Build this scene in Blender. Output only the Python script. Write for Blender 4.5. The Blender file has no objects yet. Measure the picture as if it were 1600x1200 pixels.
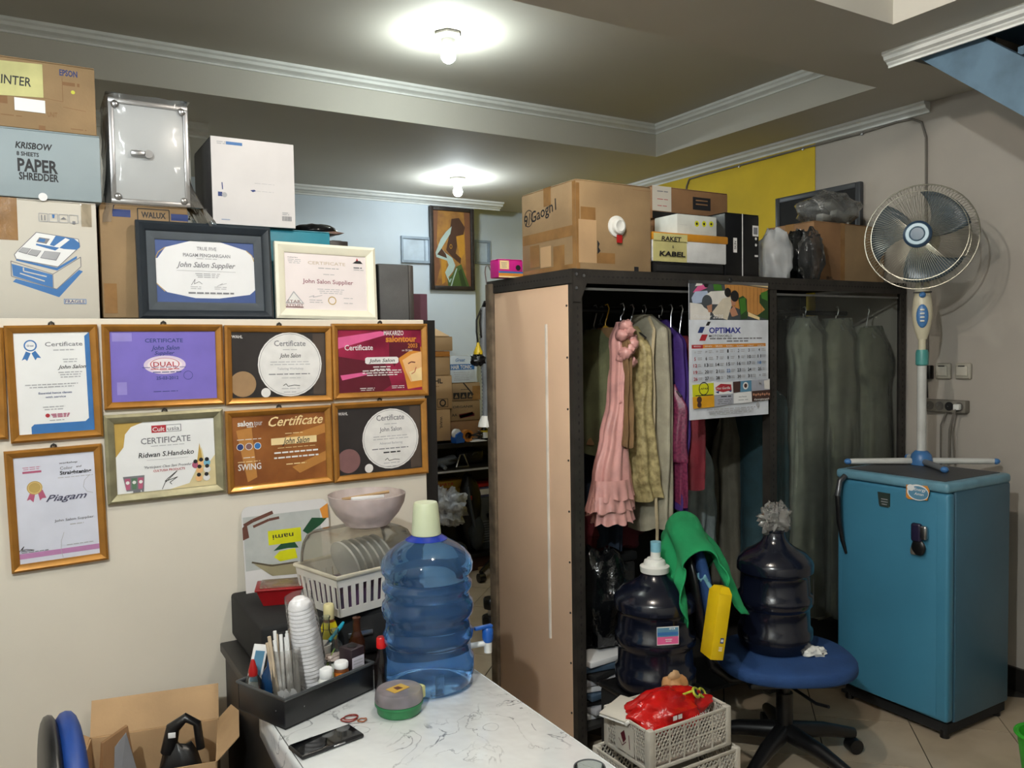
import bpy, bmesh, math, random
from mathutils import Vector, Matrix, noise
S = bpy.context.scene
COL = S.collection
R_ = math.radians
# ------------------------------------------------------------------ camera
F_PX = 1270.0
CAM = Vector((0, 0, 1.55))
YAW, PITCH, ROLL = R_(30.9), R_(2.57), R_(0.9)
FWD = Vector((math.sin(YAW)*math.cos(PITCH), math.cos(YAW)*math.cos(PITCH), -math.sin(PITCH)))
_r0 = Vector((math.cos(YAW), -math.sin(YAW), 0)); _u0 = _r0.cross(FWD)
RGT = _r0*math.cos(ROLL) - _u0*math.sin(ROLL); UPV = RGT.cross(FWD)
cd = bpy.data.cameras.new('camera'); cam = bpy.data.objects.new('camera', cd); COL.objects.link(cam)
cd.sensor_width = 36; cd.lens = F_PX/1600*36; cd.clip_start = .02
m = Matrix((RGT, UPV, -FWD)).transposed().to_4x4(); m.translation = CAM
cam.matrix_world = m; S.camera = cam
# ------------------------------------------------------------------ world, exposure
w = bpy.data.worlds.new('world'); S.world = w; w.use_nodes = True
w.node_tree.nodes['Background'].inputs[0].default_value = (.5, .55, .6, 1)
w.node_tree.nodes['Background'].inputs[1].default_value = 0.02
S.view_settings.view_transform = 'Standard'; S.view_settings.look = 'None'
S.view_settings.exposure = 0.0; S.view_settings.gamma = 1.0; S.view_settings.use_curve_mapping = False
BULB_W = {'near': 52.0, 'front': 176.0, 'mid': 17.0, 'back': 20.0}       # watts of the four ceiling bulbs
BULB_C = {'near': (1, .92, .82), 'front': (.94, 1, 1), 'mid': (.90, 1, .97), 'back': (.86, .96, 1)}

# ------------------------------------------------------------------ helpers
def at(x, y, X=None, Y=None, Z=None, D=None):
    d = FWD + RGT*((x-800)/F_PX) + UPV*((600-y)/F_PX)
    if X is not None: t = X/d.x
    elif Y is not None: t = Y/d.y
    elif Z is not None: t = (Z-CAM.z)/d.z
    else: t = D
    return CAM + d*t
def lin(c):
    f = lambda v: v/12.92 if v <= .04045 else ((v+.055)/1.055)**2.4
    return tuple(f(v/255) for v in c)
MATS = {}
def M(name, rgb, rough=.5, metal=0, var=.10, scale=9, bump=0, bscale=80, coat=0, spec=.5, rgb2=None):
    if name in MATS: return MATS[name]
    mt = bpy.data.materials.new(name); mt.use_nodes = True; N = mt.node_tree.nodes; L = mt.node_tree.links
    b = N['Principled BSDF']; c = lin(rgb)
    tc = N.new('ShaderNodeTexCoord'); nz = N.new('ShaderNodeTexNoise'); nz.inputs['Scale'].default_value = scale; nz.inputs['Detail'].default_value = 5
    L.new(tc.outputs['Object'], nz.inputs['Vector'])
    rp = N.new('ShaderNodeValToRGB'); L.new(nz.outputs['Fac'], rp.inputs['Fac'])
    c2 = lin(rgb2) if rgb2 else tuple(v*(1-var*1.6) for v in c); c1 = c if rgb2 else tuple(min(1, v*(1+var*.6)) for v in c)
    rp.color_ramp.elements[0].position = .35; rp.color_ramp.elements[1].position = .62
    rp.color_ramp.elements[0].color = (*c2, 1); rp.color_ramp.elements[1].color = (*c1, 1)
    L.new(rp.outputs['Color'], b.inputs['Base Color'])
    b.inputs['Roughness'].default_value = rough; b.inputs['Metallic'].default_value = metal
    b.inputs['Coat Weight'].default_value = coat; b.inputs['Specular IOR Level'].default_value = spec
    if bump:
        n2 = N.new('ShaderNodeTexNoise'); n2.inputs['Scale'].default_value = bscale; n2.inputs['Detail'].default_value = 4
        L.new(tc.outputs['Object'], n2.inputs['Vector'])
        bp = N.new('ShaderNodeBump'); bp.inputs['Strength'].default_value = bump; bp.inputs['Distance'].default_value = .01
        L.new(n2.outputs['Fac'], bp.inputs['Height']); L.new(bp.outputs['Normal'], b.inputs['Normal'])
    MATS[name] = mt; return mt
def clear(name, rgb, opacity=.25, gloss=.12, rough=.08, diffuse=True, bump=.3, bscale=30):
    """thin see-through plastic or glass: tinted transparency, a little body, gloss and crinkles"""
    if name in MATS: return MATS[name]
    mt = bpy.data.materials.new(name); mt.use_nodes = True; N = mt.node_tree.nodes; L = mt.node_tree.links
    N.remove(N['Principled BSDF']); out = N['Material Output']; c = lin(rgb)
    tr = N.new('ShaderNodeBsdfTransparent'); tr.inputs[0].default_value = (*[.55+.45*v for v in c], 1)
    df = N.new('ShaderNodeBsdfDiffuse'); df.inputs[0].default_value = (*c, 1)
    tl = N.new('ShaderNodeBsdfTranslucent'); tl.inputs[0].default_value = (*c, 1)
    ad = N.new('ShaderNodeMixShader'); ad.inputs[0].default_value = .4; L.new(df.outputs[0], ad.inputs[1]); L.new(tl.outputs[0], ad.inputs[2])
    nz = N.new('ShaderNodeTexNoise'); nz.inputs['Scale'].default_value = bscale*.4; tc = N.new('ShaderNodeTexCoord'); L.new(tc.outputs['Object'], nz.inputs['Vector'])
    mp = N.new('ShaderNodeMapRange'); mp.inputs['From Min'].default_value = .3; mp.inputs['From Max'].default_value = .7
    mp.inputs['To Min'].default_value = opacity*.6; mp.inputs['To Max'].default_value = min(1, opacity*1.4); L.new(nz.outputs['Fac'], mp.inputs['Value'])
    m1 = N.new('ShaderNodeMixShader'); L.new(mp.outputs[0], m1.inputs[0]); L.new(tr.outputs[0], m1.inputs[1]); L.new(ad.outputs[0], m1.inputs[2])
    gl = N.new('ShaderNodeBsdfGlossy'); gl.inputs['Roughness'].default_value = rough
    lw = N.new('ShaderNodeLayerWeight'); lw.inputs[0].default_value = gloss
    m2 = N.new('ShaderNodeMixShader'); L.new(lw.outputs['Fresnel'], m2.inputs[0]); L.new(m1.outputs[0], m2.inputs[1]); L.new(gl.outputs[0], m2.inputs[2])
    L.new(m2.outputs[0], out.inputs[0])
    if bump:
        n2 = N.new('ShaderNodeTexNoise'); n2.inputs['Scale'].default_value = bscale; L.new(tc.outputs['Object'], n2.inputs['Vector'])
        bp = N.new('ShaderNodeBump'); bp.inputs['Strength'].default_value = bump; bp.inputs['Distance'].default_value = .02
        L.new(n2.outputs['Fac'], bp.inputs['Height']); L.new(bp.outputs[0], gl.inputs['Normal']); L.new(bp.outputs[0], lw.inputs['Normal'])
    MATS[name] = mt; return mt

class G:
    """collects geometry of ONE part"""
    def __init__(s): s.v = []; s.f = []
    def add(s, v, f):
        o = len(s.v); s.v += [tuple(p) for p in v]; s.f += [[i+o for i in q] for q in f]; return s
    def box(s, x0, x1, y0, y1, z0, z1):
        return s.add([(x0,y0,z0),(x1,y0,z0),(x1,y1,z0),(x0,y1,z0),(x0,y0,z1),(x1,y0,z1),(x1,y1,z1),(x0,y1,z1)],
                     [(0,3,2,1),(4,5,6,7),(0,1,5,4),(1,2,6,5),(2,3,7,6),(3,0,4,7)])
    def rbox(s, x0, x1, y0, y1, z0, z1, r=.004, seg=2):
        bm = bmesh.new(); bmesh.ops.create_cube(bm, size=1)
        for v in bm.verts: v.co = Vector(((x0+x1)/2+v.co.x*(x1-x0), (y0+y1)/2+v.co.y*(y1-y0), (z0+z1)/2+v.co.z*(z1-z0)))
        bmesh.ops.bevel(bm, geom=bm.edges[:], offset=min(r, .49*min(x1-x0, y1-y0, z1-z0)), segments=seg, profile=.5, affect='EDGES')
        bm.verts.index_update()
        s.add([v.co[:] for v in bm.verts], [[v.index for v in f.verts] for f in bm.faces]); bm.free(); return s
    def quadbox(s, c8): return s.add(c8, [(0,3,2,1),(4,5,6,7),(0,1,5,4),(1,2,6,5),(2,3,7,6),(3,0,4,7)])
    def prism(s, pts, y0, y1):       # polygon in x,z extruded along y
        n = len(pts)
        return s.add([(x,y0,z) for x, z in pts]+[(x,y1,z) for x, z in pts],
                     [list(range(n)), list(range(2*n-1, n-1, -1))]+[(i, i+n, (i+1) % n+n, (i+1) % n) for i in range(n)])
    def lathe(s, prof, n=32, cx=0, cy=0, z0=0, wob=None):
        o = len(s.v); k = len(prof)
        for j in range(n):
            a = 2*math.pi*j/n
            for r, z in prof:
                rr = r*(1+(wob(a, z) if wob else 0)); s.v.append((cx+rr*math.cos(a), cy+rr*math.sin(a), z0+z))
        for j in range(n):
            for i in range(k-1):
                a, b = o+j*k+i, o+((j+1) % n)*k+i; s.f.append([a, b, b+1, a+1])
        return s
    def tube(s, pts, r, n=8, closed=False, caps=True):
        pts = [Vector(p) for p in pts]; K = len(pts); o = len(s.v); ref = None
        for i, p in enumerate(pts):
            a = pts[(i-1) % K] if (closed or i) else p; b = pts[(i+1) % K] if (closed or i < K-1) else p
            t = (b-a).normalized()
            if ref is None: ref = t.orthogonal().normalized()
            ref = (ref-t*ref.dot(t)); ref = ref.normalized() if ref.length > 1e-6 else t.orthogonal().normalized()
            bn = t.cross(ref); rr = r[i] if isinstance(r, (list, tuple)) else r
            for j in range(n):
                q = 2*math.pi*j/n; s.v.append(tuple(p+(ref*math.cos(q)+bn*math.sin(q))*rr))
        for i in range(K if closed else K-1):
            for j in range(n):
                a = o+i*n+j; b = o+i*n+(j+1) % n; c = o+((i+1) % K)*n+(j+1) % n; d = o+((i+1) % K)*n+j; s.f.append([a, b, c, d])
        if caps and not closed: s.f.append([o+j for j in range(n)][::-1]); s.f.append([o+(K-1)*n+j for j in range(n)])
        return s
    def cyl(s, p0, p1, r0, r1=None, n=20): return s.tube([p0, p1], [r0, r0 if r1 is None else r1], n)
    def grid(s, fn, nu, nv, wrap=False):
        o = len(s.v); cols = nu if wrap else nu+1
        for i in range(cols):
            for j in range(nv+1): s.v.append(tuple(fn(i/nu, j/nv)))
        for i in range(nu):
            for j in range(nv):
                a = o+i*(nv+1)+j; b = o+((i+1) % cols)*(nv+1)+j; s.f.append([a, b, b+1, a+1])
        return s
    def blob(s, c, rad, amp=.15, sc=2.5, seed=0, n=20, flat=None):
        o = len(s.v); c = Vector(c)
        for i in range(n):
            for j in range(n//2+1):
                a = 2*math.pi*i/n; t = math.pi*j/(n//2)
                d = Vector((math.sin(t)*math.cos(a), math.sin(t)*math.sin(a), math.cos(t)))
                q = 1+amp*noise.noise(d*sc+Vector((seed*7.3, seed*1.7, 0)))+amp*.5*noise.noise(d*sc*2.7+Vector((0, seed*3.1, 5)))
                p = Vector((d.x*rad[0], d.y*rad[1], d.z*rad[2]))*q
                if flat is not None and p.z < -flat: p.z = -flat
                s.v.append(tuple(c+p))
        k = n//2+1
        for i in range(n):
            for j in range(k-1):
                a = o+i*k+j; b = o+((i+1) % n)*k+j; s.f.append([a, a+1, b+1, b])
        return s
    def xf(s, mat, start=0):
        for i in range(start, len(s.v)): s.v[i] = tuple(mat @ Vector(s.v[i]))
        return s
    def build(s, name, mat, parent=None, smooth=40, solid=0):
        me = bpy.data.meshes.new(name); me.from_pydata(s.v, [], s.f)
        bm = bmesh.new(); bm.from_mesh(me); bmesh.ops.remove_doubles(bm, verts=bm.verts, dist=1e-5)
        bmesh.ops.recalc_face_normals(bm, faces=bm.faces); bm.to_mesh(me); bm.free()
        me.materials.append(mat)
        if smooth:
            me.shade_smooth(); me.set_sharp_from_angle(angle=R_(smooth))
        o = bpy.data.objects.new(name, me); COL.objects.link(o)
        if parent: o.parent = parent
        if solid:
            md = o.modifiers.new('solid', 'SOLIDIFY'); md.thickness = solid; md.offset = 0
        return o
def tag(o, label=None, cat=None, group=None, kind=None):
    if label: o['label'] = label
    if cat: o['category'] = cat
    if group: o['group'] = group
    if kind: o['kind'] = kind
    return o
def thing(name, label, cat, loc=(0, 0, 0), rz=0, group=None, rx=0, ry=0):
    o = bpy.data.objects.new(name, None); o.empty_display_size = .05; COL.objects.link(o)
    o.location = loc; o.rotation_euler = (rx, ry, rz); return tag(o, label, cat, group)
def struct(name, g, mat, parent=None, smooth=0):
    o = g.build(name, mat, parent, smooth)
    if not parent: o['kind'] = 'structure'
    return o

_TX = {}
def text_geo(s, shear=0, bold=0):
    k = (s, shear, bold)
    if k not in _TX:
        cu = bpy.data.curves.new('txt', 'FONT'); cu.body = s; cu.size = 1; cu.shear = shear; cu.resolution_u = 2; cu.offset = .012+bold
        ob = bpy.data.objects.new('txt', cu); COL.objects.link(ob)
        me = bpy.data.meshes.new_from_object(ob)
        v = [(p.co.x, p.co.y) for p in me.vertices]; f = [list(q.vertices) for q in me.polygons]
        bpy.data.objects.remove(ob); bpy.data.meshes.remove(me); bpy.data.curves.remove(cu)
        _TX[k] = (v, f)
    return _TX[k]
class Print:
    """flat print on a sheet: u right, v down, both 0..1 over the sheet; grouped by material into parts"""
    def __init__(s, parent, x0, z0, wd, ht, y=0, xf=None): s.p = parent; s.x0 = x0; s.z0 = z0; s.w = wd; s.h = ht; s.y = y; s.k = 1; s.g = {}; s.xf = xf
    def _pt(s, u, v): return (s.x0+u*s.w, s.y-s.k*7e-5, s.z0+(1-v)*s.h)
    def _g(s, m): return s.g.setdefault(m.name, (m, G()))[1]
    def poly(s, m, pts): s._g(m).add([s._pt(*p) for p in pts], [list(range(len(pts)))]); s.k += 1
    def rect(s, m, u0, v0, u1, v1): s.poly(m, [(u0, v1), (u1, v1), (u1, v0), (u0, v0)])
    def ell(s, m, u, v, ru, rv=None, n=28):     # ru in widths; rv default makes a circle
        rv = ru*s.w/s.h if rv is None else rv
        s.poly(m, [(u+ru*math.cos(2*math.pi*i/n), v-rv*math.sin(2*math.pi*i/n)) for i in range(n)])
    def ring(s, m, u, v, ru, th, rv=None, n=32):
        rv = ru*s.w/s.h if rv is None else rv; g = s._g(m); o = []
        for i in range(n):
            a = 2*math.pi*i/n
            for q in (1, 1-th): o.append(s._pt(u+ru*q*math.cos(a), v-rv*q*math.sin(a)))
        g.add(o, [[2*i, (2*i+2) % (2*n), (2*i+3) % (2*n), 2*i+1] for i in range(n)]); s.k += 1
    def stroke(s, m, pts, th):                   # hand-drawn line, th in widths
        g = s._g(m); asp = s.w/s.h
        for (a, b), (c, d) in zip(pts, pts[1:]):
            dx, dy = c-a, (d-b)/asp; l = math.hypot(dx, dy) or 1; nx, ny = -dy/l*th/2, dx/l*th/2*asp
            g.add([s._pt(a+nx, b+ny), s._pt(c+nx, d+ny), s._pt(c-nx, d-ny), s._pt(a-nx, b-ny)], [[0, 1, 2, 3]])
        s.k += 1
    def text(s, m, st, u, v, hgt, wid=None, shear=0, al='c', rot=0, bold=0):   # hgt: cap height in sheet heights; v: middle of the caps
        vv, ff = text_geo(st, shear, bold)
        if not vv: return
        x0 = min(p[0] for p in vv); x1 = max(p[0] for p in vv); k = hgt*s.h/.70
        kx = k if wid is None else wid*s.w/(x1-x0); W = (x1-x0)*kx
        off = {'c': -W/2, 'l': 0, 'r': -W}[al]; cx, y, cz = s._pt(u, v); o = []; ca, sa = math.cos(rot), math.sin(rot)
        for px, py in vv:
            X = (px-x0)*kx+off; Z = py*k-hgt*s.h/2; o.append((cx+X*ca-Z*sa, y, cz+X*sa+Z*ca))
        s._g(m).add(o, ff); s.k += 1
    def words(s, m, u0, u1, v, n=1, dv=.04, h=.010, seed=1, al='c'):   # lines of print too small to read
        r = random.Random(seed)
        for i in range(n):
            sh = r.uniform(0, .25)*(u1-u0) if n > 1 or al == 'c' else 0; a = u0+(sh/2 if al == 'c' else 0); b = u1-(sh/2 if al == 'c' else sh); x = a; g = s._g(m)
            while x < b:
                q = min(b, x+r.uniform(.03, .08)); vv = v+i*dv
                g.add([s._pt(x, vv+h/2), s._pt(q, vv+h/2), s._pt(q, vv-h/2), s._pt(x, vv-h/2)], [[0, 1, 2, 3]]); x = q+.012
        s.k += 1
    def done(s):
        for nm, (m, g) in s.g.items():
            if s.xf: g.xf(s.xf)
            tag(g.build('print', m, s.p, smooth=0), kind='stuff')

# ------------------------------------------------------------------ materials
WALL = M('wall_paint', (214, 209, 199), .75, var=.05, scale=2.2, bump=.04, bscale=50)
WALLB = M('wall_paint_pale_blue', (206, 216, 224), .75, var=.04, scale=2, bump=.03)
CEIL = M('ceiling_paint', (196, 192, 182), .8, var=.03, scale=1.2, bump=.02)
TRIM = M('trim_white', (225, 226, 222), .6, var=.04)
YELLOW = M('yellow_wall_paint', (214, 182, 30), .7, var=.08, scale=3)
PANELW = M('partition_white', (222, 214, 200), .55, var=.04, scale=1.6)
BLACKW = M('black_wood', (22, 20, 20), .5, var=.2)
CARD = M('cardboard', (154, 127, 92), .8, var=.12, scale=5, bump=.05, bscale=120)
CARD2 = M('cardboard_pale', (190, 156, 116), .8, var=.10, scale=4, bump=.05, bscale=120)
CARD3 = M('cardboard_dark', (140, 104, 70), .8, var=.14, scale=5, bump=.05)
TAPE = M('brown_tape', (148, 110, 66), .22, var=.12, scale=14, bump=.15, bscale=25)
CTAPE = clear('clear_tape', (205, 190, 165), .25, .3, .1)
INK = M('ink_black', (28, 28, 32), .6); INKB = M('ink_blue', (40, 60, 120), .6); GREY = M('ink_grey', (125, 125, 130), .7); LGREY = M('ink_light_grey', (178, 178, 182), .7)
WHITE = M('white_paper', (236, 236, 236), .45, var=.02); WHITEP = M('white_plastic', (225, 225, 220), .4, var=.03)
GOLD = M('gold_moulding', (176, 122, 50), .33, metal=.45, var=.10, scale=18, coat=.3)
SILV = M('champagne_moulding', (158, 152, 122), .42, metal=.5, var=.12, scale=25)
BLK = M('black_plastic', (18, 18, 20), .35, var=.15); BLKG = M('black_gloss', (12, 13, 16), .12, var=.2); BLKM = M('black_matte', (20, 20, 21), .8)
STEEL = M('steel', (180, 180, 182), .28, metal=1, var=.1); IRON = M('black_slotted_steel', (58, 54, 50), .5, metal=.3, var=.2, scale=14)
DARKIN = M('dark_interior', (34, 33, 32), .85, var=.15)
BLUEP = M('blue_plastic', (30, 90, 175), .35); REDP = M('red_plastic', (170, 25, 25), .35); NAVY = M('navy_fabric', (24, 50, 105), .85, bump=.15, bscale=300)
GREENC = M('green_cloth', (20, 140, 84), .9, var=.12, scale=6, bump=.1, bscale=260)
TEAL = M('teal_card', (40, 130, 150), .5)
def ink(name, rgb, rough=.5): return M(name, rgb, rough, var=.05, scale=20)

# ================================================================== THE SETTING
ZC, XW, ZT = 2.68, 3.72, 2.86
XL, YF, YB = -1.8, -2.2, 5.87
YN = 5.58                                  # nearer section of the back wall
XN = at(742, 400, Y=YN).x
TILE = M('floor_tile', (190, 172, 148), .16, var=.10, scale=3.5, spec=.5)
GROUT = M('floor_grout', (48, 42, 36), .9)
fl = struct('floor', G().box(XL, XW, YF, YB+.1, -.06, -.004), GROUT)
s2 = .5155
tile_me = None; rt = random.Random(3)
side = s2/math.sqrt(2)-.004
for i in range(-14, 6):
    for j in range(-6, 12):
        d, q = 1.07+s2*(i+.5), 4.98+s2*(j-5+.5)
        x, y = (d+q)/2, (q-d)/2
        if not (-.1 < x < XW-.1 and .9 < y < YB-.15): continue
        if x < 1.0 and y > 2.3: continue
        if tile_me is None:
            g = G().box(-side/2, side/2, -side/2, side/2, -.008, 0); o = g.build('tile', TILE, fl, smooth=0); tile_me = o.data
        else:
            o = bpy.data.objects.new('tile', tile_me); COL.objects.link(o); o.parent = fl
        o.location = (x, y, rt.uniform(-.0006, .0006)); o.rotation_euler = (0, 0, R_(45))
Y_EDGE = at(1274, 260, X=XW).y
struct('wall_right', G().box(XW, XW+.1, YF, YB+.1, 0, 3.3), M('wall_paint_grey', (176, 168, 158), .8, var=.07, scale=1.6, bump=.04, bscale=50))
yp = G().box(XW-.004, XW, Y_EDGE, YB, 0, ZC); struct('trim_7', yp, YELLOW)     # yellow painted stretch of the right wall
struct('wall_back', G().box(.3, XN, YN, YB, 0, ZC), WALLB)
struct('wall_back_recess', G().box(XN, XW, YB, YB+.1, 0, ZC), WALLB)
LCX = at(327, 192, Z=ZC)
struct('wall_back_left', G().box(XL, LCX.x-.08, LCX.y+.08, YN, 0, ZC), WALL)
struct('wall_left', G().box(XL-.1, XL, YF, YB, 0, ZT), WALL)
struct('wall_front', G().box(XL, XW, YF-.1, YF, 0, 3.3), WALL)
# ceiling: soffit with two raised trays and the stair opening
T1 = (-1.3, 3.295, 2.307, 3.78); T2 = (-1.3, 2.70, -.7, 1.826); ST = (2.966, 2.02)
g = G()
def sl(x0, x1, y0, y1): g.box(x0, x1, y0, y1, ZC, ZT)
sl(XL, ST[0], YF, T2[2]); sl(XL, T2[0], T2[2], T2[3]); sl(T2[1], ST[0], T2[2], T2[3]); sl(XL, ST[0], T2[3], ST[1])
sl(XL, XW, ST[1], T1[2]); sl(XL, T1[0], T1[2], T1[3]); sl(T1[1], XW, T1[2], T1[3]); sl(XL, XW, T1[3], YB+.1)
ce = struct('ceiling', g, CEIL)
struct('ceiling_tray', G().box(XL, ST[0], YF, ST[1], ZT, ZT+.05).box(XL, XW, ST[1], YB+.1, ZT, ZT+.05), CEIL)
struct('ceiling_stairwell', G().box(ST[0]-.05, XW, YF, ST[1]+.05, 3.25, 3.3).box(ST[0]-.05, ST[0], YF, ST[1], ZT, 3.25).box(ST[0], XW, ST[1], ST[1]+.05, ZT, 3.25), BLKM)
def cornice(name, p0, p1, out, drop=.06, reach=.07, parent=None, z=ZC):
    """stepped moulding along p0-p1 (x,y) under height z, reaching in direction out"""
    p0, p1, out = Vector((*p0, 0)), Vector((*p1, 0)), Vector((*out, 0)); g = G()
    prof = [(0, 0), (reach, 0), (reach, -.012), (reach*.8, -.018), (reach*.72, -.03), (reach*.4, -.036), (reach*.34, -drop+.014), (reach*.16, -drop+.008), (reach*.16, -drop), (0, -drop)]
    n = len(prof); v = [tuple(p+out*a+Vector((0, 0, z+b))) for p in (p0, p1) for a, b in prof]
    g.add(v, [list(range(n)), list(range(2*n-1, n-1, -1))]+[(i, i+n, (i+1) % n+n, (i+1) % n) for i in range(n)])
    return struct(name, g, TRIM, parent)
cornice('trim_1', (XW, ST[1]+.3), (XW, YB), (-1, 0), .05, .05)
CR = at(788, 316, Z=ZC)
cornice('trim_2', (at(462, 285, Z=ZC).x, YN), (CR.x, YN), (0, -1), .055, YN-CR.y)
cornice('trim_8', (XN, YN), (XN, YB), (1, 0), .055, .05)
cornice('trim_3', (XL, LCX.y+.08), (LCX.x, LCX.y+.08), (0, -1), .06, .07)
cornice('trim_4', (T1[0], T1[3]), (T1[1], T1[3]), (0, -1), .05, .045, z=ZT)
cornice('trim_5', (T1[1], T1[2]), (T1[1], T1[3]), (-1, 0), .05, .045, z=ZT)
cornice('trim_6', (ST[0], YF+.5), (ST[0], ST[1]), (-1, 0), .055, .05)
struct('baseboard_right', G().box(XW-.018, XW, YF, YB, 0, .10), M('baseboard_dark', (30, 26, 24), .5))
# staircase coming down towards the camera along the right wall
st = thing('staircase', 'blue grey underside of a staircase at the top right corner', 'staircase', (0, 0, 0))
sa, sb = at(1430, 88, X=3.0), at(1600, 182, X=3.0); dy = sa.y-sb.y; slope = (sa.z-sb.z)/dy
BG = M('stair_blue_grey', (92, 118, 138), .7, var=.16, scale=7, bump=.08)
y0_, z0_ = sa.y+.02, sa.z+slope*.02; y1_ = y0_-1.9
lowz = lambda y: z0_-slope*(y0_-y)
def slantbox(x0, x1, ya, yb, za, zb): return G().quadbox([(x0, yb, lowz(yb)+za), (x1, yb, lowz(yb)+za), (x1, ya, lowz(ya)+za), (x0, ya, lowz(ya)+za), (x0, yb, lowz(yb)+zb), (x1, yb, lowz(yb)+zb), (x1, ya, lowz(ya)+zb), (x0, ya, lowz(ya)+zb)])
slantbox(3.0, 3.06, y0_, y1_, 0, .20).build('stringer', BG, st, 0)
slantbox(3.06, XW-.005, y0_, y1_, .07, .12).build('soffit_slab', BG, st, 0)
for k in range(7):
    yy = y0_-.12-.25*k; G().box(3.06, XW-.01, yy-.26, yy, lowz(yy)+.19, lowz(yy)+.22).build('tread', BG, st, 0)
# ceiling bulbs
def bulb(key, loc, label, base='hex', emit=True):
    t = thing('ceiling_bulb', label, 'light bulb', loc, group='bare bulbs on the ceiling')
    CER = M('lamp_holder', (190, 188, 180), .5)
    G().lathe([(0, 0), (.055, 0), (.058, -.012), (.05, -.02), (.034, -.026), (0, -.026)], 6).build('mounting_plate', CER, t, 30)
    G().lathe([(0, -.02), (.032, -.022), (.026, -.055), (.02, -.058), (0, -.058)], 24).build('lamp_holder', CER, t)
    mt = bpy.data.materials.new('bulb_glow_'+key); mt.use_nodes = True; N = mt.node_tree.nodes; N.remove(N['Principled BSDF'])
    em = N.new('ShaderNodeEmission'); r = .031
    em.inputs[0].default_value = (*BULB_C[key], 1); em.inputs[1].default_value = BULB_W[key]/(math.pi*4*math.pi*r*r*1.15)
    mt.node_tree.links.new(em.outputs[0], N['Material Output'].inputs[0])
    pr = [(0.018, -.055), (.024, -.066)]+[(r*math.cos(R_(a)), -.092+r*math.sin(R_(a))) for a in (50, 30, 10, -10, -30, -50, -70)]+[(0, -.123)]
    G().lathe(pr, 20).build('bulb', mt, t)
    return t
b1 = at(700, 52, Z=ZT); bulb('mid', b1, 'bare white bulb in the recessed ceiling tray, topmost in the picture')
b2 = at(715, 278, Z=ZC); bulb('back', b2, 'bare white bulb on the lower ceiling in front of the painting')
bulb('near', (1.05, 1.5, ZT), 'bare warm bulb in the ceiling recess above the table, out of view')
bulb('front', (-.6, .2, ZT), 'bare cool bulb in the ceiling recess behind the camera, out of view')

# ================================================================== PARTITION with shelf unit behind
YP = 2.75
PZ = 1.657; PX1 = at(663, 560, Y=YP).x
struct('wall_partition', G().rbox(XL, PX1, YP, YP+.03, 0, PZ, .003), PANELW)
su = thing('black_shelf_unit', 'black shelf unit behind the white certificate panel, carrying the boxes', 'shelf', (0, 0, 0))
SX1 = at(678, 600, Y=2.80).x
G().box(SX1-.045, SX1, YP+.032, 3.22, 0, PZ+.0).build('side_panel', BLACKW, su, 0)
G().box(-1.2, -1.16, YP+.032, 3.22, 0, PZ).build('side_panel', BLACKW, su, 0)
G().box(-1.16, SX1-.045, YP+.032, 3.22, PZ-.025, PZ-.001).build('top_board', BLACKW, su, 0)
for z in (.1, .6, 1.1): G().box(-1.16, SX1-.045, YP+.04, 3.2, z, z+.025).build('shelf_board', BLACKW, su, 0)

# ------------------------------------------------------------------ framed certificates
def frame(name, label, Y, pxr, mw, mat, paper, art, rx=0, depth=.02, hook=True, mat2=None, mwt=0, rz=0, ry=0, X01=None, Z0=None):
    x0, y0, x1, y1 = pxr
    c = [at(x0, y0, Y=Y), at(x1, y0, Y=Y), at(x0, y1, Y=Y), at(x1, y1, Y=Y)]
    X0, X1 = (c[0].x+c[2].x)/2, (c[1].x+c[3].x)/2; Zt, Zb = (c[0].z+c[1].z)/2, (c[2].z+c[3].z)/2
    if X01: X0, X1 = X01
    if Z0 is not None: Zb = Z0
    W, H = X1-X0, Zt-Zb
    t = thing(name, label, 'picture frame', ((X0+X1)/2, Y, Zb), rz, 'framed certificates', rx=rx, ry=ry)
    def rails(nm, o, i, ys, material):   # o outer inset, i inner inset
        rect = lambda q: [(-W/2+q, q), (W/2-q, q), (W/2-q, H-q), (-W/2+q, H-q)]
        ring = [(o, ys[0]), (o, ys[1]), (o+(i-o)*.3, ys[2]), (o+(i-o)*.8, ys[3]), (i, ys[4]), (i, ys[0])]
        for k in range(4):
            v = []
            for e in (k, (k+1) % 4):
                for q, yy in ring: x, z = rect(q)[e]; v.append((x, yy, z))
            n = len(ring)
            G().add(v, [list(range(n)), list(range(2*n-1, n-1, -1))]+[(a, (a+1) % n, (a+1) % n+n, a+n) for a in range(n)]).build(nm, material, t, 25)
    d = depth
    rails('frame_rail', 0, mw, (0, -d*.75, -d, -d*.72, -d*.45), mat)
    q = mw
    if mat2: rails('mount', mw-.001, mw+mwt, (-.002, -d*.4, -d*.4, -d*.38, -d*.34), mat2); q = mw+mwt
    G().box(-W/2+q-.002, W/2-q+.002, -.006, -.0015, q-.002, H-q+.002).build('sheet', paper, t, 0)
    if hook:
        G().tube([(-.008, -.003, H-.004), (-.006, -.004, H+.006), (0, -.004, H+.010), (.006, -.004, H+.006), (.008, -.003, H-.004)], .0022, 6).build('hanging_hook', IRON, t)
        G().cyl((0, 0, H+.007), (0, -.010, H+.007), .004, n=8).build('nail', IRON, t)
    if art:
        P = Print(t, -W/2+q, q, W-2*q, H-2*q, -.0062); art(P); P.done()
    return t
PBLUE = ink('print_blue', (52, 112, 176)); NAVYI = ink('print_navy', (58, 82, 140)); REDI = ink('print_red', (176, 40, 52)); GOLDI = ink('print_gold', (190, 160, 90)); PINKI = ink('print_mauve', (186, 130, 176)); PINK2 = ink('print_rose', (178, 90, 120))
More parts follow.
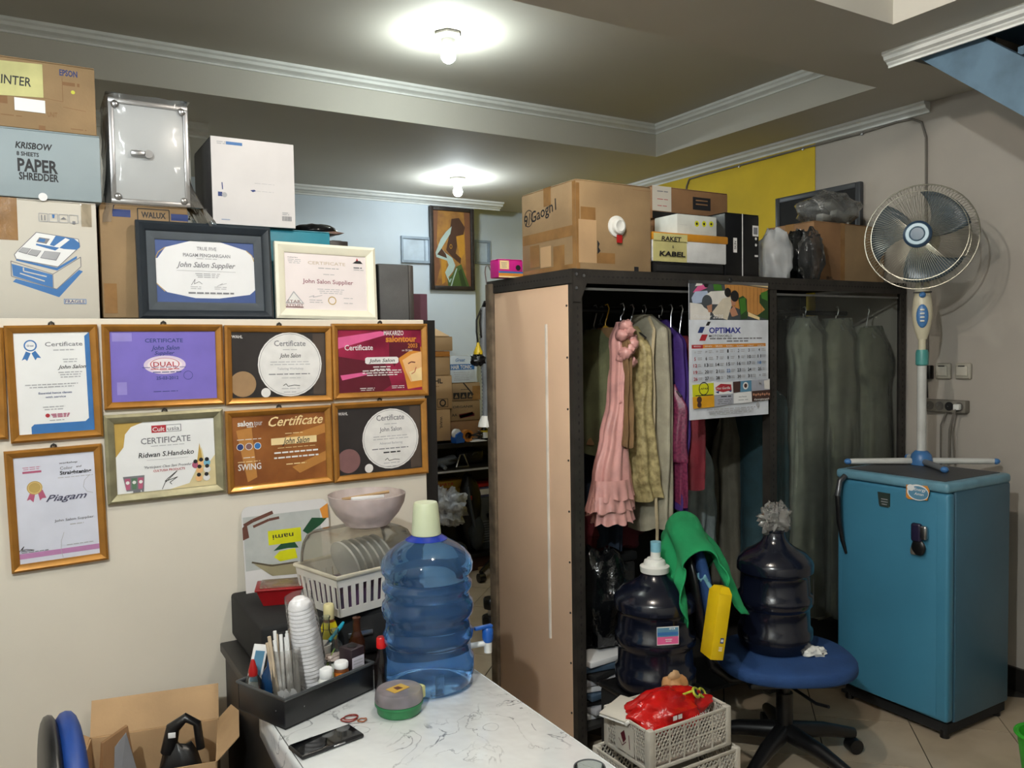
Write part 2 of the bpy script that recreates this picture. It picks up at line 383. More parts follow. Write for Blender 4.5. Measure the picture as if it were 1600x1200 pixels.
PURP = M('paper_purple', (124, 110, 196), .35, var=.05); DKP = M('paper_black', (52, 48, 48), .3, var=.2, scale=5); BRP = M('paper_bronze', (158, 98, 48), .3, var=.22, scale=6, rgb2=(118, 66, 30)); MAGP = M('paper_magenta', (160, 40, 74), .3, rgb2=(110, 20, 48), scale=7)
TAN = ink('print_tan', (160, 128, 92)); MAUVE = ink('print_taupe', (128, 92, 92)); ORNG = ink('print_orange', (214, 140, 52)); PEACH = ink('print_peach', (236, 186, 130)); OWHITE = ink('print_white', (232, 230, 228)); CRM = ink('print_cream', (240, 214, 160)); DRED = ink('print_dark_red', (92, 16, 36)); PNK = ink('print_pink', (222, 96, 150))
def art_blue(P):
    P.poly(PBLUE, [(.93, .04), (1, .0), (1, 1), (.16, 1), (.16, .93), (.20, .905), (.88, .905), (.93, .875)])
    P.ring(PBLUE, .21, .125, .085, .22); P.text(INKB, 'Great', .21, .125, .018, .09, .2)
    P.poly(PBLUE, [(.15, .18), (.21, .20), (.16, .275), (.13, .255), (.09, .27)]); P.poly(PBLUE, [(.22, .20), (.27, .175), (.34, .25), (.29, .245), (.265, .27)])
    P.text(GREY, 'Certificate', .65, .115, .042, .50); P.words(LGREY, .5, .8, .175, h=.012)
    P.words(LGREY, .62, .82, .27, 2, .025); P.text(INK, 'John Salon', .74, .345, .036, .38, .35)
    P.words(LGREY, .55, .88, .40, 3, .024); P.words(LGREY, .1, .82, .515, 2, .025)
    P.text(INKB, 'Essential hence classes', .5, .60, .02, .44); P.text(INKB, 'with service', .5, .64, .018, .27)
    P.words(LGREY, .32, .62, .74, 2, .025); P.ell(REDI, .38, .825, .03); P.words(PINK2, .42, .68, .815, 3, .014); P.words(LGREY, .4, .6, .875)
def art_purple(P):
    PL = ink('print_violet_light', (150, 138, 210)); P.rect(PL, .02, .02, .2, .14); P.rect(PL, .05, .72, .14, .9)
    P.text(INKB, 'CERTIFICATE', .5, .13, .055, .36); P.text(INKB, 'John Salon', .51, .235, .062, .27, .3); P.text(INKB, 'Supplier', .50, .31, .05, .19, .3)
    P.ell(ink('print_blush', (222, 204, 226)), .5, .485, .20, .135); P.ell(ink('print_blush2', (240, 226, 232)), .5, .485, .165, .10); P.ring(REDI, .5, .475, .14, .06, .09)
    P.text(REDI, 'DUAL', .5, .475, .07, .22); P.words(REDI, .36, .64, .545, h=.012); P.words(INKB, .28, .72, .52, h=.008); P.words(INKB, .38, .66, .59, h=.012)
    P.text(INKB, '25-03-2012', .52, .675, .045, .21); P.words(INKB, .38, .62, .87, h=.008); P.ring(INKB, .72, .645, .045, .08)
def art_circle(name, circ, tint, u):
    def f(P):
        P.rect(ink('print_umber', (78, 66, 58)), .86, .02, .99, .98)
        P.ell(circ, .11, .79, .135); P.ell(OWHITE, .345, .93, .05); P.ell(OWHITE, u, .5, .345); P.ring(GREY, u, .5, .33, .012)
        P.text(OWHITE, 'WAHL', .06, .07, .045, .11); P.text(GREY, 'Certificate', u, .17, .085, .34)
        if name == 'a': P.text(INK, 'John Salon', u, .36, .065, .23, .3)
        else: P.text(GREY, 'John Salon', u, .35, .065, .27)
        P.words(LGREY, u-.08, u+.08, .27); P.words(LGREY, u-.22, u+.22, .46, 2, .04)
        P.text(LGREY, 'Tailoring Workshop' if name == 'a' else 'Advanced Barbering', u, .565, .035, .28); P.words(GREY, u-.24, u+.22, .65, h=.014)
        P.words(INK if name == 'b' else LGREY, u-.1, u+.12, .71, h=.02 if name == 'b' else .008); P.stroke(INK, [(u-.08, .83), (u-.05, .80), (u-.03, .84), (u+.04, .825), (u+.1, .835)], .006); P.words(LGREY, u-.1, u+.1, .875); P.words(LGREY, u-.08, u+.06, .93)
    return f
def art_red(P):
    P.poly(PNK, [(0, .12), (.5, .02), (.62, .06), (.2, .22), (0, .30)]); P.poly(DRED, [(0, .42), (.55, .55), (.62, .9), (.5, 1), (0, 1)]); P.poly(PNK, [(.02, .72), (.3, .68), (.34, .72), (.04, .80)])
    P.poly(ORNG, [(.70, .42), (.84, .30), (1, .28), (1, .95), (.82, .98), (.78, .72)]); P.poly(PEACH, [(.76, .50), (.88, .40), (1, .36), (1, .84), (.86, .86), (.80, .68)]); P.poly(CRM, [(.84, .70), (1, .62), (1, .84), (.88, .85)])
    P.poly(DRED, [(.60, .20), (.74, .16), (.98, .22), (.99, .36), (.86, .34), (.72, .46), (.66, .60), (.60, .46)]); P.stroke(DRED, [(.83, .56), (.87, .53), (.92, .54)], .012); P.stroke(REDI, [(.87, .73), (.91, .70), (.93, .62)], .008)
    P.text(OWHITE, 'Certificate', .24, .28, .085, .33); P.text(OWHITE, 'MAKARIZO', .66, .05, .075, .24); P.text(ORNG, 'salontour', .75, .145, .10, .38, bold=.02); P.text(ORNG, '2003', .89, .26, .07, .12); P.text(OWHITE, 'on 25 Juni', .82, .335, .03, .13)
    P.poly(OWHITE, [(.33, .44), (.69, .44), (.71, .46), (.71, .53), (.69, .55), (.33, .55), (.31, .53), (.31, .46)]); P.text(INK, 'John Salon', .51, .495, .055, .31, .2)
    P.words(OWHITE, .40, .62, .60, 2, .04, .016); P.words(OWHITE, .27, .75, .66, 3, .036, .016); P.words(OWHITE, .24, .42, .94, 2, .03); P.words(OWHITE, .62, .78, .92, 2, .03)
def art_piagam(P):
    P.rect(PINKI, 0, .905, 1, .955); P.rect(PINK2, .10, .135, .33, .155); P.words(PINK2, .10, .33, .10, 2, .018, .006)
    P.text(INK, 'workshop', .67, .085, .016, .23, .2); P.text(GREY, 'Color', .64, .135, .028, .16); P.text(INK, 'and', .80, .13, .018, .07, .3); P.text(INK, 'Straightening', .755, .18, .034, .40, bold=.02); P.words(LGREY, .52, .98, .225, h=.006)
    P.poly(PINK2, [(.18, .33), (.24, .34), (.21, .43), (.17, .40), (.13, .41)]); P.poly(PINK2, [(.27, .34), (.33, .32), (.37, .40), (.32, .40), (.29, .42)]); P.ell(GOLDI, .235, .295, .095); P.ring(CRM, .235, .295, .08, .06)
    P.text(ink('print_slate', (74, 74, 98)), 'Piagam', .62, .41, .062, .52, .45); P.stroke(LGREY, [(.93, .22), (.86, .27), (.84, .33), (.88, .38), (.96, .40)], .006); P.stroke(LGREY, [(.56, .75), (.52, .83), (.51, .92), (.53, .99)], .006)
    P.text(GREY, 'John Salon Supplier', .70, .63, .022, .50); P.words(LGREY, .64, .82, .68); P.words(LGREY, .58, .94, .875, h=.008)
    P.stroke(INK, [(0, .88), (.06, .835), (.03, .87), (.09, .865), (.18, .88), (.02, .88)], .008); P.words(GREY, .02, .36, .895, h=.006)
def art_cultusia(P):
    OLV = ink('print_ochre', (190, 156, 76)); SAND = ink('print_sand', (218, 202, 156))
    P.poly(OLV, [(0, 0), (.28, 0), (.16, .06), (.10, .16), (.08, .34), (0, .48)]); P.poly(SAND, [(1, .55), (1, 1), (.52, 1), (.72, .94), (.80, .74), (.86, .42), (.90, .72)])
    P.rect(REDI, .36, .06, .505, .165); P.rect(GREY, .505, .06, .66, .165); P.rect(WHITE, .508, .068, .652, .157); P.text(OWHITE, 'Cult', .43, .115, .06, .12); P.text(GREY, 'usia', .58, .115, .06, .12)
    P.text(GREY, 'CERTIFICATE', .50, .275, .085, .50); P.words(LGREY, .34, .7, .355, h=.008); P.text(INK, 'Ridwan S.Handoko', .50, .475, .07, .56, .15); P.rect(LGREY, .3, .55, .72, .554)
    P.text(GREY, '"Participant Class Sani Prosedur"', .52, .655, .035, .50, .35); P.text(REDI, 'CULTUSIA PRODUCTS', .52, .715, .032, .32)
    P.stroke(INK, [(.44, .99), (.47, .90), (.57, .78), (.60, .74), (.50, .84), (.47, .88), (.55, .85), (.60, .83), (.52, .90), (.54, .93)], .006)
    P.poly(GREY, [(.06, .76), (.27, .76), (.26, .97), (.09, .97)])
    for k, c in enumerate((PINK2, ink('print_green', (86, 120, 92)), PINK2)): P.poly(c, [(.075+k*.065, .79), (.13+k*.065, .79), (.125+k*.06, .95), (.085+k*.06, .95)]); P.ell(OWHITE, .103+k*.064, .85, .018)
    P.poly(OLV, [(.84, .36), (.875, .70), (.80, .70)])
    for a, b, c in ((.79, .68, PINK2), (.85, .66, PEACH), (.91, .66, ink('print_sky', (120, 180, 205))), (.83, .76, PEACH), (.91, .76, OWHITE), (.82, .88, PEACH), (.90, .88, OWHITE)): P.ell(c, a, b, .036); P.ell(INK, a, b-.05, .022)
    P.words(GREY, .15, .26, 1.0-.02, h=.03)
def art_swing(P):
    LB = ink('print_bronze_light', (186, 128, 62)); P.poly(LB, [(.55, .34), (1, .18), (1, .32), (.7, .42)]); P.poly(LB, [(.04, .2), (.2, .16), (.24, .9), (.14, .96)]); P.poly(LB, [(.62, .8), (1, .6), (1, .74), (.7, .9)])
    P.text(OWHITE, 'salon', .135, .10, .075, .16, bold=.02); P.text(LGREY, 'tour', .27, .10, .075, .09); P.words(OWHITE, .15, .25, .155); P.text(CRM, 'Certificate', .68, .10, .14, .60, .4)
    P.words(OWHITE, .04, .3, .335, h=.01)
    for k, c in enumerate((INKB, MAUVE, PBLUE)): P.ell(OWHITE, .075+k*.09, .44, .038); P.ell(c, .075+k*.09, .44, .032)
    P.words(OWHITE, .1, .22, .60); P.words(CRM, .04, .28, .66, h=.01); P.text(OWHITE, 'SWING', .165, .735, .09, .24)
    P.rect(CRM, .40, .35, .9, .45); P.text(INK, 'John Salon', .67, .40, .09, .30, .4); P.words(CRM, .55, .75, .29); P.words(OWHITE, .42, .92, .57, 2, .075, .024); P.words(CRM, .55, .78, .75, h=.016); P.words(CRM, .46, .9, .50, h=.008)
def art_true5(P):
    P.poly(NAVYI, [(0, 0), (.35, 0), (.10, .12), (.02, .30), (0, .3)]); P.poly(NAVYI, [(.65, 0), (1, 0), (1, .24), (.92, .12)]); P.poly(NAVYI, [(0, .70), (.10, .84), (.38, .93), (.62, .93), (.94, .86), (1, .78), (1, 1), (0, 1)])
    P.stroke(GOLDI, [(.0, .30), (.03, .2), (.10, .12)], .008); P.stroke(GOLDI, [(.92, .12), (.98, .2), (1, .30)], .008); P.stroke(GOLDI, [(.0, .70), (.08, .83)], .008)
    P.text(GREY, 'TRUE FIVE', .51, .12, .055, .20); P.text(GREY, 'PIAGAM PENGHARGAAN', .51, .23, .055, .48); P.words(LGREY, .4, .62, .285, h=.01); P.text(GREY, 'John Salon Supplier', .50, .385, .085, .60, .35)
    P.rect(LGREY, .2, .485, .8, .49); P.words(LGREY, .38, .64, .53, 3, .028, .012); P.stroke(GREY, [(.34, .72), (.38, .62), (.37, .70), (.42, .66), (.45, .70)], .005); P.stroke(LGREY, [(.60, .73), (.66, .68), (.63, .71), (.70, .68)], .005)
    P.words(LGREY, .33, .44, .745, 2, .03); P.words(LGREY, .57, .70, .745, 2, .03); P.words(GREY, .3, .78, .845, h=.026)
def art_white(P):
    P.text(GREY, 'makarizo', .1, .08, .02, .12); P.words(LGREY, .04, .2, .12, 3, .03); P.text(ink('print_beige', (206, 190, 170)), 'CERTIFICATE', .51, .16, .055, .46); P.words(LGREY, .4, .66, .25, h=.014); P.words(LGREY, .46, .6, .36, h=.01)
    P.text(ink('print_wine', (150, 96, 108)), 'John Salon Supplier', .52, .49, .075, .62); P.words(LGREY, .38, .72, .63, 3, .035)
    P.poly(LGREY, [(.10, .68), (.22, .90), (0, .90)]); P.poly(OWHITE, [(.10, .71), (.20, .885), (.02, .885)]); P.text(MAUVE, 'STAR', .10, .865, .05, .16); P.text(MAUVE, 'STYLIST', .11, .93, .04, .2); P.rect(MAUVE, .0, .955, .21, .975)
    P.ring(GOLDI, .56, .83, .05, .2); P.stroke(LGREY, [(.28, .78), (.34, .75), (.33, .78), (.44, .74)], .006); P.words(LGREY, .28, .45, .83, 2, .04); P.words(LGREY, .70, .82, .78, 2, .09)
    P.poly(REDI, [(.87, .10), (.89, .03), (.91, .10)]); P.poly(INK, [(.83, .13), (.88, .08), (.93, .08), (.96, .13)]); P.words(GREY, .84, .95, .21, h=.02); P.words(LGREY, .84, .97, .25)
FW = .022
frame('picture_frame', 'gold framed blue and white certificate with a ribbon rosette, left of the purple one', YP, (13, 508, 158, 687), FW, GOLD, WHITE, art_blue, ry=R_(-1.0))
frame('picture_frame', 'gold framed purple certificate with a red oval logo', YP, (160, 507, 348, 636), FW, GOLD, PURP, art_purple)
frame('picture_frame', 'gold framed black certificate with white circle and tan disc, upper row', YP, (350, 509, 517, 630), FW, GOLD, DKP, art_circle('a', TAN, 0, .61), ry=R_(.5))
frame('picture_frame', 'gold framed magenta certificate showing a face, at the panel top right corner', YP, (518, 506, 666, 621), FW, GOLD, MAGP, art_red)
frame('picture_frame', 'gold framed white certificate with mauve stripe and medal, lowest on the panel', YP, (14, 698, 166, 884), FW, GOLD, M('paper_lilac', (216, 218, 232), .4, var=.04), art_piagam, ry=R_(-1.2))
frame('picture_frame', 'champagne framed white and ochre certificate below the purple one', YP, (165, 643, 350, 778), .028, SILV, WHITE, art_cultusia, ry=R_(-.6))
frame('picture_frame', 'gold framed bronze brown certificate with large script title', YP, (353, 637, 518, 762), FW, GOLD, BRP, art_swing, ry=R_(-.5))
frame('picture_frame', 'gold framed black certificate with white circle and mauve disc, lower row', YP, (519, 626, 666, 746), FW, GOLD, DKP, art_circle('b', MAUVE, 0, .62), ry=R_(-.4))
frame('picture_frame', 'gold frame cut off by the left picture edge beside the blue certificate', YP, (-140, 512, 9, 690), FW, GOLD, WHITE, None)
YS = 2.82
frame('picture_frame', 'black framed award certificate with navy corners leaning on top of the panel', YS, (214, 350, 424, 497), .03, M('black_moulding', (34, 42, 50), .45, var=.1), M('paper_award', (232, 232, 234), .4, var=.02), art_true5, rx=R_(-4), hook=False, mat2=M('charcoal_mount', (64, 72, 80), .6), mwt=.026, depth=.028, Z0=PZ)
frame('picture_frame', 'cream white framed certificate leaning on top of the panel', YS, (429, 382, 586, 497), .034, M('cream_moulding', (240, 236, 216), .45, var=.03), M('paper_pinkish', (236, 226, 226), .4, var=.02), art_white, rx=R_(-5), hook=False, depth=.022, ry=R_(1.0), Z0=PZ+.002)

# ================================================================== CARTONS
def carton(name, label, cat, Y, pxr=None, depth=.3, mat=CARD, box=None, tape=True, flap=True, rz=0, tapem=None, group=None, bev=.004, lip=0):
    """a closed carton standing with its front at depth Y; returns its root and a Print for the front face"""
    if box: X0, X1, Z0, Z1 = box
    else:
        x0, y0, x1, y1 = pxr; c = [at(x0, y0, Y=Y), at(x1, y0, Y=Y), at(x0, y1, Y=Y), at(x1, y1, Y=Y)]
        X0, X1 = (c[0].x+c[2].x)/2, (c[1].x+c[3].x)/2; Z1, Z0 = (c[0].z+c[1].z)/2, (c[2].z+c[3].z)/2
    W, H = X1-X0, Z1-Z0
    t = thing(name, label, cat, ((X0+X1)/2, Y, Z0), rz, group)
    fh = .004 if flap else 0
    G().rbox(-W/2, W/2, 0, depth, 0, H-fh, bev, 2).build('body', mat, t)
    if flap:
        G().rbox(-W/2+.001, W/2-.001, .001, depth/2-.002, H-fh, H, .0015, 1).build('flap', mat, t)
        G().rbox(-W/2+.001, W/2-.001, depth/2+.002, depth-.001, H-fh, H, .0015, 1).build('flap', mat, t)
    if tape:
        tw = min(.05, depth*.3); g = G().box(-W/2-.0008, W/2+.0008, depth/2-tw/2, depth/2+tw/2, H-.001, H+.0008)
        g.box(W/2, W/2+.0008, depth/2-tw/2, depth/2+tw/2, H-.07, H).box(-W/2-.0008, -W/2, depth/2-tw/2, depth/2+tw/2, H-.07, H)
        g.build('tape', tapem or TAPE, t, 0)
    return t, Print(t, -W/2, 0, W, H, -.0002), (X0, X1, Z0, Z1)
GB = M('shredder_box_grey', (152, 166, 172), .55, var=.05, scale=3); OFFW = M('box_off_white', (206, 200, 188), .6, var=.05, scale=3)
# stack at the far left
xr = at(153, 400, Y=YS).x
zt = at(80, 313, Y=YS).z
t, P, b = carton('cash_register_box', 'off white carton with blue drawing of a cash register, bottom of the left stack', 'box', YS, depth=.30, mat=OFFW, box=(-.22, xr, PZ, zt), tapem=CTAPE, flap=True)
W = b[1]-b[0]; uu = lambda x: (at(x, 400, Y=YS).x-b[0])/W; Hh = b[3]-b[2]; vv = lambda y: (b[3]-at(80, y, Y=YS).z)/Hh
q = lambda x, y: (uu(x), vv(y))                                     # px of the 160x200 zoom /6
z = lambda a, c: q(a/6, 300+c/6)
P.rect(TAPE, uu(-40), vv(313), *z(178, 468)); P.poly(PBLUE, [z(110, 850), z(140, 822), z(520, 912), z(735, 722), z(772, 735), z(540, 985)])
P.poly(OFFW, [z(100, 660), z(145, 640), z(530, 720), z(745, 575), z(755, 690), z(520, 910), z(100, 800)]); P.poly(PBLUE, [z(105, 685), z(485, 775), z(485, 900), z(115, 795)])
P.stroke(OFFW, [z(215, 715), z(215, 750), z(430, 795)], .008); P.stroke(OFFW, [z(180, 770), z(410, 838)], .008); P.stroke(GREY, [z(100, 660), z(490, 770), z(755, 600), z(755, 690), z(520, 910), z(100, 800), z(100, 660)], .005); P.stroke(GREY, [z(490, 770), z(490, 900)], .004)
P.poly(PBLUE, [z(150, 640), z(530, 708), z(720, 590), z(720, 615), z(530, 735), z(150, 655)]); P.poly(WHITE, [z(135, 600), z(170, 560), z(350, 385), z(740, 430), z(752, 500), z(540, 700), z(150, 640)]); P.stroke(GREY, [z(135, 600), z(170, 560), z(350, 385), z(740, 430), z(752, 500), z(540, 700), z(150, 640), z(135, 600)], .005)
P.poly(PBLUE, [z(530, 408), z(700, 428), z(752, 470), z(750, 510), z(720, 532), z(600, 530), z(470, 498)]); P.poly(WHITE, [z(620, 425), z(660, 440), z(560, 520), z(510, 508)]); P.poly(PBLUE, [z(345, 490), z(560, 520), z(520, 548), z(340, 505)])
P.poly(GREY, [z(375, 430), z(475, 440), z(440, 490), z(345, 475)]); P.poly(PBLUE, [z(380, 440), z(435, 446), z(420, 475), z(360, 468)])
for a, c, e, f in ((215, 530, 80, 50), (300, 545, 90, 55), (420, 555, 150, 75)): P.poly(GREY, [z(a, c), z(a+e, c+10), z(a+e-45, c+f+12), z(a-45, c+f-8)]); P.poly(LGREY, [z(a+3, c+3), z(a+e-5, c+12), z(a+e-48, c+f+5), z(a-38, c+f-12)])
P.poly(PBLUE, [z(582, 1000), z(792, 1000), z(792, 1046), z(582, 1046)]); P.poly(OFFW, [z(588, 1005), z(786, 1005), z(786, 1041), z(588, 1041)]); P.text(INKB, 'FRAGILE', *z(687, 1023), .026, uu(130)-uu(99))
for k, a in enumerate((420, 515, 610, 705)):
    P.stroke(LGREY, [z(a-40, 205), z(a+40, 205), z(a+40, 280), z(a-40, 280), z(a-40, 205)], .004)
    if k == 0: P.stroke(GREY, [z(a-15, 270), z(a-15, 220)], .006); P.stroke(GREY, [z(a+15, 270), z(a+15, 220)], .006)
    elif k == 1: P.poly(PBLUE, [z(a-13, 212), z(a+13, 212), z(a+8, 245), z(a-8, 245)])
    elif k == 2: P.poly(GREY, [z(a-28, 250), z(a, 228), z(a+28, 250)])
    else: P.poly(GREY, [z(a-14, 262), z(a+14, 262), z(a+14, 290), z(a-14, 290)])
P.rect(CTAPE, *z(775, 90), *z(872, 310)); P.done()
zk = at(80, 206, Y=YS).z; xk = at(157, 260, Y=YS).x
t, P, b = carton('shredder_box', 'grey carton printed KRISBOW PAPER SHREDDER above the cash register box', 'box', YS-.008, depth=.33, mat=GB, box=(-.22, xk, zt+.002, zk), tape=False)
W = b[1]-b[0]; Hh = b[3]-b[2]
for s_, x, y, h_, w_, sh in (('KRISBOW', 60, 232, 9.5, 57, .2), ('8 SHEETS', 50, 245, 6, 34, 0), ('PAPER', 65, 262, 19, 62, 0), ('SHREDDER', 66, 279, 11, 61, 0)):
    P.text(INK, s_, uu(x), vv(y), h_/106, w_/157*(at(157, 260, Y=YS).x-at(0, 260, Y=YS).x)/W, sh, bold=.02)
P.done()
G().cyl((at(67, 308, Y=YS).x-t.location.x, .001, .005), (at(67, 308, Y=YS).x-t.location.x, -.001, .005), .012, n=16).build('thumb_hole', WHITE, t)
ze = at(80, 97, Y=YS).z; xe = at(149, 150, Y=YS).x
t, P, b = carton('printer_box', 'brown EPSON carton with a yellow note, top of the left stack', 'box', YS, depth=.34, mat=CARD, box=(-.24, xe, zk+.002, ze), tape=True)
W = b[1]-b[0]; Hh = b[3]-b[2]
P.text(INKB, 'EPSON', uu(118), vv(111), .085, .105, bold=.02); P.words(CARD3, uu(108), uu(135), vv(128), h=.05); P.ell(ink('dot_yellow', (206, 206, 60)), uu(124), vv(140), .012)
P.text(CARD3, 'UNIT', uu(91), vv(179), .07, .055); P.words(CARD3, uu(10), uu(44), vv(187), h=.012); P.words(CARD3, uu(118), uu(143), vv(198), h=.012); P.stroke(CARD3, [(uu(68), vv(154)), (uu(108), vv(157)), (uu(108), vv(120))], .003); P.stroke(CARD3, [(uu(108), vv(165)), (uu(143), vv(168))], .003)
P.rect(CARD3, uu(-10), vv(148), uu(22), vv(170)); P.rect(CARD3, uu(69), vv(198), uu(79), vv(206)); P.done()
yn = G(); X_ = lambda x, y: at(x, y, Y=YS).x-t.location.x; Z_ = lambda x, y: at(x, y, Y=YS).z-t.location.z
o = G().prism([(X_(-40, 90), Z_(-40, 90)), (X_(66, 101), Z_(66, 101)), (X_(68, 153), Z_(68, 153)), (X_(-40, 146), Z_(-40, 146))], -.002, -.001).build('note', M('note_yellow', (206, 202, 140), .7), t, 0); o['label'] = 'pale yellow handwritten note'
o = G().box(X_(22, 150), X_(70, 150), -.003, -.002, Z_(22, 172), Z_(22, 152)).build('address_label', WHITE, t, 0)
P = Print(t, X_(-40, 120), Z_(-40, 153), X_(68, 153)-X_(-40, 146), .13, -.0022); P.text(INK, 'PRINTER', .50, .50, .20, .62, .1); P.done()
# WALUX carton and the wrapped case on it
YX = 2.86
t, P, b = carton('appliance_box', 'brown WALUX carton standing between the cash register box and the black frame', 'box', YX, (158, 321, 296, 497), .30, CARD)
W = b[1]-b[0]; Hh = b[3]-b[2]
P.stroke(INK, [(.42, .03), (.78, .03), (.78, .135), (.42, .135), (.42, .03)], .012); P.text(INK, 'WALUX', .60, .083, .05, .28, bold=.02); P.rect(INKB, .14, .05, .34, .115); P.rect(INKB, .80, .06, 1.0, .12)
P.stroke(CARD3, [(.42, .30), (.40, .30), (.40, .86), (.43, .86)], .012)
for k in range(6): P.text(CARD3, 'ABEOUT'[k], .44, .34+k*.08, .035)
P.rect(TAPE, .02, .70, .16, .96); P.done()
wz = b[3]
cs = thing('equipment_case', 'white aluminium flight case wrapped in clear plastic on the WALUX carton', 'case', ((at(172, 300, Y=YX).x+at(298, 300, Y=YX).x)/2, YX-.005, wz+.001))
cw = (at(298, 240, Y=YX).x-at(174, 240, Y=YX).x); ch = at(230, 160, Y=YX).z-wz
CASE = M('case_white_laminate', (214, 220, 226), .3, var=.03); ALU = M('aluminium_edge', (170, 170, 172), .35, metal=.6)
G().rbox(-cw/2+.01, cw/2-.01, .006, .24, .004, ch-.006, .004).build('shell', CASE, cs)
for x in (-cw/2, cw/2-.016): G().rbox(x, x+.016, 0, .016, 0, ch, .003).build('edge_strip', ALU, cs); G().rbox(x, x+.016, .23, .246, 0, ch, .003).build('edge_strip', ALU, cs)
for zz in (0, ch-.016): G().rbox(-cw/2, cw/2, -.001, .015, zz, zz+.016, .003).build('edge_strip', ALU, cs)
for x in (-cw/2+.02, cw/2-.02):
    for zz in (.02, ch-.02): G().blob((x, -.002, zz), (.012, .005, .012), .1, n=12).build('corner_cap', STEEL, cs)
lk = G().rbox(-.058, -.012, -.012, 0, ch*.46, ch*.46+.018, .004).cyl((-.006, -.012, ch*.46+.009), (-.006, 0, ch*.46+.009), .013, n=16).build('latch', STEEL, cs)
def bagfn(u, v):
    a = 2*math.pi*u; fl_ = max(0, v-.62)*(.62 if math.cos(a) > 0 else .2); rx_, ry_ = cw/2+.006+fl_*.35, .128+fl_*.2
    sx = math.copysign(abs(math.cos(a))**.35, math.cos(a)); sy = math.copysign(abs(math.sin(a))**.35, math.sin(a))
    zz = ch+.012-v*(ch+.075); w_ = .006*noise.noise(Vector((sx*4, sy*4+v*3, v*9)))+.010*max(0, v-.6)*noise.noise(Vector((u*38, v*6, 2)))
    return (sx*(rx_+w_), .12+sy*(ry_+w_), max(zz, .002 if sy > -.5 and abs(sx) < .9 else (-.008 if abs(sx) < .8 else -.07))+.004*noise.noise(Vector((u*20, 0, 1)))*v)
PLAS = clear('clear_wrap', (214, 210, 204), .16, .16, .14, bump=.35, bscale=11)
g = G().grid(bagfn, 64, 16, wrap=True); g.build('plastic_wrap', PLAS, cs, 80)
G().grid(lambda u, v: ((u-.5)*(cw+.012), -.008+v*.256, ch+.013+.004*noise.noise(Vector((u*6, v*5, 3)))), 12, 12).build('plastic_wrap', PLAS, cs, 80)
# teal box with glossy white box on it
YTL = 2.93
t, P, b = carton('teal_box', 'teal carton between the two leaning frames, under the glossy white box', 'box', YTL, (316, 357, 517, 497), .26, TEAL, tape=False)
tz = b[3]; P.done()
WG = M('box_white_gloss', (226, 222, 222), .10, var=.02, coat=.5)
t, P, b = carton('white_box', 'glossy white carton with dark sides on top of the teal box', 'box', YTL-.02, depth=.30, mat=M('box_charcoal', (74, 72, 72), .6), box=(at(330, 280, Y=YTL-.02).x, at(460, 280, Y=YTL-.02).x, tz+.001, at(395, 219, Y=YTL-.02).z), tape=False)
W, Hh = b[1]-b[0], b[3]-b[2]
G().rbox(-W/2+.001, W/2-.001, -.003, 0, .001, Hh-.001, .001, 1).build('front_face', WG, t); P.y = -.0032
P.rect(PBLUE, .18, .05, .37, .085); P.words(LGREY, .07, .18, .06, 2, .02); P.stroke(INKB, [(.12, .52), (.125, .60)], .012); P.poly(INKB, [(.45, .585), (.5, .575), (.52, .59), (.48, .605)]); P.rect(INKB, .07, .63, .12, .68); P.ell(LGREY, .145, .66, .03); P.words(LGREY, .5, .75, .5, 2, .09, .004)
for k in range(12): P.rect(GREY, .83+k*.010, .86, .836+k*.010, .915)
P.words(LGREY, .83, .92, .82, 2, .02); P.rect(PBLUE, .1, .94, .2, .945); P.done()
# things to the right of the teal box
c = at(497, 366, Y=3.0); t = thing('cap', 'black glossy cap lying on the teal box right of the white box', 'cap', (c.x, c.y+.04, tz+.001))
G().blob((0, 0, .012), (.085, .09, .028), .12, 2, 4, 24, flat=.012).build('crown', BLKG, t, 80); G().prism([(-.02, .0), (.05, -.004), (.085, .002), (.05, .006)], -.09, -.03).build('peak', M('cap_peak', (120, 92, 80), .6), t)
c = at(533, 497, Y=2.98); t = thing('leather_pouch', 'dark leather pouch standing behind the cream frame', 'bag', (c.x, 2.99, PZ))
G().rbox(-.035, .035, 0, .09, 0, at(533, 375, Y=2.99).z-PZ, .02, 4).build('body', M('dark_leather', (58, 46, 40), .45, bump=.2), t); G().rbox(-.036, .036, -.006, 0, .19, at(533, 377, Y=2.99).z-PZ, .006).build('flap', M('dark_leather2', (44, 36, 32), .45), t)
c0, c1 = at(592, 450, Y=2.86), at(647, 450, Y=2.86); hz = at(615, 412, Y=2.86).z-PZ
t = thing('loudspeaker', 'grey and black speaker box standing at the right end of the panel top', 'speaker', ((c0.x+c1.x)/2, 2.86, PZ)); ww = c1.x-c0.x
G().rbox(-ww/2, ww/2, .012, .20, 0, hz, .006).build('cabinet', M('speaker_black', (26, 24, 24), .5), t)
G().rbox(-ww/2+.002, ww/2-.022, 0, .014, .002, hz-.004, .004).build('grille', M('speaker_grille_grey', (98, 98, 98), .8, bump=.4, bscale=500), t)
G().rbox(ww/2-.022, ww/2, 0, .014, 0, hz-.002, .006).build('side_trim', M('speaker_trim', (70, 66, 62), .5), t)
c0, c1 = at(640, 480, Y=2.97), at(668, 480, Y=2.97); hz = at(655, 459, Y=2.97).z-PZ
t = thing('folder', 'maroon folder standing behind the speaker box', 'folder', ((c0.x+c1.x)/2, 2.97, PZ)); ww = c1.x-c0.x
G().rbox(-ww/2-.05, ww/2, 0, .006, 0, hz, .008, 3).build('cover', M('maroon_card', (98, 62, 78), .5), t); G().rbox(-ww/2-.05, ww/2-.002, .007, .03, 0, hz-.006, .003).build('pages', WHITE, t); G().rbox(-ww/2-.05, ww/2, .031, .037, 0, hz, .008, 3).build('cover', MATS['maroon_card'], t)

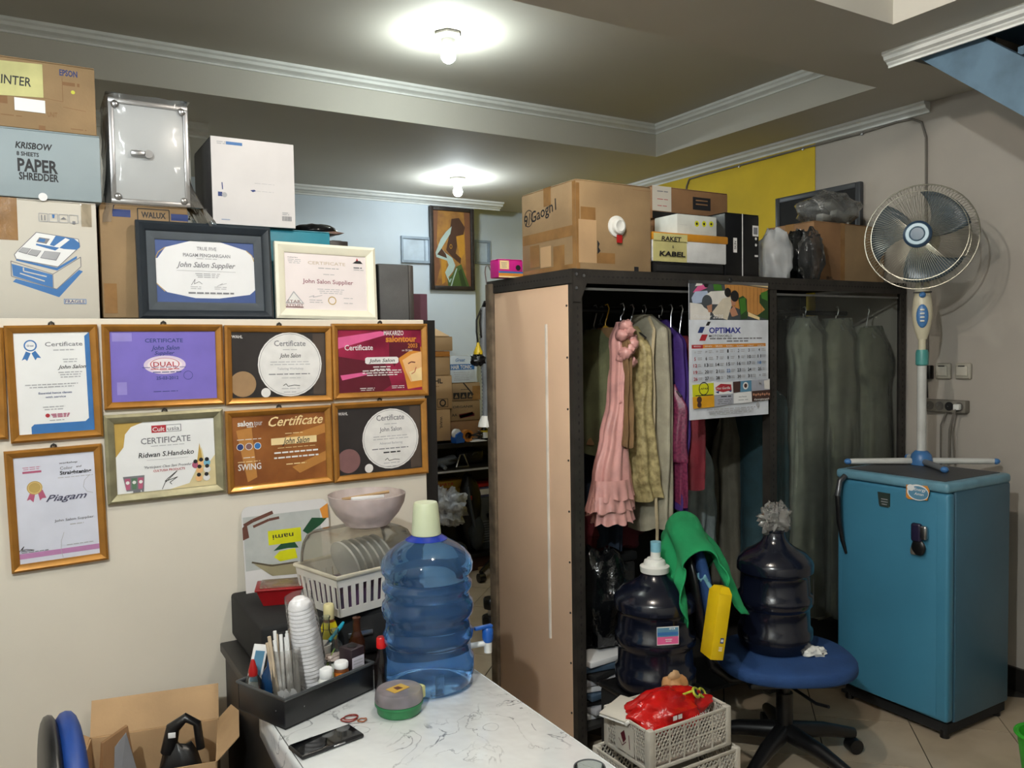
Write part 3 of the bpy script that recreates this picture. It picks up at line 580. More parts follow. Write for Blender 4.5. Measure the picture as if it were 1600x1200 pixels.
# ================================================================== BACK ROOM
# painting
x0, x1 = at(672, 380, Y=YN-.03).x, at(741, 380, Y=YN-.03).x; za, zb = at(706, 322, Y=YN-.03).z, at(706, 453, Y=YN-.03).z
za = min(za, ZC-.062)
t = thing('painting', 'tall framed painting of a figure in a green skirt on the back wall', 'painting', ((x0+x1)/2, YN-.012, zb)); W, Hh = x1-x0, za-zb; fw = .03
OB = M('painting_frame', (44, 36, 32), .5, var=.3, scale=30); OCH = M('painting_ochre', (166, 118, 52), .6, rgb2=(124, 82, 46), scale=10)
for a, b_, c_, d_ in ((-W/2, -W/2+fw, 0, Hh), (W/2-fw, W/2, 0, Hh), (-W/2+fw, W/2-fw, 0, fw), (-W/2+fw, W/2-fw, Hh-fw, Hh)): G().rbox(a, b_, -.025, 0, c_, d_, .005).build('frame_rail', OB, t)
G().box(-W/2+fw-.002, W/2-fw+.002, -.008, -.002, fw-.002, Hh-fw+.002).build('canvas', OCH, t, 0)
P = Print(t, -W/2+fw, fw, W-2*fw, Hh-2*fw, -.0082)
PB = ink('paint_brown', (120, 78, 52)); PS = ink('paint_pale', (168, 186, 178)); PD = ink('paint_dark', (72, 46, 32)); PG = ink('paint_green', (70, 92, 44)); PY = ink('paint_yellow', (180, 128, 42)); PG2 = ink('paint_green_dark', (44, 62, 30))
P.poly(PB, [(.84, 0), (1, 0), (1, 1), (.88, 1)]); P.poly(PB, [(0, 0), (.14, 0), (.10, .4), (.18, .75), (.05, 1), (0, 1)]); P.poly(PY, [(.60, .32), (.84, .26), (.84, .55), (.72, .65)]); P.poly(PY, [(.20, .58), (.36, .60), (.3, .95), (.22, .98)])
P.poly(PD, [(.50, .10), (.70, .08), (.86, .20), (.82, .30), (.62, .33), (.64, .46), (.60, .56), (.74, .62), (.72, .70), (.52, .62), (.34, .52), (.42, .34)])
P.poly(PS, [(.50, .20), (.34, .28), (.20, .38), (.06, .56), (.08, .62), (.36, .66), (.40, .72), (.30, .82), (.36, .90), (.52, .80), (.58, .72), (.50, .62), (.32, .56), (.22, .50), (.36, .38), (.46, .30)])
P.poly(PD, [(.10, .585), (.22, .50), (.33, .575), (.36, .63)]); P.poly(PG, [(.60, .74), (.74, .70), (.96, 1), (.38, 1), (.36, .92), (.50, .84)]); P.poly(PG2, [(.66, .80), (.74, .76), (.88, 1), (.74, 1)]); P.stroke(PS, [(.62, .76), (.52, .90), (.46, 1)], .03); P.stroke(PS, [(.36, .86), (.42, .95), (.46, .9)], .03)
P.ring(PY, .47, .47, .035, .3, .03); P.done()
# ventilation panels on the back wall
for a, b_, lab in ((626, 671, 'pale square vent panel on the back wall left of the painting'), (741, 765, 'pale square vent panel on the back wall right of the painting')):
    Yv = YN if a < 700 else YB
    x0, x1 = at(a, 390, Y=Yv).x, at(b_, 390, Y=Yv).x; z1, z0 = at((a+b_)/2, 370 if a < 700 else 376, Y=Yv).z, at((a+b_)/2, 411 if a < 700 else 413, Y=Yv).z
    t = thing('vent_panel', lab, 'vent', ((x0+x1)/2, Yv, z0), group='vent panels on the back wall'); W, Hh = x1-x0, z1-z0
    VP = M('vent_blue_white', (190, 204, 216), .6); VG = M('vent_edge', (150, 164, 178), .6)
    G().box(-W/2, W/2, -.008, 0, 0, Hh).build('panel', VP, t, 0)
    for p_ in ((-W/2, W/2, 0, .018), (-W/2, W/2, Hh-.018, Hh), (-W/2, -W/2+.014, .018, Hh-.018), (W/2-.014, W/2, .018, Hh-.018)): G().box(p_[0], p_[1], -.022, -.008, p_[2], p_[3]).build('rim', VG, t, 0)
    G().box(W*.3, W*.3+.008, -.014, -.008, .018, Hh-.018).build('divider', VG, t, 0)
# shelf unit in the gap
YK = 4.95
def bx(px, py, Y=YK): return at(px, py, Y=Y)
shelf = thing('storage_rack', 'black storage rack seen through the gap, loaded with cartons and bags', 'rack', (0, 0, 0))
sx0, sx1 = bx(655, 700).x, 3.25
lv = [bx(720, 691).z-.03, bx(720, 731).z-.02, bx(745, 864).z-.02]
for zz, th in zip(lv, (.03, .02, .02)): G().box(sx0, sx1, YK-.03, YK+.5, zz, zz+th).build('shelf_board', BLACKW, shelf, 0)
for x in (sx0, sx1-.03):
    for y in (YK-.03, YK+.47): G().box(x, x+.03, y, y+.03, 0, lv[0]+.03).build('post', BLACKW, shelf, 0)
G().box(sx0, sx1, YK+.505, YK+.515, .3, lv[0]).build('back_panel', BLACKW, shelf, 0)
G().box(sx0+.03, sx1-.03, YK-.032, YK-.028, lv[1]-.001, lv[1]+.012).build('edge_strip', LGREY, shelf, 0)
z1s, z2s, z3s = lv[0]+.031, lv[1]+.021, lv[2]+.021
def back_box(label, pxr, mat, dep=.24, Y=YK, z0=None, draw=None, name='carton', flap=True):
    t, P, b = carton(name, label, 'box', Y, pxr, dep, mat, flap=flap, group='cartons on the black rack')
    if draw: draw(P)
    P.done(); return b[3]
def d_w1(P): P.text(INK, 'WAHL', .40, .16, .14, .62, bold=.02); P.words(CARD3, .2, .6, .32, h=.02); P.stroke(INK, [(.02, .70), (.44, .70), (.44, .94), (.02, .94)], .014); P.stroke(INK, [(.54, .70), (.86, .70), (.86, .94), (.54, .94), (.54, .70)], .014); P.poly(INK, [(.12, .84), (.24, .76), (.36, .84)]); P.ring(INK, .7, .82, .1, .35)
def d_w2(P): P.text(INK, 'WAHL', .70, .42, .10*.9, None, 0, 'c', -math.pi/2); P.words(CARD3, .5, .52, .4, 6, .05, .03); P.rect(CARD3, .0, .82, .3, .98)
def d_tonic(P): P.rect(PBLUE, 0, .31, 1, .52); P.text(OWHITE, 'HAIR TONIC', .46, .415, .14, .84, bold=.02); P.text(PBLUE, 'Great', .42, .15, .12, .4, .4); P.words(LGREY, .12, .8, .62, 5, .07, .025)
def d_sym(P):
    for k in range(3): P.rect(INK, .04+k*.25, .55, .26+k*.25, .9); P.poly(CARD, [(.08+k*.25, .84), (.15+k*.25, .62), (.22+k*.25, .84)])
    P.rect(TAPE, .72, .2, 1, 1); P.stroke(INK, [(.4, 0), (.75, .7)], .04); P.words(INK, .3, .6, .38, h=.03)
def d_hand(P): P.text(INK, 'ORGANIK', .42, .3, .12, .7, .1); P.stroke(DRED, [(.28, .75), (.75, .66), (.3, .82), (.8, .72)], .09); P.text(INK, 'AA', .12, .7, .14, .18)
zt5 = back_box('brown carton lettered WAHL sideways, bottom of the left stack on the rack', (655, 640, 704, 690), CARD2, draw=d_w2)
def zbox(label, px0, px1, ytop, z0, mat, Y=YK, dep=.24, draw=None, flap=True, name='carton'):
    X0, X1 = at(px0, ytop, Y=Y).x, at(px1, ytop, Y=Y).x; z1 = at((px0+px1)/2, ytop, Y=Y).z
    t, P, b = carton(name, label, 'box', Y, None, dep, mat, box=(X0, X1, z0+.001, z1), flap=flap, group='cartons on the black rack')
    if draw: draw(P)
    P.done(); LAST[0] = t; return z1+.001
LAST = [None]
zz = zbox('brown carton lettered WAHL upright, second in the left stack on the rack', 655, 706, 587, zt5, CARD2, draw=d_w1)
zz = zbox('plain brown carton third from the bottom of the rack stack', 655, 703, 558, zz, CARD2)
zz = zbox('flat orange carton near the top of the rack stack', 655, 703, 549, zz, M('carton_orange', (196, 130, 60), .7), flap=False)
zz = zbox('brown carton with a sloping lid, top of the rack stack', 655, 707, 526, zz, CARD2, Y=YK-.01)
t = LAST[0]; zl = zz-t.location.z
G().quadbox([(-.11, 0, zl), (.10, 0, zl), (.10, .24, zl), (-.11, .24, zl), (-.11, 0, zl+.003), (.10, 0, zl+.003), (.05, .24, zl+.09), (-.11, .24, zl+.09)]).build('lid', CARD2, t, 0)
yb = YK+.03
zq = zbox('dark brown carton standing lowest in the right stack on the rack', 704, 753, 657, z1s, CARD3, Y=yb)
zq = zbox('brown carton with scribbled out handwriting, middle of the right rack stack', 704, 750, 626, zq, CARD, Y=yb, draw=d_hand)
zq = zbox('brown carton with black handling symbols, below the hair tonic box', 706, 750, 598, zq, CARD, Y=yb, draw=d_sym)
zbox('white box printed HAIR TONIC with a blue band', 703, 741, 556, zq, M('tonic_white', (214, 224, 232), .5), Y=yb, draw=d_tonic, name='hair_tonic_box')
# small things on the top shelf
Yd = YK+.0
c = at(713, 688, Y=Yd); t = thing('tape_dispenser', 'blue tape dispenser with a white roll on the rack', 'tape dispenser', (c.x, Yd-.02, z1s), .3)
G().prism([(-.035, 0), (.04, 0), (.045, .02), (.02, .035), (.03, .06), (.01, .075), (-.03, .06), (-.04, .03)], -.025, .025).build('body', BLUEP, t); G().cyl((-.012, -.012, .062), (-.012, .012, .062), .034, n=24).build('tape_roll', WHITE, t)
c = at(727, 686, Y=Yd); t = thing('tape_roll', 'brown parcel tape roll standing beside the blue dispenser', 'tape', (c.x+.01, Yd-.005, z1s+.042))
g = G(); n = 28
for r0, r1, yy in ((.042, .026, .024),):
    ring = lambda r, y: [(r*math.cos(2*math.pi*i/n), y, r*math.sin(2*math.pi*i/n)) for i in range(n)]
    v = ring(r0, -yy)+ring(r0, yy)+ring(r1, yy)+ring(r1, -yy); g.add(v, [[a*n+i, a*n+(i+1) % n, ((a+1) % 4)*n+(i+1) % n, ((a+1) % 4)*n+i] for a in range(4) for i in range(n)])
g.build('roll', M('tape_tan', (176, 112, 50), .3), t)
c = at(743, 684, Y=Yd); t = thing('cable_coil', 'coil of black cable lying on the rack top shelf', 'cable', (c.x, Yd, z1s+.002))
G().tube([(.05*math.cos(a*.5), .05*math.sin(a*.5), .012+.0012*a+.006*math.sin(a*1.3)) for a in range(44)], .005, 6).build('coil', BLK, t); G().box(-.06, .06, -.055, .055, -.001, .003).build('paper', WHITE, t, 0)
c = at(759, 680, Y=Yd); t = thing('bottle', 'dark bottle with white and yellow label on the rack beside the post', 'bottle', (c.x, Yd+.02, z1s))
G().lathe([(0, 0), (.024, 0), (.026, .01), (.026, .075), (.012, .09), (.010, .12), (0, .12)], 20).build('body', BLKG, t); G().lathe([(.0265, .015), (.0265, .055)], 20).build('label', WHITE, t); G().lathe([(.0265, .055), (.0265, .068)], 20).build('label_band', ink('label_yellow', (205, 180, 40)), t)
# second shelf clutter
c = at(700, 725, Y=YK); t = thing('hair_dryer', 'grey hair dryer lying on the middle rack shelf', 'hair dryer', (c.x, YK+.06, z2s+.035), .2)
G().tube([(-.10, 0, 0), (-.05, 0, .004), (0, 0, .006), (.05, 0, .012), (.09, 0, .02)], [.026, .032, .034, .036, .03], 14).build('barrel', M('grey_plastic', (96, 102, 108), .4), t); G().tube([(-.04, 0, 0), (-.05, -.05, -.015), (-.06, -.09, -.02)], .014, 10).build('handle', MATS['grey_plastic'], t)
c = at(724, 724, Y=YK); t = thing('metal_stand', 'small bent metal stand on the middle rack shelf', 'stand', (c.x, YK+.03, z2s))
G().tube([(-.05, -.02, .004), (-.01, 0, .085), (.02, 0, .085), (.045, -.02, .004), (-.05, -.02, .004)], .006, 8).build('loop', STEEL, t); G().quadbox([(-.10, -.01, .05), (-.02, -.02, .06), (-.02, .03, .06), (-.10, .03, .05), (-.10, -.01, .054), (-.02, -.02, .064), (-.02, .03, .064), (-.10, .03, .054)]).build('blade', STEEL, t, 0)
c = at(752, 722, Y=YK); t = thing('black_case', 'black rounded case on the middle rack shelf', 'case', (c.x, YK+.08, z2s)); G().rbox(-.09, .07, 0, .16, 0, .11, .03, 4).build('body', BLK, t); G().tube([(-.03, -.002, .07), (-.02, -.012, .085), (.01, -.012, .085), (.02, -.002, .07)], .005, 6).build('handle', STEEL, t)
# lower shelf: yellow box, white bag, rucksack, shoes
t, P, b = carton('yellow_carton', 'yellow printed carton behind the white plastic bag on the rack', 'box', YK+.1, (668, 750, 723, 800), .2, M('carton_yellow', (176, 138, 46), .6)); P.text(REDI, 'CAHAYA', .45, .14, .1, .6); P.words(DRED, .3, .8, .28, h=.04); P.done()
b0 = t.location.z
t2 = thing('under_carton', 'dark storage tub under the yellow carton on the rack', 'tub', (t.location.x, YK+.1, z3s)); hh = b0-z3s-.002
G().rbox(-.14, .13, 0, .25, 0, hh-.02, .02).build('tub', BLK, t2); G().rbox(-.15, .14, -.01, .26, hh-.02, hh, .008).build('lid', DARKIN, t2)
c = at(703, 795, Y=YK-.02); t = thing('plastic_bag', 'crumpled white plastic shopping bag on the rack', 'bag', (c.x, YK-.0, c.z))
WB = M('white_bag_film', (196, 200, 208), .3, var=.2, scale=30, bump=.6, bscale=40)
G().blob((0, 0, 0), (.13, .10, .11), .55, 2.2, 3, 40).build('bag', WB, t, 60); G().blob((-.07, .0, .10), (.05, .05, .06), .6, 2.6, 8, 24).build('bag_handle', WB, t, 60)
c = at(742, 770, Y=YK); hr = at(742, 742, Y=YK).z-z3s; t = thing('rucksack', 'black rucksack with small red badge standing on the rack', 'bag', (c.x, YK+.09, z3s+.001))
G().blob((0, 0, hr*.5), (.085, .085, hr*.5), .14, 1.8, 5, 28, flat=hr*.5).build('body', BLK, t, 70); G().rbox(-.05, -.022, -.09, -.078, hr*.68, hr*.68+.03, .003).build('badge', REDP, t); G().tube([(-.05, -.075, hr*.85), (-.04, -.10, hr*.6), (-.01, -.095, hr*.35), (.03, -.07, hr*.1)], .012, 8).build('strap', M('grey_strap', (70, 76, 84), .7), t); G().blob((.02, -.07, hr*.24), (.06, .04, hr*.2), .25, 2, 9, 20).build('front_pocket', M('rucksack_grey', (60, 64, 68), .8), t, 70)
for k, (px_, rz_) in enumerate(((698, 1.3), (722, 1.45))):
    c = at(px_, 842, Y=YK-.02); t = thing('shoe', ('left' if k == 0 else 'right')+' one of the two dark grey shoes on the lower rack board', 'shoe', (c.x, YK+.05, z3s), rz_, 'pair of shoes on the rack')
    G().tube([(-.12, 0, .045), (-.08, 0, .05), (-.02, 0, .05), (.05, 0, .04), (.10, 0, .032), (.13, 0, .026)], [.03, .04, .042, .038, .034, .018], 14).build('upper', M('shoe_grey', (62, 66, 70), .7), t, 60); G().rbox(-.135, .135, -.04, .04, 0, .018, .012, 3).build('sole', M('shoe_sole', (96, 78, 60), .7), t)
c = at(757, 775, Y=YK+.04); t = thing('storage_tub', 'storage tub with a red lid beside the rucksack', 'tub', (c.x+.05, YK+.06, at(757, 778, Y=YK+.04).z)); G().rbox(-.1, .1, 0, .2, 0, .075, .01).build('tub', M('tub_violet', (84, 88, 128), .5), t); G().rbox(-.105, .105, -.005, .205, .075, .10, .01).build('lid', REDP, t); G().box(-.08, .0, -.001, 0, .02, .06).build('label', WHITE, t, 0)
hh = t.location.z; t = thing('louvred_box', 'grey louvred metal box under the red lidded tub', 'box', (c.x+.05, YK+.06, z3s)); G().rbox(-.11, .11, 0, .2, 0, hh-z3s-.001, .004).build('body', M('grey_metal_dark', (80, 82, 84), .5), t)
for k in range(9): G().box(-.10, .10, -.006, 0, .05+k*.018, .058+k*.018).build('slat', M('grey_metal_light', (130, 132, 132), .4), t, 0)
# drawer and castor chair legs under the rack
c = at(752, 860, Y=YK); t = thing('drawer_unit', 'dark brown drawer box under the rack shelf', 'drawer', (c.x, YK-.0, lv[2]-.001-.2), 0); G().box(-.3, .3, .02, .35, .0, .199).build('body', M('brown_wood', (76, 44, 32), .5), t, 0); G().rbox(-.29, .29, 0, .02, .02, .19, .004).build('drawer_front', MATS['brown_wood'], t); G().box(-.03, .03, -.012, 0, .09, .12).build('handle', CARD2, t, 0)
c = at(752, 905, Z=.02); t = thing('castor_base', 'black castor foot of a chair below the rack', 'chair base', (c.x, c.y, 0)); G().cyl((-.022, 0, .03), (.022, 0, .03), .03, n=20).build('castor', BLK, t); G().tube([(0, 0, .065), (.12, .1, .085), (.3, .25, .10)], [.016, .02, .03], 10).build('arm', BLK, t); G().tube([(0, 0, .03), (0, 0, .07)], .008, 8).build('stem', BLK, t); G().tube([(0.3, .25, .10), (.3, .25, .35)], .03, 12).build('column', BLK, t); G().rbox(.2, .4, .15, .3, .35, .40, .03).build('seat_pan', BLK, t)
G().cyl((.58, .25, .03), (.62, .25, .03), .03, n=16).build('castor', BLK, t); G().tube([(.3, .25, .1), (.6, .25, .065)], .016, 8).build('arm', BLK, t)
for k, (yy, lab) in enumerate(((952, 'upper black dumbbell weight on the floor beside the wardrobe'), (972, 'lower black dumbbell weight on the floor beside the wardrobe'))):
    pass
c = at(768, 978, Z=0); t = thing('dumbbell', 'black dumbbell standing on the floor beside the wardrobe post', 'dumbbell', (c.x, c.y, 0)); G().lathe([(0, 0), (.05, 0), (.055, .01), (.055, .05), (.05, .06), (.018, .062), (.018, .10), (.042, .102), (.046, .11), (.046, .15), (.04, .16), (0, .16)], 8).build('weights', BLK, t); G().lathe([(.019, .06), (.019, .104)], 12).build('grip', STEEL, t)

# ================================================================== WARDROBE of slotted steel
YW, YWB = 2.42, 3.05
WX0 = 1.71; WX1 = XW-.03; WZ = 1.832
wr = thing('wardrobe', 'large black slotted steel wardrobe with a tan board side, full of clothes', 'wardrobe', (0, 0, 0))
PW = .042
TANB = M('tan_board', (220, 186, 156), .6, var=.05, scale=2.2); AGED = M('aged_wood_post', (112, 96, 78), .7, var=.3, scale=16)
def angle(x, y, sx, sy, z0, z1, nm='post'):
    """L shaped slotted upright whose corner is at x,y and whose legs run towards sx, sy"""
    g = G().box(min(x, x+sx*PW), max(x, x+sx*PW), min(y, y+sy*.004), max(y, y+sy*.004), z0, z1).box(min(x, x+sx*.004), max(x, x+sx*.004), min(y+sy*.004, y+sy*PW), max(y+sy*.004, y+sy*PW), z0, z1)
    o = g.build(nm, IRON, wr, 0)
    h = G(); zz = z0+.04
    while zz < z1-.03:
        h.add([(x+sx*PW*.5+.004*math.cos(a*1.0472), y-sy*.0006, zz+.007*math.sin(a*1.0472)) for a in range(6)], [list(range(6))]); zz += .03
    tag(h.build('slot_holes', DARKIN, o, 0), kind='stuff')
angle(WX0, YW, 1, 1, 0, WZ); angle(WX1, YW, -1, 1, 0, WZ); angle(WX1, YWB, -1, -1, 0, WZ)
XM = at(1209, 560, Y=YW).x
angle(XM-.02, YW+.003, 1, 1, .02, WZ-.03)
G().rbox(WX0-.012, WX0+.03, YWB-.055, YWB, 0, WZ-.012, .004).build('back_post', AGED, wr)
def rail(p0, p1, nrm, hgt=.052):
    p0, p1, nrm = Vector(p0), Vector(p1), Vector(nrm); g = G(); d = (p1-p0).normalized(); L_ = (p1-p0).length
    a = [p0, p1]; v = [tuple(p+nrm*k+Vector((0, 0, zz))) for zz in (-hgt, 0) for p in a for k in (0, -.004)]
    g.add(v, [(0, 1, 3, 2), (4, 6, 7, 5), (0, 4, 5, 1), (2, 3, 7, 6), (0, 2, 6, 4), (1, 5, 7, 3)])
    o = g.build('top_rail', IRON, wr, 0); h = G(); s_ = .03
    while s_ < L_-.03:
        c = p0+d*s_+nrm*.0006-Vector((0, 0, hgt*.5)); h.add([tuple(c+d*(.007*math.cos(q*1.0472))+Vector((0, 0, .004*math.sin(q*1.0472)))) for q in range(6)], [list(range(6))]); s_ += .022
    tag(h.build('slot_holes', DARKIN, o, 0), kind='stuff')
rail((WX0, YW-.002, WZ), (WX1, YW-.002, WZ), (0, -1, 0)); rail((WX0-.004, YW, WZ), (WX0-.004, YWB, WZ), (-1, 0, 0)); rail((WX0, YWB+.004, WZ), (WX1, YWB+.004, WZ), (0, 1, 0))
G().prism([(-.03, 0), (.04, 0), (.04, -.03), (.0, -.12), (-.03, -.12)], YW-.006, YW-.003).xf(Matrix.Translation((WX0+.03, 0, WZ))).build('gusset', IRON, wr, 0)
for dx, dz in ((.012, -.02), (.045, -.025), (.012, -.07)): G().cyl((WX0+dx, YW-.010, WZ+dz), (WX0+dx, YW-.005, WZ+dz), .006, n=6).build('bolt', STEEL, wr)
sp_ = G().rbox(WX0-.001, WX0+.006, YW+.028, YWB-.06, .02, WZ-.055, .002).build('side_panel', TANB, wr)
for k in range(9): G().cyl((WX0-.004, YW+.036, .18+k*.19), (WX0, YW+.036, .18+k*.19), .004, n=8).build('tack', IRON, sp_)
G().tube([(WX0-.004, YW+.17, at(866, 506, X=WX0).z), (WX0-.005, YW+.17, 1.2), (WX0-.004, YW+.17, at(868, 1000, X=WX0).z)], .006, 6).build('cord_strip', M('strip_white', (222, 214, 204), .4), sp_)
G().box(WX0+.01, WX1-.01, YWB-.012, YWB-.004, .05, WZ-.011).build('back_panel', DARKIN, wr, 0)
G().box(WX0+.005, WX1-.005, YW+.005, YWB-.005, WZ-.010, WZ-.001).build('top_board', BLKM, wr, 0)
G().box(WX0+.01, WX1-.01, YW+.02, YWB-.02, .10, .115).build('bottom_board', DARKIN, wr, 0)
G().tube([(WX0+.01, YW+.33, 1.70), (WX1-.01, YW+.33, 1.70)], .012, 12).build('hanging_rod', BLK, wr)
G().box(WX0+PW, WX1-PW, YW+.012, YW+.02, WZ-.075, WZ-.066).build('door_track', M('track_grey', (120, 120, 118), .4, metal=.5), wr, 0)
gp = G().box(XM+.02, WX1-PW, YW+.02, YW+.024, .12, WZ-.07).build('glass_door', clear('door_glass', (240, 244, 240), .02, .10, .03, bump=0), wr, 0)
G().box(XM+.012, XM+.02, YW+.016, YW+.028, .12, WZ-.07).build('door_edge', M('door_edge_grey', (128, 128, 126), .4, metal=.4), gp, 0)
# ------------------------------------------------------------------ clothes
def garment(name, label, cat, rows, Y, ry, mat, ripple=.25, nf=7, seed=0, hang=True, group='clothes hanging in the wardrobe', closed_top=True, wire=STEEL, sleeves=None):
    """rows: (px centre, py, px half width) from top to bottom; hung at depth Y with half depth ry"""
    W = []
    for cx, py, hw in rows:
        c = at(cx, py, Y=Y); W.append((c.x, c.z, at(cx+hw, py, Y=Y).x-c.x))
    x0, z1 = W[0][0], W[0][1]; zb = W[-1][1]
    t = thing(name, label, cat, (x0, Y, zb), 0, group)
    def fn(u, v):
        k = v*(len(W)-1); i = min(int(k), len(W)-2); f = k-i; f = f*f*(3-2*f)
        cx = W[i][0]+(W[i+1][0]-W[i][0])*f; z_ = W[i][1]+(W[i+1][1]-W[i][1])*(k-i); r = W[i][2]+(W[i+1][2]-W[i][2])*f
        a = 2*math.pi*u; am = ripple*(.25+.75*v); q = 1+am*math.sin(nf*a+seed+1.5*noise.noise(Vector((v*2, seed, 0))))*.6+am*.5*noise.noise(Vector((math.cos(a)*2, math.sin(a)*2+seed, v*5)))
        rr = ry*(.35+.65*min(1, v*6)); return (cx-x0+r*q*math.cos(a), rr*q*math.sin(a), z_-zb+.012*math.sin(3*a+seed)*(v > .97))
    n = max(40, nf*8); G().grid(fn, n, 26, wrap=True).build('cloth', mat, t, 80)
    if hang:
        h = G().tube([(0, 0, 1.70-.012-zb+.03), (.012, 0, 1.70-zb+.022), (.02, 0, 1.70-zb+.005), (.012, 0, 1.70-zb-.02), (0, 0, z1-zb+.02), (0, 0, z1-zb-.01)], .0025, 6); h.build('hanger_hook', wire, t)
        G().tube([(0, -ry*.8, z1-zb-.05), (0, 0, z1-zb+.005), (0, ry*.8, z1-zb-.05)], .006, 6).build('hanger_bar', wire, t)
    return t, x0, zb, W
def cl(nm, rgb, rough=.8, rgb2=None, sc=12): return M(nm, rgb, rough, var=.16, scale=sc, bump=.15, bscale=120, rgb2=rgb2)
YH = 2.70
garment('shirt', 'olive green garment hanging at the left end of the rod', 'garment', [(928, 515, 5), (928, 560, 12), (932, 650, 16), (937, 705, 18)], YH+.05, .16, cl('cloth_olive', (92, 96, 66)), seed=1)
garment('trousers', 'dark blue denim garment hanging behind the olive one', 'garment', [(938, 508, 5), (942, 530, 10), (943, 600, 11), (942, 700, 12), (940, 850, 12)], YH+.12, .12, cl('cloth_denim', (38, 52, 72)), seed=2)
YHG = M('hanger_mustard', (196, 150, 40), .4)
garment('shirt', 'tan brown shirt on a mustard plastic hanger', 'garment', [(946, 512, 4), (948, 545, 8), (950, 600, 9), (949, 650, 11), (946, 692, 12)], YH-.02, .15, cl('cloth_tan', (130, 100, 66)), seed=3, wire=YHG)
PKS = M('pink_satin', (222, 164, 158), .32, var=.12, scale=14, bump=.1, bscale=60)
t, x0, zb, W = garment('dress', 'pale pink satin dress with ruffled bodice and tiered hem', 'dress', [(970, 503, 6), (969, 530, 13), (966, 572, 10), (963, 600, 8), (962, 626, 8), (959, 680, 16), (956, 740, 25), (953, 800, 32)], 2.60, .05, PKS, .22, 9, 4)
lx = lambda px, py, Y=2.60: at(px, py, Y=Y).x-x0
lz = lambda px, py, Y=2.60: at(px, py, Y=Y).z-zb
for k, (cx, y0, y1, r0, r1) in enumerate(((955, 748, 778, 27, 31), (952, 772, 796, 29, 34), (957, 790, 815, 25, 29))):
    rr0, rr1 = lx(cx+r0, y0)-lx(cx, y0), lx(cx+r1, y1)-lx(cx, y1); cxx = lx(cx, y0); za_, zb_ = lz(cx, y0), lz(cx, y1)
    G().grid(lambda u, v: (cxx+(rr0+(rr1-rr0)*v)*(1+.07*math.sin(13*2*math.pi*u+k)*v)*math.cos(2*math.pi*u), (.058+.010*v)*(1+.1*math.sin(13*2*math.pi*u+k)*v)*math.sin(2*math.pi*u), za_+(zb_-za_)*v+.006*math.sin(9*2*math.pi*u)*v), 90, 5, wrap=True).build('ruffle', PKS, t, 80)
rr_ = random.Random(4)
for k in range(9):
    cx, cy = 960+rr_.uniform(0, 20), 510+k*7; G().blob((lx(cx, cy), -.035+rr_.uniform(-.02, .01), lz(cx, cy)), (.026, .03, .024), .45, 3, k, 16).build('rosette', PKS, t, 70)
G().tube([(lx(961, 622), -.03, lz(961, 622)), (lx(958, 628), -.045, lz(958, 628)), (lx(966, 630), -.045, lz(966, 630)), (lx(962, 624), -.03, lz(962, 624))], .006, 6).build('bow', PKS, t)
GOLDC = cl('cloth_gold_lace', (186, 170, 122), .5, (132, 118, 78), 40); CHIF = cl('cloth_grey_chiffon', (150, 146, 128), .7)
garment('dress', 'gold lace and grey chiffon dress hanging right of the pink one', 'dress', [(985, 510, 6), (986, 545, 12), (986, 600, 13), (984, 635, 14), (990, 690, 20), (994, 740, 20), (1000, 775, 18)], 2.66, .12, GOLDC, .18, 8, 6)
t, x0, zb, W = garment('robe', 'ivory robe with a light trim edge hanging beside the gold dress', 'robe', [(1004, 492, 10), (1009, 520, 17), (1012, 570, 15), (1013, 640, 13), (1012, 720, 14), (1010, 822, 16)], 2.68, .14, cl('cloth_ivory', (164, 158, 138), .6), .16, 7, 8)
G().tube([(at(x, y, Y=2.56).x-x0, 2.56-2.68, at(x, y, Y=2.56).z-zb) for x, y in ((1014, 496), (1022, 515), (1019, 560), (1022, 620), (1021, 690), (1024, 760), (1027, 830), (1026, 880))], .007, 6).build('trim', cl('cloth_trim', (196, 180, 146)), t)
garment('gown', 'vivid purple gown hanging in the wardrobe', 'gown', [(1030, 500, 5), (1033, 540, 10), (1036, 600, 12), (1036, 665, 14), (1034, 720, 10), (1032, 790, 12)], 2.70, .15, cl('cloth_purple', (66, 38, 118), .7), .2, 7, 9)
garment('gown', 'dusty pink sequinned top hanging right of the purple gown', 'garment', [(1046, 600, 5), (1049, 640, 9), (1047, 690, 11), (1048, 718, 10), (1048, 722, 4), (1048, 785, 4)], 2.62, .09, cl('cloth_sequin', (128, 52, 82), .35, (90, 30, 60), 90), .2, 6, 10)
garment('gown', 'dark red gown hanging left of the calendar', 'gown', [(1062, 525, 5), (1064, 560, 10), (1066, 640, 11), (1066, 700, 12), (1064, 757, 13)], 2.66, .13, cl('cloth_red', (112, 20, 34), .7), .2, 6, 11)
garment('curtain', 'pale grey fabric length hanging low behind the green cloth', 'fabric', [(1088, 690, 10), (1088, 740, 20), (1086, 790, 24), (1084, 860, 26)], 2.86, .08, cl('cloth_pale_grey', (140, 150, 150)), .25, 9, 12, hang=False)
garment('curtain', 'brown grey fabric length hanging below the calendar', 'fabric', [(1140, 650, 14), (1142, 720, 24), (1144, 800, 26), (1146, 930, 26)], 2.88, .08, cl('cloth_brown_grey', (96, 92, 80)), .25, 9, 13, hang=False)
garment('coat', 'dark teal coat hanging behind the calendar edge', 'coat', [(1188, 600, 8), (1188, 640, 12), (1188, 720, 14), (1188, 900, 14)], 2.72, .15, cl('cloth_teal', (38, 66, 74)), .2, 6, 14)
garment('coat', 'black coat behind the glass door beside the calendar', 'coat', [(1228, 500, 6), (1236, 540, 18), (1240, 600, 22), (1240, 720, 22), (1238, 800, 22)], 2.84, .12, cl('cloth_black', (20, 20, 24)), .2, 6, 15)
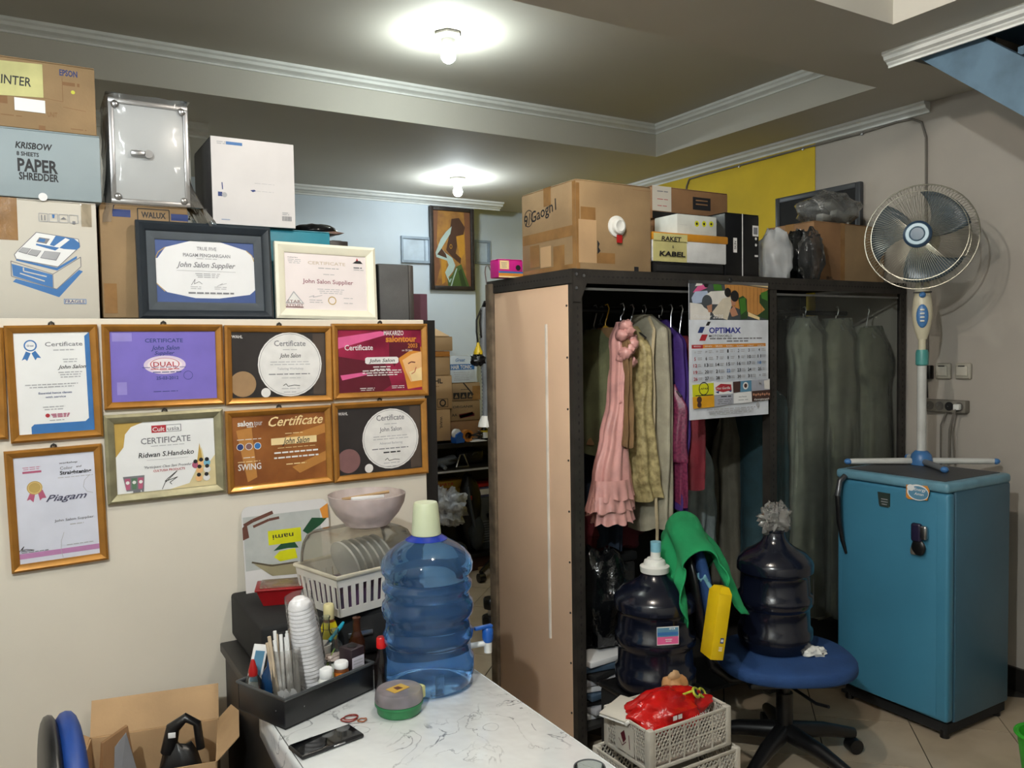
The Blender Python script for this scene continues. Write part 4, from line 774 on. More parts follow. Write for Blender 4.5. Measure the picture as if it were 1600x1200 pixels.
GP = cl('cloth_moss', (138, 136, 112)); GP2 = cl('cloth_sage', (156, 158, 144)); FILM = clear('garment_film', (236, 238, 228), .22, .40, .08, bump=.9, bscale=9)
for k, (rows, Yg, mt, lab, sd) in enumerate((
    ([(1255, 497, 9), (1260, 530, 23), (1262, 600, 22), (1262, 740, 24), (1262, 960, 26)], 2.60, GP2, 'grey dress in a clear plastic cover behind the glass door, left one', 21),
    ([(1306, 500, 9), (1308, 540, 24), (1312, 620, 25), (1314, 740, 25), (1314, 960, 26)], 2.57, GP, 'moss green dress in a clear plastic cover behind the glass door, middle one', 22),
    ([(1354, 512, 8), (1358, 540, 22), (1362, 580, 26), (1361, 608, 18), (1362, 740, 23), (1363, 960, 25)], 2.53, GP, 'moss green garment in a clear cover behind the glass door, by the fan', 23))):
    t, x0, zb, W = garment('covered_dress', lab, 'dress', rows, Yg, .055, mt, .34, 5+k, sd, group='plastic covered dresses')
    def ff(u, v):
        kk = v*(len(W)-1); i = min(int(kk), len(W)-2); f = kk-i; a = 2*math.pi*u
        cx = W[i][0]+(W[i+1][0]-W[i][0])*f; r = W[i][2]+(W[i+1][2]-W[i][2])*f; z_ = W[i][1]+(W[i+1][1]-W[i][1])*f
        q = 1.18+.20*noise.noise(Vector((math.cos(a)*3, math.sin(a)*3+sd, v*5)))+.06*noise.noise(Vector((math.cos(a)*9, math.sin(a)*9+sd, v*9))); return (cx-x0+r*q*math.cos(a), .062*q*math.sin(a), z_-zb+.008)
    G().grid(ff, 48, 24, wrap=True).build('plastic_cover', FILM, t, 80)
# clutter on the wardrobe floor
def bag(name, label, px_, py_, Y, rad, mat, seed, amp=.35, z=None, group='bags on the wardrobe floor', parts=None):
    c = at(px_, py_, Y=Y); zc = c.z if z is None else z+rad[2]*.8
    t = thing(name, label, 'bag', (c.x, Y, zc-rad[2]*.8), 0, group); G().blob((0, 0, rad[2]*.8), rad, amp, 2.3, seed, 32, flat=rad[2]*.8).build('bag', mat, t, 55)
    G().blob((rad[0]*.2, 0, rad[2]*1.55), (rad[0]*.22, rad[1]*.25, rad[2]*.3), .6, 3, seed+5, 16).build('tied_neck', mat, t, 55); return t
GBAG = M('black_bag_film', (16, 18, 20), .16, var=.2, bump=.8, bscale=22)
bag('rubbish_bag', 'glossy black bag bulging at the front left of the wardrobe floor', 942, 945, 2.59, (.13, .11, .20), GBAG, 31, .4, z=.36)
bag('rubbish_bag', 'red fabric bundle behind the glossy black bag', 955, 890, 2.86, (.17, .13, .13), cl('cloth_bundle_red', (96, 24, 34)), 33, .3, z=.66)
t = thing('storage_chest', 'dark chest on the wardrobe floor under the bags', 'chest', (2.0, 2.90, .116)); G().rbox(-.26, .26, -.16, .11, 0, .50, .02).build('body', DARKIN, t); G().rbox(-.265, .265, -.165, .115, .50, .54, .012).build('lid', BLKM, t); G().rbox(-.03, .03, -.172, -.16, .44, .5, .004).build('clasp', STEEL, t)
t = thing('paper_pile', 'pile of papers and magazines low inside the wardrobe', 'papers', (1.90, 2.53, .116)); rp_ = random.Random(8)
for k in range(9):
    g = G().rbox(-.10, .10, -.06, .06, k*.026, k*.026+.022, .003); g.xf(Matrix.Rotation(rp_.uniform(-.25, .25), 4, 'Z')); g.build('magazine', [WHITE, LGREY, BLKM, M('magazine_blue', (70, 90, 110), .4)][k % 4], t)
# calendar hung on the front rail
CY = YW-.012
x0, x1 = at(1077, 550, Y=CY).x, at(1200, 550, Y=CY).x; z1, z0 = at(1138, 440, Y=CY).z, at(1138, 652, Y=CY).z
t = thing('wall_calendar', 'wall calendar printed OPTIMAX hanging on the wardrobe front', 'calendar', ((x0+x1)/2, CY, z0)); W, Hh = x1-x0, z1-z0
G().grid(lambda u, v: (-W/2+u*W, -.001-.006*math.sin(math.pi*u)*v-.003*math.sin(3*u)*v, Hh*(1-v)), 2, 2)
G().box(-W/2, W/2, 0, .0025, 0, Hh).build('sheets', M('calendar_paper', (216, 220, 228), .3, var=.03), t, 0)
G().box(-W/2, W/2, -.002, .004, Hh-.012, Hh).build('metal_strip', STEEL, t, 0); G().blob((0, -.004, Hh+.006), (.011, .006, .011), .1, n=12).build('clip', BLK, t)
P = Print(t, -W/2, 0, W, Hh, -.0002); A = lambda a, b: (a, b)
V = lambda x, y: ((x-82)/688, y/1190)             # zoomed crop pixels -> sheet
FEN = ink('photo_fence', (196, 138, 72)); FEN2 = ink('photo_fence_dark', (160, 104, 50)); GRN = ink('photo_green', (66, 122, 40)); GRN2 = ink('photo_green_dark', (40, 70, 34)); SHW = ink('photo_shirt', (226, 222, 216)); SHB = ink('photo_shirt_blue', (176, 190, 216)); HAIR = ink('photo_hair', (26, 24, 26)); SKN = ink('photo_skin', (186, 132, 104)); GRYT = ink('photo_grey', (70, 76, 82))
pv = lambda *a: [V(x, y) for x, y in a]
P.poly(GRYT, pv((82, 12), (770, 12), (770, 335), (82, 335))); P.poly(FEN, pv((380, 12), (770, 50), (770, 325), (590, 265), (400, 200)))
for k in range(11): x = 400+k*34; P.stroke(FEN2, [V(x, 30+k*2), V(x, 210+k*10)], .006)
P.poly(CRM, pv((380, 10), (770, 40), (770, 22), (380, 0))); P.poly(GRN, pv((280, 20), (350, 30), (360, 80), (290, 80))); P.poly(GRN2, pv((500, 140), (540, 120), (575, 150), (580, 320), (520, 330))); P.poly(GRN, pv((510, 150), (560, 135), (570, 250), (520, 290)))
P.poly(GRN2, pv((690, 110), (770, 60), (770, 330), (660, 300), (740, 240), (690, 180))); P.poly(GRN, pv((700, 90), (760, 70), (765, 160), (710, 140))); P.poly(CRM, pv((585, 262), (690, 310), (690, 335), (585, 300)))
P.poly(PNK, pv((110, 105), (150, 50), (235, 25), (230, 60), (170, 90))); P.ell(HAIR, *V(222, 30), .03); P.poly(SHW, pv((130, 50), (150, 10), (190, 5), (190, 40)))
P.poly(SHB, pv((100, 150), (130, 95), (230, 85), (240, 120), (180, 190), (110, 200))); P.poly(SHW, pv((205, 130), (260, 90), (380, 80), (410, 130), (330, 200), (240, 200))); P.ell(HAIR, *V(405, 95), .042)
P.poly(SHW, pv((86, 190), (180, 200), (255, 270), (250, 335), (86, 335))); P.ell(GRYT, *V(228, 180), .062); P.poly(SKN, pv((225, 215), (270, 200), (268, 270), (240, 270)))
P.poly(ink('photo_shirt_cream', (214, 204, 184)), pv((270, 270), (360, 150), (430, 130), (440, 200), (400, 335), (290, 300))); P.poly(SKN, pv((430, 160), (480, 150), (470, 205), (440, 210))); P.ell(HAIR, *V(465, 125), .052); P.poly(SKN, pv((420, 250), (460, 210), (495, 290), (440, 310))); P.poly(GRYT, pv((400, 335), (420, 305), (500, 305), (500, 335)))
P.text(OWHITE, 'Oktober 2025', *V(238, 305), .028, .37, .2)
P.poly(M('calendar_white', (224, 228, 236), .3), pv((84, 336), (768, 336), (768, 1188), (84, 1188)))
P.poly(INK, pv((215, 385), (232, 350), (258, 350), (241, 385))); P.poly(INKB, pv((147, 447), (168, 395), (208, 395), (187, 447))); P.poly(REDI, pv((160, 515), (182, 460), (232, 460), (210, 515)))
OPB = ink('optimax_blue', (44, 54, 150)); P.text(OPB, 'OPTIMAX', *V(380, 425), .040, .40, bold=.02); P.text(INK, 'MOTOWORLD', *V(341, 474), .018, .29); P.words(GREY, V(240, 0)[0], V(725, 0)[0], V(0, 497)[1], h=.010); P.words(GREY, V(390, 0)[0], V(585, 0)[0], V(0, 520)[1], h=.010)
P.poly(REDI, pv((97, 548), (190, 548), (190, 580), (97, 580))); P.poly(ORNG, pv((190, 545), (742, 542), (742, 570), (190, 578))); 
for k, s_ in enumerate(('MINGGU', 'SENIN', 'SELASA', 'RABU', 'KAMIS', 'JUMAT', 'SABTU')): P.text(OWHITE, s_, *V(143+k*92, 562), .010, .085)
CELL = ink('calendar_cell', (206, 212, 222)); P.poly(CELL, pv((96, 590), (742, 580), (748, 860), (96, 868)))
day = [('28', LGREY), ('29', GREY), ('30', GREY)]+[(str(k), INK) for k in range(1, 32)]+[('1', GREY)]
for k, (s_, c_) in enumerate(day):
    r_, q_ = divmod(k, 7)
    if q_ == 0 and r_: c_ = REDI
    if s_ in ('18', '22') and r_ in (2, 3): c_ = PBLUE
    sm = .013 if c_ is GREY or c_ is LGREY else .024; x, y = 122+q_*93, 612+r_*57-(q_*2); P.text(c_, s_, *V(x, y), sm, (.018 if len(s_) == 1 else .046)*(sm/.024)); P.words(LGREY, V(x+22, 0)[0], V(x+60, 0)[0], V(0, y-8)[1], 2, .012, .006, seed=k+1, al='l')
AD1 = ink('ad_lime', (214, 214, 30)); AD2 = ink('ad_amber', (222, 160, 30)); AD3 = ink('ad_grey', (170, 172, 184)); AD4 = ink('ad_umber', (70, 44, 38)); AD5 = ink('ad_blue', (90, 140, 170))
P.poly(AD1, pv((92, 888), (270, 878), (274, 985), (96, 992))); P.ring(INK, *V(187, 925), .06, .14); P.text(INK, 'LAPAR', *V(187, 925), .014, .11); P.rect(INK, *V(118, 978), *V(265, 986))
P.poly(WHITE, pv((272, 880), (435, 878), (437, 980), (274, 984))); P.poly(REDI, pv((285, 920), (330, 890), (420, 900), (425, 950), (350, 965), (290, 945))); P.text(OWHITE, 'Hot Gorilla', *V(352, 928), .018, .17, .2); P.poly(INKB, pv((285, 960), (320, 950), (310, 975))); P.poly(INKB, pv((395, 955), (425, 950), (420, 968)))
P.poly(AD5, pv((437, 878), (600, 872), (603, 970), (440, 975))); P.poly(AD4, pv((437, 878), (503, 876), (500, 972), (440, 975))); P.ell(OWHITE, *V(548, 918), .035, .028); P.ell(AD4, *V(548, 918), .02, .016); P.poly(AD3, pv((600, 872), (768, 866), (770, 965), (603, 970))); P.text(LGREY, 'M', *V(680, 900), .03, .04); P.poly(SHW, pv((715, 880), (768, 870), (768, 960), (720, 955)))
P.poly(AD2, pv((92, 992), (272, 986), (274, 1088), (96, 1092))); P.ell(AD4, *V(148, 1018), .03); P.ell(AD4, *V(148, 1062), .026); P.text(AD4, 'Tiga', *V(150, 1078), .012, .05); P.poly(AD3, pv((274, 986), (437, 980), (438, 1070), (275, 1086))); P.words(INK, V(330, 0)[0], V(420, 0)[0], V(0, 1002)[1], h=.008); P.words(GREY, V(300, 0)[0], V(430, 0)[0], V(0, 1030)[1], 3, .014, .006)
P.poly(WHITE, pv((438, 978), (600, 970), (603, 1068), (440, 1072))); P.text(GREY, 'eco house', *V(520, 1012), .012, .1); P.words(LGREY, V(480, 0)[0], V(570, 0)[0], V(0, 1042)[1], h=.006); P.poly(AD4, pv((603, 970), (770, 964), (772, 1055), (606, 1064)))
for k in range(8): P.ell(SKN, *V(620+k*20, 1000+6*(k % 2)), .012)
P.text(OWHITE, 'Karangtengah', *V(690, 1045), .014, .2, .3); P.words(LGREY, V(200, 0)[0], V(640, 0)[0], V(0, 1110)[1], 3, .016, .006); P.ell(LGREY, *V(655, 1092), .022); P.done()

# ================================================================== ON TOP OF THE WARDROBE
ZTW = WZ+.001
# big carton with handwriting, axis aligned, near corner at px 900
bx0 = at(900, 350, Y=YW+.03).x; bx1 = at(1017, 350, Y=YW+.03).x; bh = at(900, 279, Y=YW+.03).z-ZTW
byb = at(815, 330, X=bx0).y
t, P, b = carton('moving_box', 'large worn brown carton with marker writing on the wardrobe top corner', 'box', YW+.03, depth=byb-YW-.03, mat=CARD, box=(bx0, bx1, ZTW, ZTW+bh))
W, Hh = bx1-bx0, bh; P.rect(CARD2, .12, .05, .9, .5); P.g.clear(); D_ = byb-YW-.03
P.rect(TAPE, .0, .04, .045, 1); P.rect(TAPE, .06, .30, .25, .46); P.rect(CARD2, .03, .44, .26, .92); P.rect(TAPE, .26, .80, .50, .92); P.poly(INK, [(.27, .66), (.30, .70), (.285, .74), (.31, .78), (.27, .82)]); P.poly(INK, [(.76, .94), (.82, .94), (.82, 1), (.76, 1)]); P.rect(CARD3, .75, .05, 1, .055); P.done()
# the left side carries the writing: mirror print plane onto x = -W/2
Mx = Matrix(((0, 1, 0, -W/2), (-1, 0, 0, D_), (0, 0, 1, 0), (0, 0, 0, 1)))
P2 = Print(t, 0, 0, D_, Hh, -.0003, xf=Mx)
P2.text(INK, '9/Gaogh1', .36, .27, .13, .62, .1, 'c', .16); P2.ring(INK, .14, .30, .09, .1); P2.rect(TAPE, .02, .50, .98, .62); P2.rect(TAPE, .16, .64, .34, .9); P2.rect(CARD2, .36, .68, .56, .92); P2.rect(TAPE, .60, .70, .80, .95); P2.rect(TAPE, .94, .02, 1, .98); P2.rect(TAPE, .02, .93, .95, .98); P2.done()
c = at(963, 354, Y=YW+.03); rl = thing('adhesive_roll', 'white tape reel with a red tag stuck in the hole of the large carton', 'reel', (c.x, YW+.03, c.z))
ly = lambda pr, n=28: G().lathe(pr, n).xf(Matrix.Rotation(R_(90), 4, 'X'))
ly([(0, 0), (.040, 0), (.040, .006), (.030, .010), (.028, .022), (.020, .026), (.012, .022), (0, .022)]).build('reel', WHITEP, rl); G().box(-.006, .018, -.012, -.009, -.062, -.032).build('tag', REDP, rl, 0)
# pink carton, hook
yp_ = byb+.012; c0, c1 = at(779, 415, Y=yp_), at(817, 415, Y=yp_)
t, P, b = carton('pink_box', 'small pink and orange product box on the wardrobe behind the large carton', 'box', yp_, depth=.07, mat=M('box_pink', (206, 36, 140), .4), box=(c0.x, c1.x, ZTW, at(795, 405, Y=yp_).z), tape=False)
P.rect(ORNG, 0, .76, 1, .92); P.rect(PBLUE, 0, .66, 1, .76); P.rect(CRM, .05, .08, .42, .55); P.words(GREY, .1, .35, .2, 4, .08, .03); P.rect(CRM, 0, .92, 1, 1); P.ell(INK, .8, .45, .1); P.done()
t = thing('wire_hook', 'thin wire hook on the wardrobe back post', 'hook', (at(758, 440, Y=3.05).x, 3.05, WZ-.02)); G().tube([(0.012, 0, -.02), (0, 0, .06), (.004, 0, .085), (.018, 0, .09), (.026, 0, .07)], .0025, 6).build('wire', STEEL, t)
# right of the large carton
Yq = YW+.04
def topbox(name, label, px0, px1, ytop, ybot, Y, dep, mat, z0=None, tape=False, flap=True, rz=0):
    X0, X1 = at(px0, ytop, Y=Y).x, at(px1, ytop, Y=Y).x; zb_ = at((px0+px1)/2, ybot, Y=Y).z if z0 is None else z0
    return carton(name, label, 'box', Y, None, dep, mat, box=(X0, X1, zb_, at((px0+px1)/2, ytop, Y=Y).z), tape=tape, flap=flap, rz=rz)
DK = thing('black_tray', 'flat black tray under the styrofoam box on the wardrobe', 'tray', (at(1078, 420, Y=Yq).x, Yq, ZTW)); hb = at(1078, 411, Y=Yq).z-ZTW; wb = at(1134, 420, Y=Yq).x-at(1024, 420, Y=Yq).x
G().rbox(-wb/2, wb/2, 0, .26, 0, hb, .008).build('body', BLK, DK); G().rbox(-wb/2+.01, wb/2-.01, -.004, 0, .008, hb-.012, .003).build('front_lip', BLKM, DK)
t, P, b = topbox('styrofoam_box', 'white styrofoam box with a handwritten note and orange taped lid', 1020, 1136, 368, 411, Yq, .24, M('styrofoam', (222, 222, 222), .8, bump=.2, bscale=200), z0=ZTW+hb+.001, flap=False)
W, Hh = b[1]-b[0], b[3]-b[2]; G().rbox(-W/2-.004, W/2+.004, -.004, .244, Hh*.76, Hh+.006, .006).build('lid', M('lid_orange_tape', (206, 140, 40), .3), t)
P.y = -.0005; P.rect(M('note_cream', (200, 192, 130), .6), .0, .0, .44, 1); P.y = -.0048; P.rect(MATS['note_cream'], 0, .0, .44, .26); P.text(INK, 'RAKET', .23, .18, .16, .26, .1, bold=.02); P.text(INK, '&', .25, .46, .1); P.text(INK, 'KABEL', .24, .72, .17, .34, .1, bold=.02); P.done()
zlid = b[3]+.007
t, P, b = topbox('white_carton', 'white carton with four yellow green symbols on the styrofoam box', 1058, 1133, 337, 360, Yq+.05, .14, M('carton_white', (212, 216, 210), .5), z0=zlid, flap=False)
for k in range(4): P.ell(AD1, .40+k*.15, .40-.02*k, .045); P.ell(INK, .40+k*.15, .40-.02*k, .02)
P.words(LGREY, .05, .2, .5); P.done()
zc2 = b[3]
t, P, b = topbox('brown_carton', 'plain brown carton between the large carton and the white carton', 1020, 1062, 345, 368, Yq+.19, .16, CARD3, z0=zlid); zc3 = b[3]; P.done()
t, P, b = topbox('lidded_box', 'brown and white printed carton, highest behind the styrofoam box', 1019, 1137, 296, 345, Yq+.19, .16, CARD3, z0=max(zc2, zc3)+.001)
P.rect(OFFW, 0, 0, .24, .76); P.words(GREY, .06, .2, .16, h=.03); P.words(REDI, .06, .2, .40, 2, .2, .02); P.rect(BLKM, 0, .78, 1, 1); P.rect(INK, .52, .22, .76, .62); P.rect(CARD3, .56, .30, .72, .34); P.rect(CARD3, .56, .42, .72, .46); P.done()
t, P, b = topbox('black_box', 'tall black shoe box with white edge line and barcode on the wardrobe', 1133, 1186, 334, 428, Yq, .26, BLK, z0=ZTW, flap=True)
W, Hh = b[1]-b[0], b[3]-b[2]; P.stroke(OWHITE, [(.5, 0), (.5, 1)], .03); P.rect(OWHITE, .80, .17, .98, .34); P.rect(GREY, .83, .20, .95, .31); P.rect(OWHITE, .23, .39, .34, .62); P.text(INK, 'SKIN', .285, .505, .045, None, 0, 'c', math.pi/2); P.ell(OWHITE, .9, .38, .03); P.ell(OWHITE, .9, .48, .03); P.rect(OWHITE, .86, .64, .96, .67); P.done()
c = at(1158, 328, Y=Yq+.1); 
WBAG = clear('milky_bag', (226, 228, 230), .85, .2, .15, bump=.5, bscale=20)
bag('milky_bag', 'milky white plastic bag beside the black shoe box on the wardrobe', 1211, 400, Yq+.06, (.075, .08, .125), WBAG, 41, .22, z=ZTW, group='bags on the wardrobe top')
bag('black_bag', 'shiny black plastic bag between the milky bag and the brown carton', 1245, 395, Yq+.10, (.055, .08, .13), GBAG, 43, .22, z=ZTW, group='bags on the wardrobe top')
t, P, b = topbox('brown_carton', 'brown carton at the right end of the wardrobe top behind the fan', 1272, 1382, 350, 436, Yq+.06, .28, CARD3, z0=ZTW, tape=True); P.rect(TAPE, .36, 0, .42, 1); P.text(INK, 'BIL', .22, .93, .05, .1); P.rect(CARD, .42, .02, .98, .98); P.done(); zbr = b[3]
t = thing('grey_film', 'clear grey plastic bag slumped against the right brown carton', 'bag', (at(1268, 420, Y=Yq+.0).x, Yq+.0, ZTW)); G().blob((0, 0, .10), (.06, .05, .12), .35, 2.2, 45, 28, flat=.1).build('bag', clear('grey_film', (130, 130, 130), .16, .3, .15, bump=.6), t, 60)
t = thing('foam_bag', 'clear bag of white foam blocks on the right brown carton', 'bag', (at(1305, 345, Y=Yq+.1).x, Yq+.14, zbr+.003)); G().blob((0, 0, .065), (.17, .11, .085), .35, 2, 46, 36, flat=.064).build('bag', clear('clear_bag', (190, 192, 192), .24, .32, .12, bump=.6), t, 60)
for x, y, z_, r in ((.02, -.05, .03, .3), (.10, -.04, .05, -.5), (.07, .02, .09, .5), (-.04, -.02, .02, .1)): G().rbox(-.05, .05, -.02, .02, -.02, .02, .004).xf(Matrix.Translation((x, y, z_)) @ Matrix.Rotation(r, 4, 'Y')).build('foam_block', WHITEP, t)
# dark panel leaning at the wall
t = thing('dark_panel', 'black framed panel leaning against the right wall above the wardrobe', 'panel', (XW-.035, at(1345, 300, X=XW-.03).y+.0, ZTW), 0); yr = at(1212, 330, X=XW-.03).y-t.location.y; hp = at(1345, 283, X=XW-.03).z-ZTW
G().box(.006, .02, .03, yr-.03, .03, hp-.03).build('panel', BLKM, t, 0)
for a, b_, c_, d_ in ((0, .03, 0, hp), (yr-.03, yr, 0, hp), (.03, yr-.03, 0, .03), (.03, yr-.03, hp-.03, hp)): G().rbox(0, .026, a, b_, c_, d_, .004).build('frame_rail', M('panel_frame', (60, 62, 66), .4), t)
# hose, cable and yellow plug hanging on the wardrobe back post
t = thing('corrugated_hose', 'grey corrugated hose hanging beside the wardrobe back post', 'hose', (at(757, 560, Y=3.069).x, 3.069, at(760, 652, Y=3.069).z)); hz = at(760, 480, Y=3.069).z-t.location.z
g = G(); n_ = 60; g.tube([(.004*math.sin(k*.12), 0, hz*k/n_) for k in range(n_+1)], [.014+(.004 if k % 2 else 0) for k in range(n_+1)], 12); g.build('hose', M('hose_grey', (112, 116, 120), .4), t, 60)
G().tube([(0, -.02, hz+.02), (0, 0, hz), (0, .0, hz-.02)], .01, 8).build('hanging_loop', BLK, t); G().lathe([(.016, 0), (.03, -.03), (.034, -.05), (0, -.05)], 16, z0=.01).build('nozzle', WHITEP, t)
t = thing('cable_with_plug', 'black cable bundle with a yellow plug hanging left of the hose', 'cable', (at(747, 545, Y=3.07).x, 3.07, at(747, 555, Y=3.07).z)); hz = at(757, 482, Y=3.07).z-t.location.z
G().tube([(.02, 0, hz), (-.005, 0, hz*.75), (-.006, 0, hz*.5), (0, 0, .05)], .004, 6).build('cable', BLK, t); G().tube([(.02, 0, hz), (.006, -.01, hz*.7), (.01, -.01, hz*.45), (.024, 0, .04)], .004, 6).build('cable', BLK, t); G().lathe([(.004, .055), (.008, .04), (.020, .014), (.02, .004), (0, .004)], 16).build('plug', M('plug_yellow', (206, 176, 30), .4), t); G().blob((0, 0, -.018), (.032, .03, .026), .5, 4, 3, 24).build('brush_head', BLK, t, 60)

# ================================================================== RIGHT SIDE: wall fittings, fridge, fan
# cable running below the cornice and down the wall
WC = M('cable_grey', (112, 106, 98), .6)
t = thing('wall_cable', 'grey cable stapled along the right wall and dropping behind the fan', 'cable', (XW, at(1447, 300, X=XW).y, at(1447, 560, X=XW).z))
def wp(x, y, off=.008): p = at(x, y, X=XW-off); return (p.x-t.location.x, p.y-t.location.y, p.z-t.location.z)
G().tube([wp(1072, 305), wp(1073, 291), wp(1077, 280), wp(1100, 273), wp(1154, 259), wp(1254, 232), wp(1346, 208), wp(1400, 191), wp(1425, 186), wp(1440, 191), wp(1447, 215), wp(1447, 300), wp(1448, 420), wp(1449, 560)], .006, 8).build('cable', WC, t)
for x, y in ((1155, 259), (1255, 232), (1347, 208)): p = wp(x, y); G().rbox(p[0]-.004, p[0]+.008, p[1]-.006, p[1]+.006, p[2]-.01, p[2]+.01, .002).build('staple', STEEL, t)
OLDW = M('switch_plate', (170, 164, 150), .5, var=.12)
for k, (x0_, x1_, lab) in enumerate(((1464, 1488, 'left one of two old switches on the wall above the fridge'), (1495, 1520, 'right one of two old switches on the wall above the fridge'))):
    a, b_ = at(x0_, 580, X=XW), at(x1_, 580, X=XW); za_, zb_ = at((x0_+x1_)/2, 567, X=XW).z, at((x0_+x1_)/2, 592, X=XW).z
    t = thing('wall_switch', lab, 'switch', (XW, (a.y+b_.y)/2, zb_), R_(-90), 'switches above the fridge'); W = abs(a.y-b_.y); Hh = za_-zb_
    G().rbox(-W/2, W/2, -.02, 0, 0, Hh, .008, 3).build('plate', OLDW, t); G().rbox(-W*.34, W*.34, -.027, -.018, Hh*.2, Hh*.82, .004).build('rocker', M('switch_rocker', (196, 190, 176), .4), t); G().rbox(-W*.2, W*.2, -.03, -.026, Hh*.78, Hh*.84, .001).build('indicator', INK, t)
a, b_ = at(1446, 635, X=XW-.03), at(1510, 635, X=XW-.03); za_, zb_ = at(1480, 625, X=XW-.03).z, at(1480, 644, X=XW-.03).z
t = thing('power_strip', 'grey four way socket strip on the wall above the fridge', 'socket', (XW, (a.y+b_.y)/2, zb_), R_(-90)); W = abs(a.y-b_.y); Hh = za_-zb_
G().rbox(-W/2, W/2, -.04, 0, 0, Hh, .005).build('body', M('strip_grey', (120, 114, 104), .5), t)
for k in range(4): x = -W*.36+k*W*.24; s_ = G().cyl((x, -.042, Hh/2), (x, -.039, Hh/2), Hh*.36, n=20).build('socket', BLKM if k == 2 else M('socket_grey', (86, 82, 76), .5), t); G().cyl((x-.006, -.043, Hh/2), (x-.006, -.0415, Hh/2), .003, n=8).build('contact', STEEL, s_)
G().rbox(W*.36-.014, W*.36+.014, -.07, -.042, Hh/2-.014, Hh/2+.014, .006).build('plug', WHITEP, t)
G().tube([(W*.36, -.07, Hh/2-.01), (W*.30, -.075, -.05), (W*.28, -.05, -.2), (W*.29, -.03, -.34)], .004, 6).build('cord', WC, t); G().tube([(W*.02, -.03, 0), (-W*.05, -.05, -.06), (-W*.08, -.04, -.2), (-W*.08, -.03, -.34)], .004, 6).build('cord', WC, t)
G().tube([(W*.2, -.03, 0), (W*.16, -.05, -.08), (W*.14, -.05, -.34)], .004, 6).build('cord', WC, t)
c = at(1451, 592, X=XW); t = thing('power_adapter', 'black power adapter on the wall left of the switches', 'adapter', (XW, c.y, c.z), R_(-90)); G().rbox(-.028, .028, -.035, 0, 0, .066, .006).build('body', BLK, t); G().tube([(0, -.02, 0), (.005, -.02, -.06), (.003, -.015, -.09)], .004, 6).build('cord', BLK, t); G().rbox(-.01, .01, -.038, -.034, .045, .06, .002).build('label', GREY, t)
# fridge
FX, FY0, FY1, FH = 3.0, 1.785, 2.283, 1.006; FD = .435
fr = thing('refrigerator', 'small blue single door refrigerator at the right wall', 'refrigerator', (FX, (FY0+FY1)/2, 0), R_(-90)); fw = FY1-FY0
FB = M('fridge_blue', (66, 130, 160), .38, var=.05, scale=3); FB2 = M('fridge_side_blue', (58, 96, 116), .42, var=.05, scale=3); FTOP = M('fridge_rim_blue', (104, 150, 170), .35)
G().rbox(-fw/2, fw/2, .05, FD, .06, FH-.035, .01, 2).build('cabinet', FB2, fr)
def dfn(u, v): x = -fw/2+u*fw; return (x, -.018*(1-(2*u-1)**2)**.5*.9, .07+v*(FH-.11))
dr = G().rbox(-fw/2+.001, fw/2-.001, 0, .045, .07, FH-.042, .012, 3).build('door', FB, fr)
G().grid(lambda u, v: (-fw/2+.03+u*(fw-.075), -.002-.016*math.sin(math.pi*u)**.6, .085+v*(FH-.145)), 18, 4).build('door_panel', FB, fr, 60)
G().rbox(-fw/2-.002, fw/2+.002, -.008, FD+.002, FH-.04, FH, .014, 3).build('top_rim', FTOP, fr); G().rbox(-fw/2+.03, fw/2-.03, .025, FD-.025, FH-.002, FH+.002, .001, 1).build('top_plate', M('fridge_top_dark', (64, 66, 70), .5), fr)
G().box(-fw/2+.01, fw/2-.01, .02, FD-.01, .02, .06).build('plinth', BLKM, fr, 0)
for x in (-fw/2+.04, fw/2-.03):
    for y in (.035, FD-.04): G().cyl((x, y, 0), (x, y, .03), .018, n=14).build('foot', BLK, fr)
hx = -fw/2+.05; z_ = lambda py: at(1325, py, X=FX-.02).z
G().tube([(hx, -.012, z_(745)), (hx-.004, -.04, z_(752)), (hx-.006, -.052, z_(775)), (hx-.004, -.046, z_(815)), (hx, -.03, z_(845)), (hx+.004, -.01, z_(866))], [.010, .011, .012, .011, .009, .006], 10).build('handle', BLK, dr)
G().tube([(hx, -.012, z_(745)), (hx-.004, -.041, z_(752)), (hx-.006, -.054, z_(775))], .0122, 10).build('handle_cap', M('handle_grey', (90, 92, 96), .25, metal=.6), dr)
fl_x = lambda px, py: (FY0+FY1)/2-at(px, py, X=FX-.018).y
P = Print(fr, fl_x(1416, 780), at(1434, 782, X=FX-.018).z, fl_x(1453, 780)-fl_x(1416, 780), at(1434, 757, X=FX-.018).z-at(1434, 782, X=FX-.018).z, -.0195)
P.poly(ORNG, [(0, .1), (.9, 0), (1, .3), (.9, .9), (.1, 1), (0, .9)]); P.ell(WHITE, .5, .5, .46, .5); P.ell(AD5, .52, .52, .42, .42); P.ell(WHITE, .2, .25, .16, .2); P.text(OWHITE, 'Energy', .6, .3, .18, .5, .2); P.text(OWHITE, 'Aman', .55, .58, .16, .4, .2); P.done()
c0, c1 = fl_x(1372, 780), fl_x(1391, 780); za_, zb_ = at(1382, 770, X=FX-.02).z, at(1382, 792, X=FX-.02).z
o = G().prism([(c0, za_), (c1, za_), (c1, zb_+.004), (c1-.006, zb_), (c0+.010, zb_), (c0+.006, zb_+.008)], -.022, -.018).build('badge', M('badge_dark_green', (44, 56, 52), .4), dr, 0); P = Print(fr, c0, zb_, c1-c0, za_-zb_, -.0222); P.words(LGREY, .3, .85, .45, 3, .18, .05); P.done()
c = at(1437, 840, X=FX-.02); op = thing('bottle_opener', 'black and silver opener held on the fridge door', 'opener', (FX-.0195, c.y, at(1437, 868, X=FX-.02).z), R_(-90)); Hh = at(1437, 817, X=FX-.02).z-op.location.z
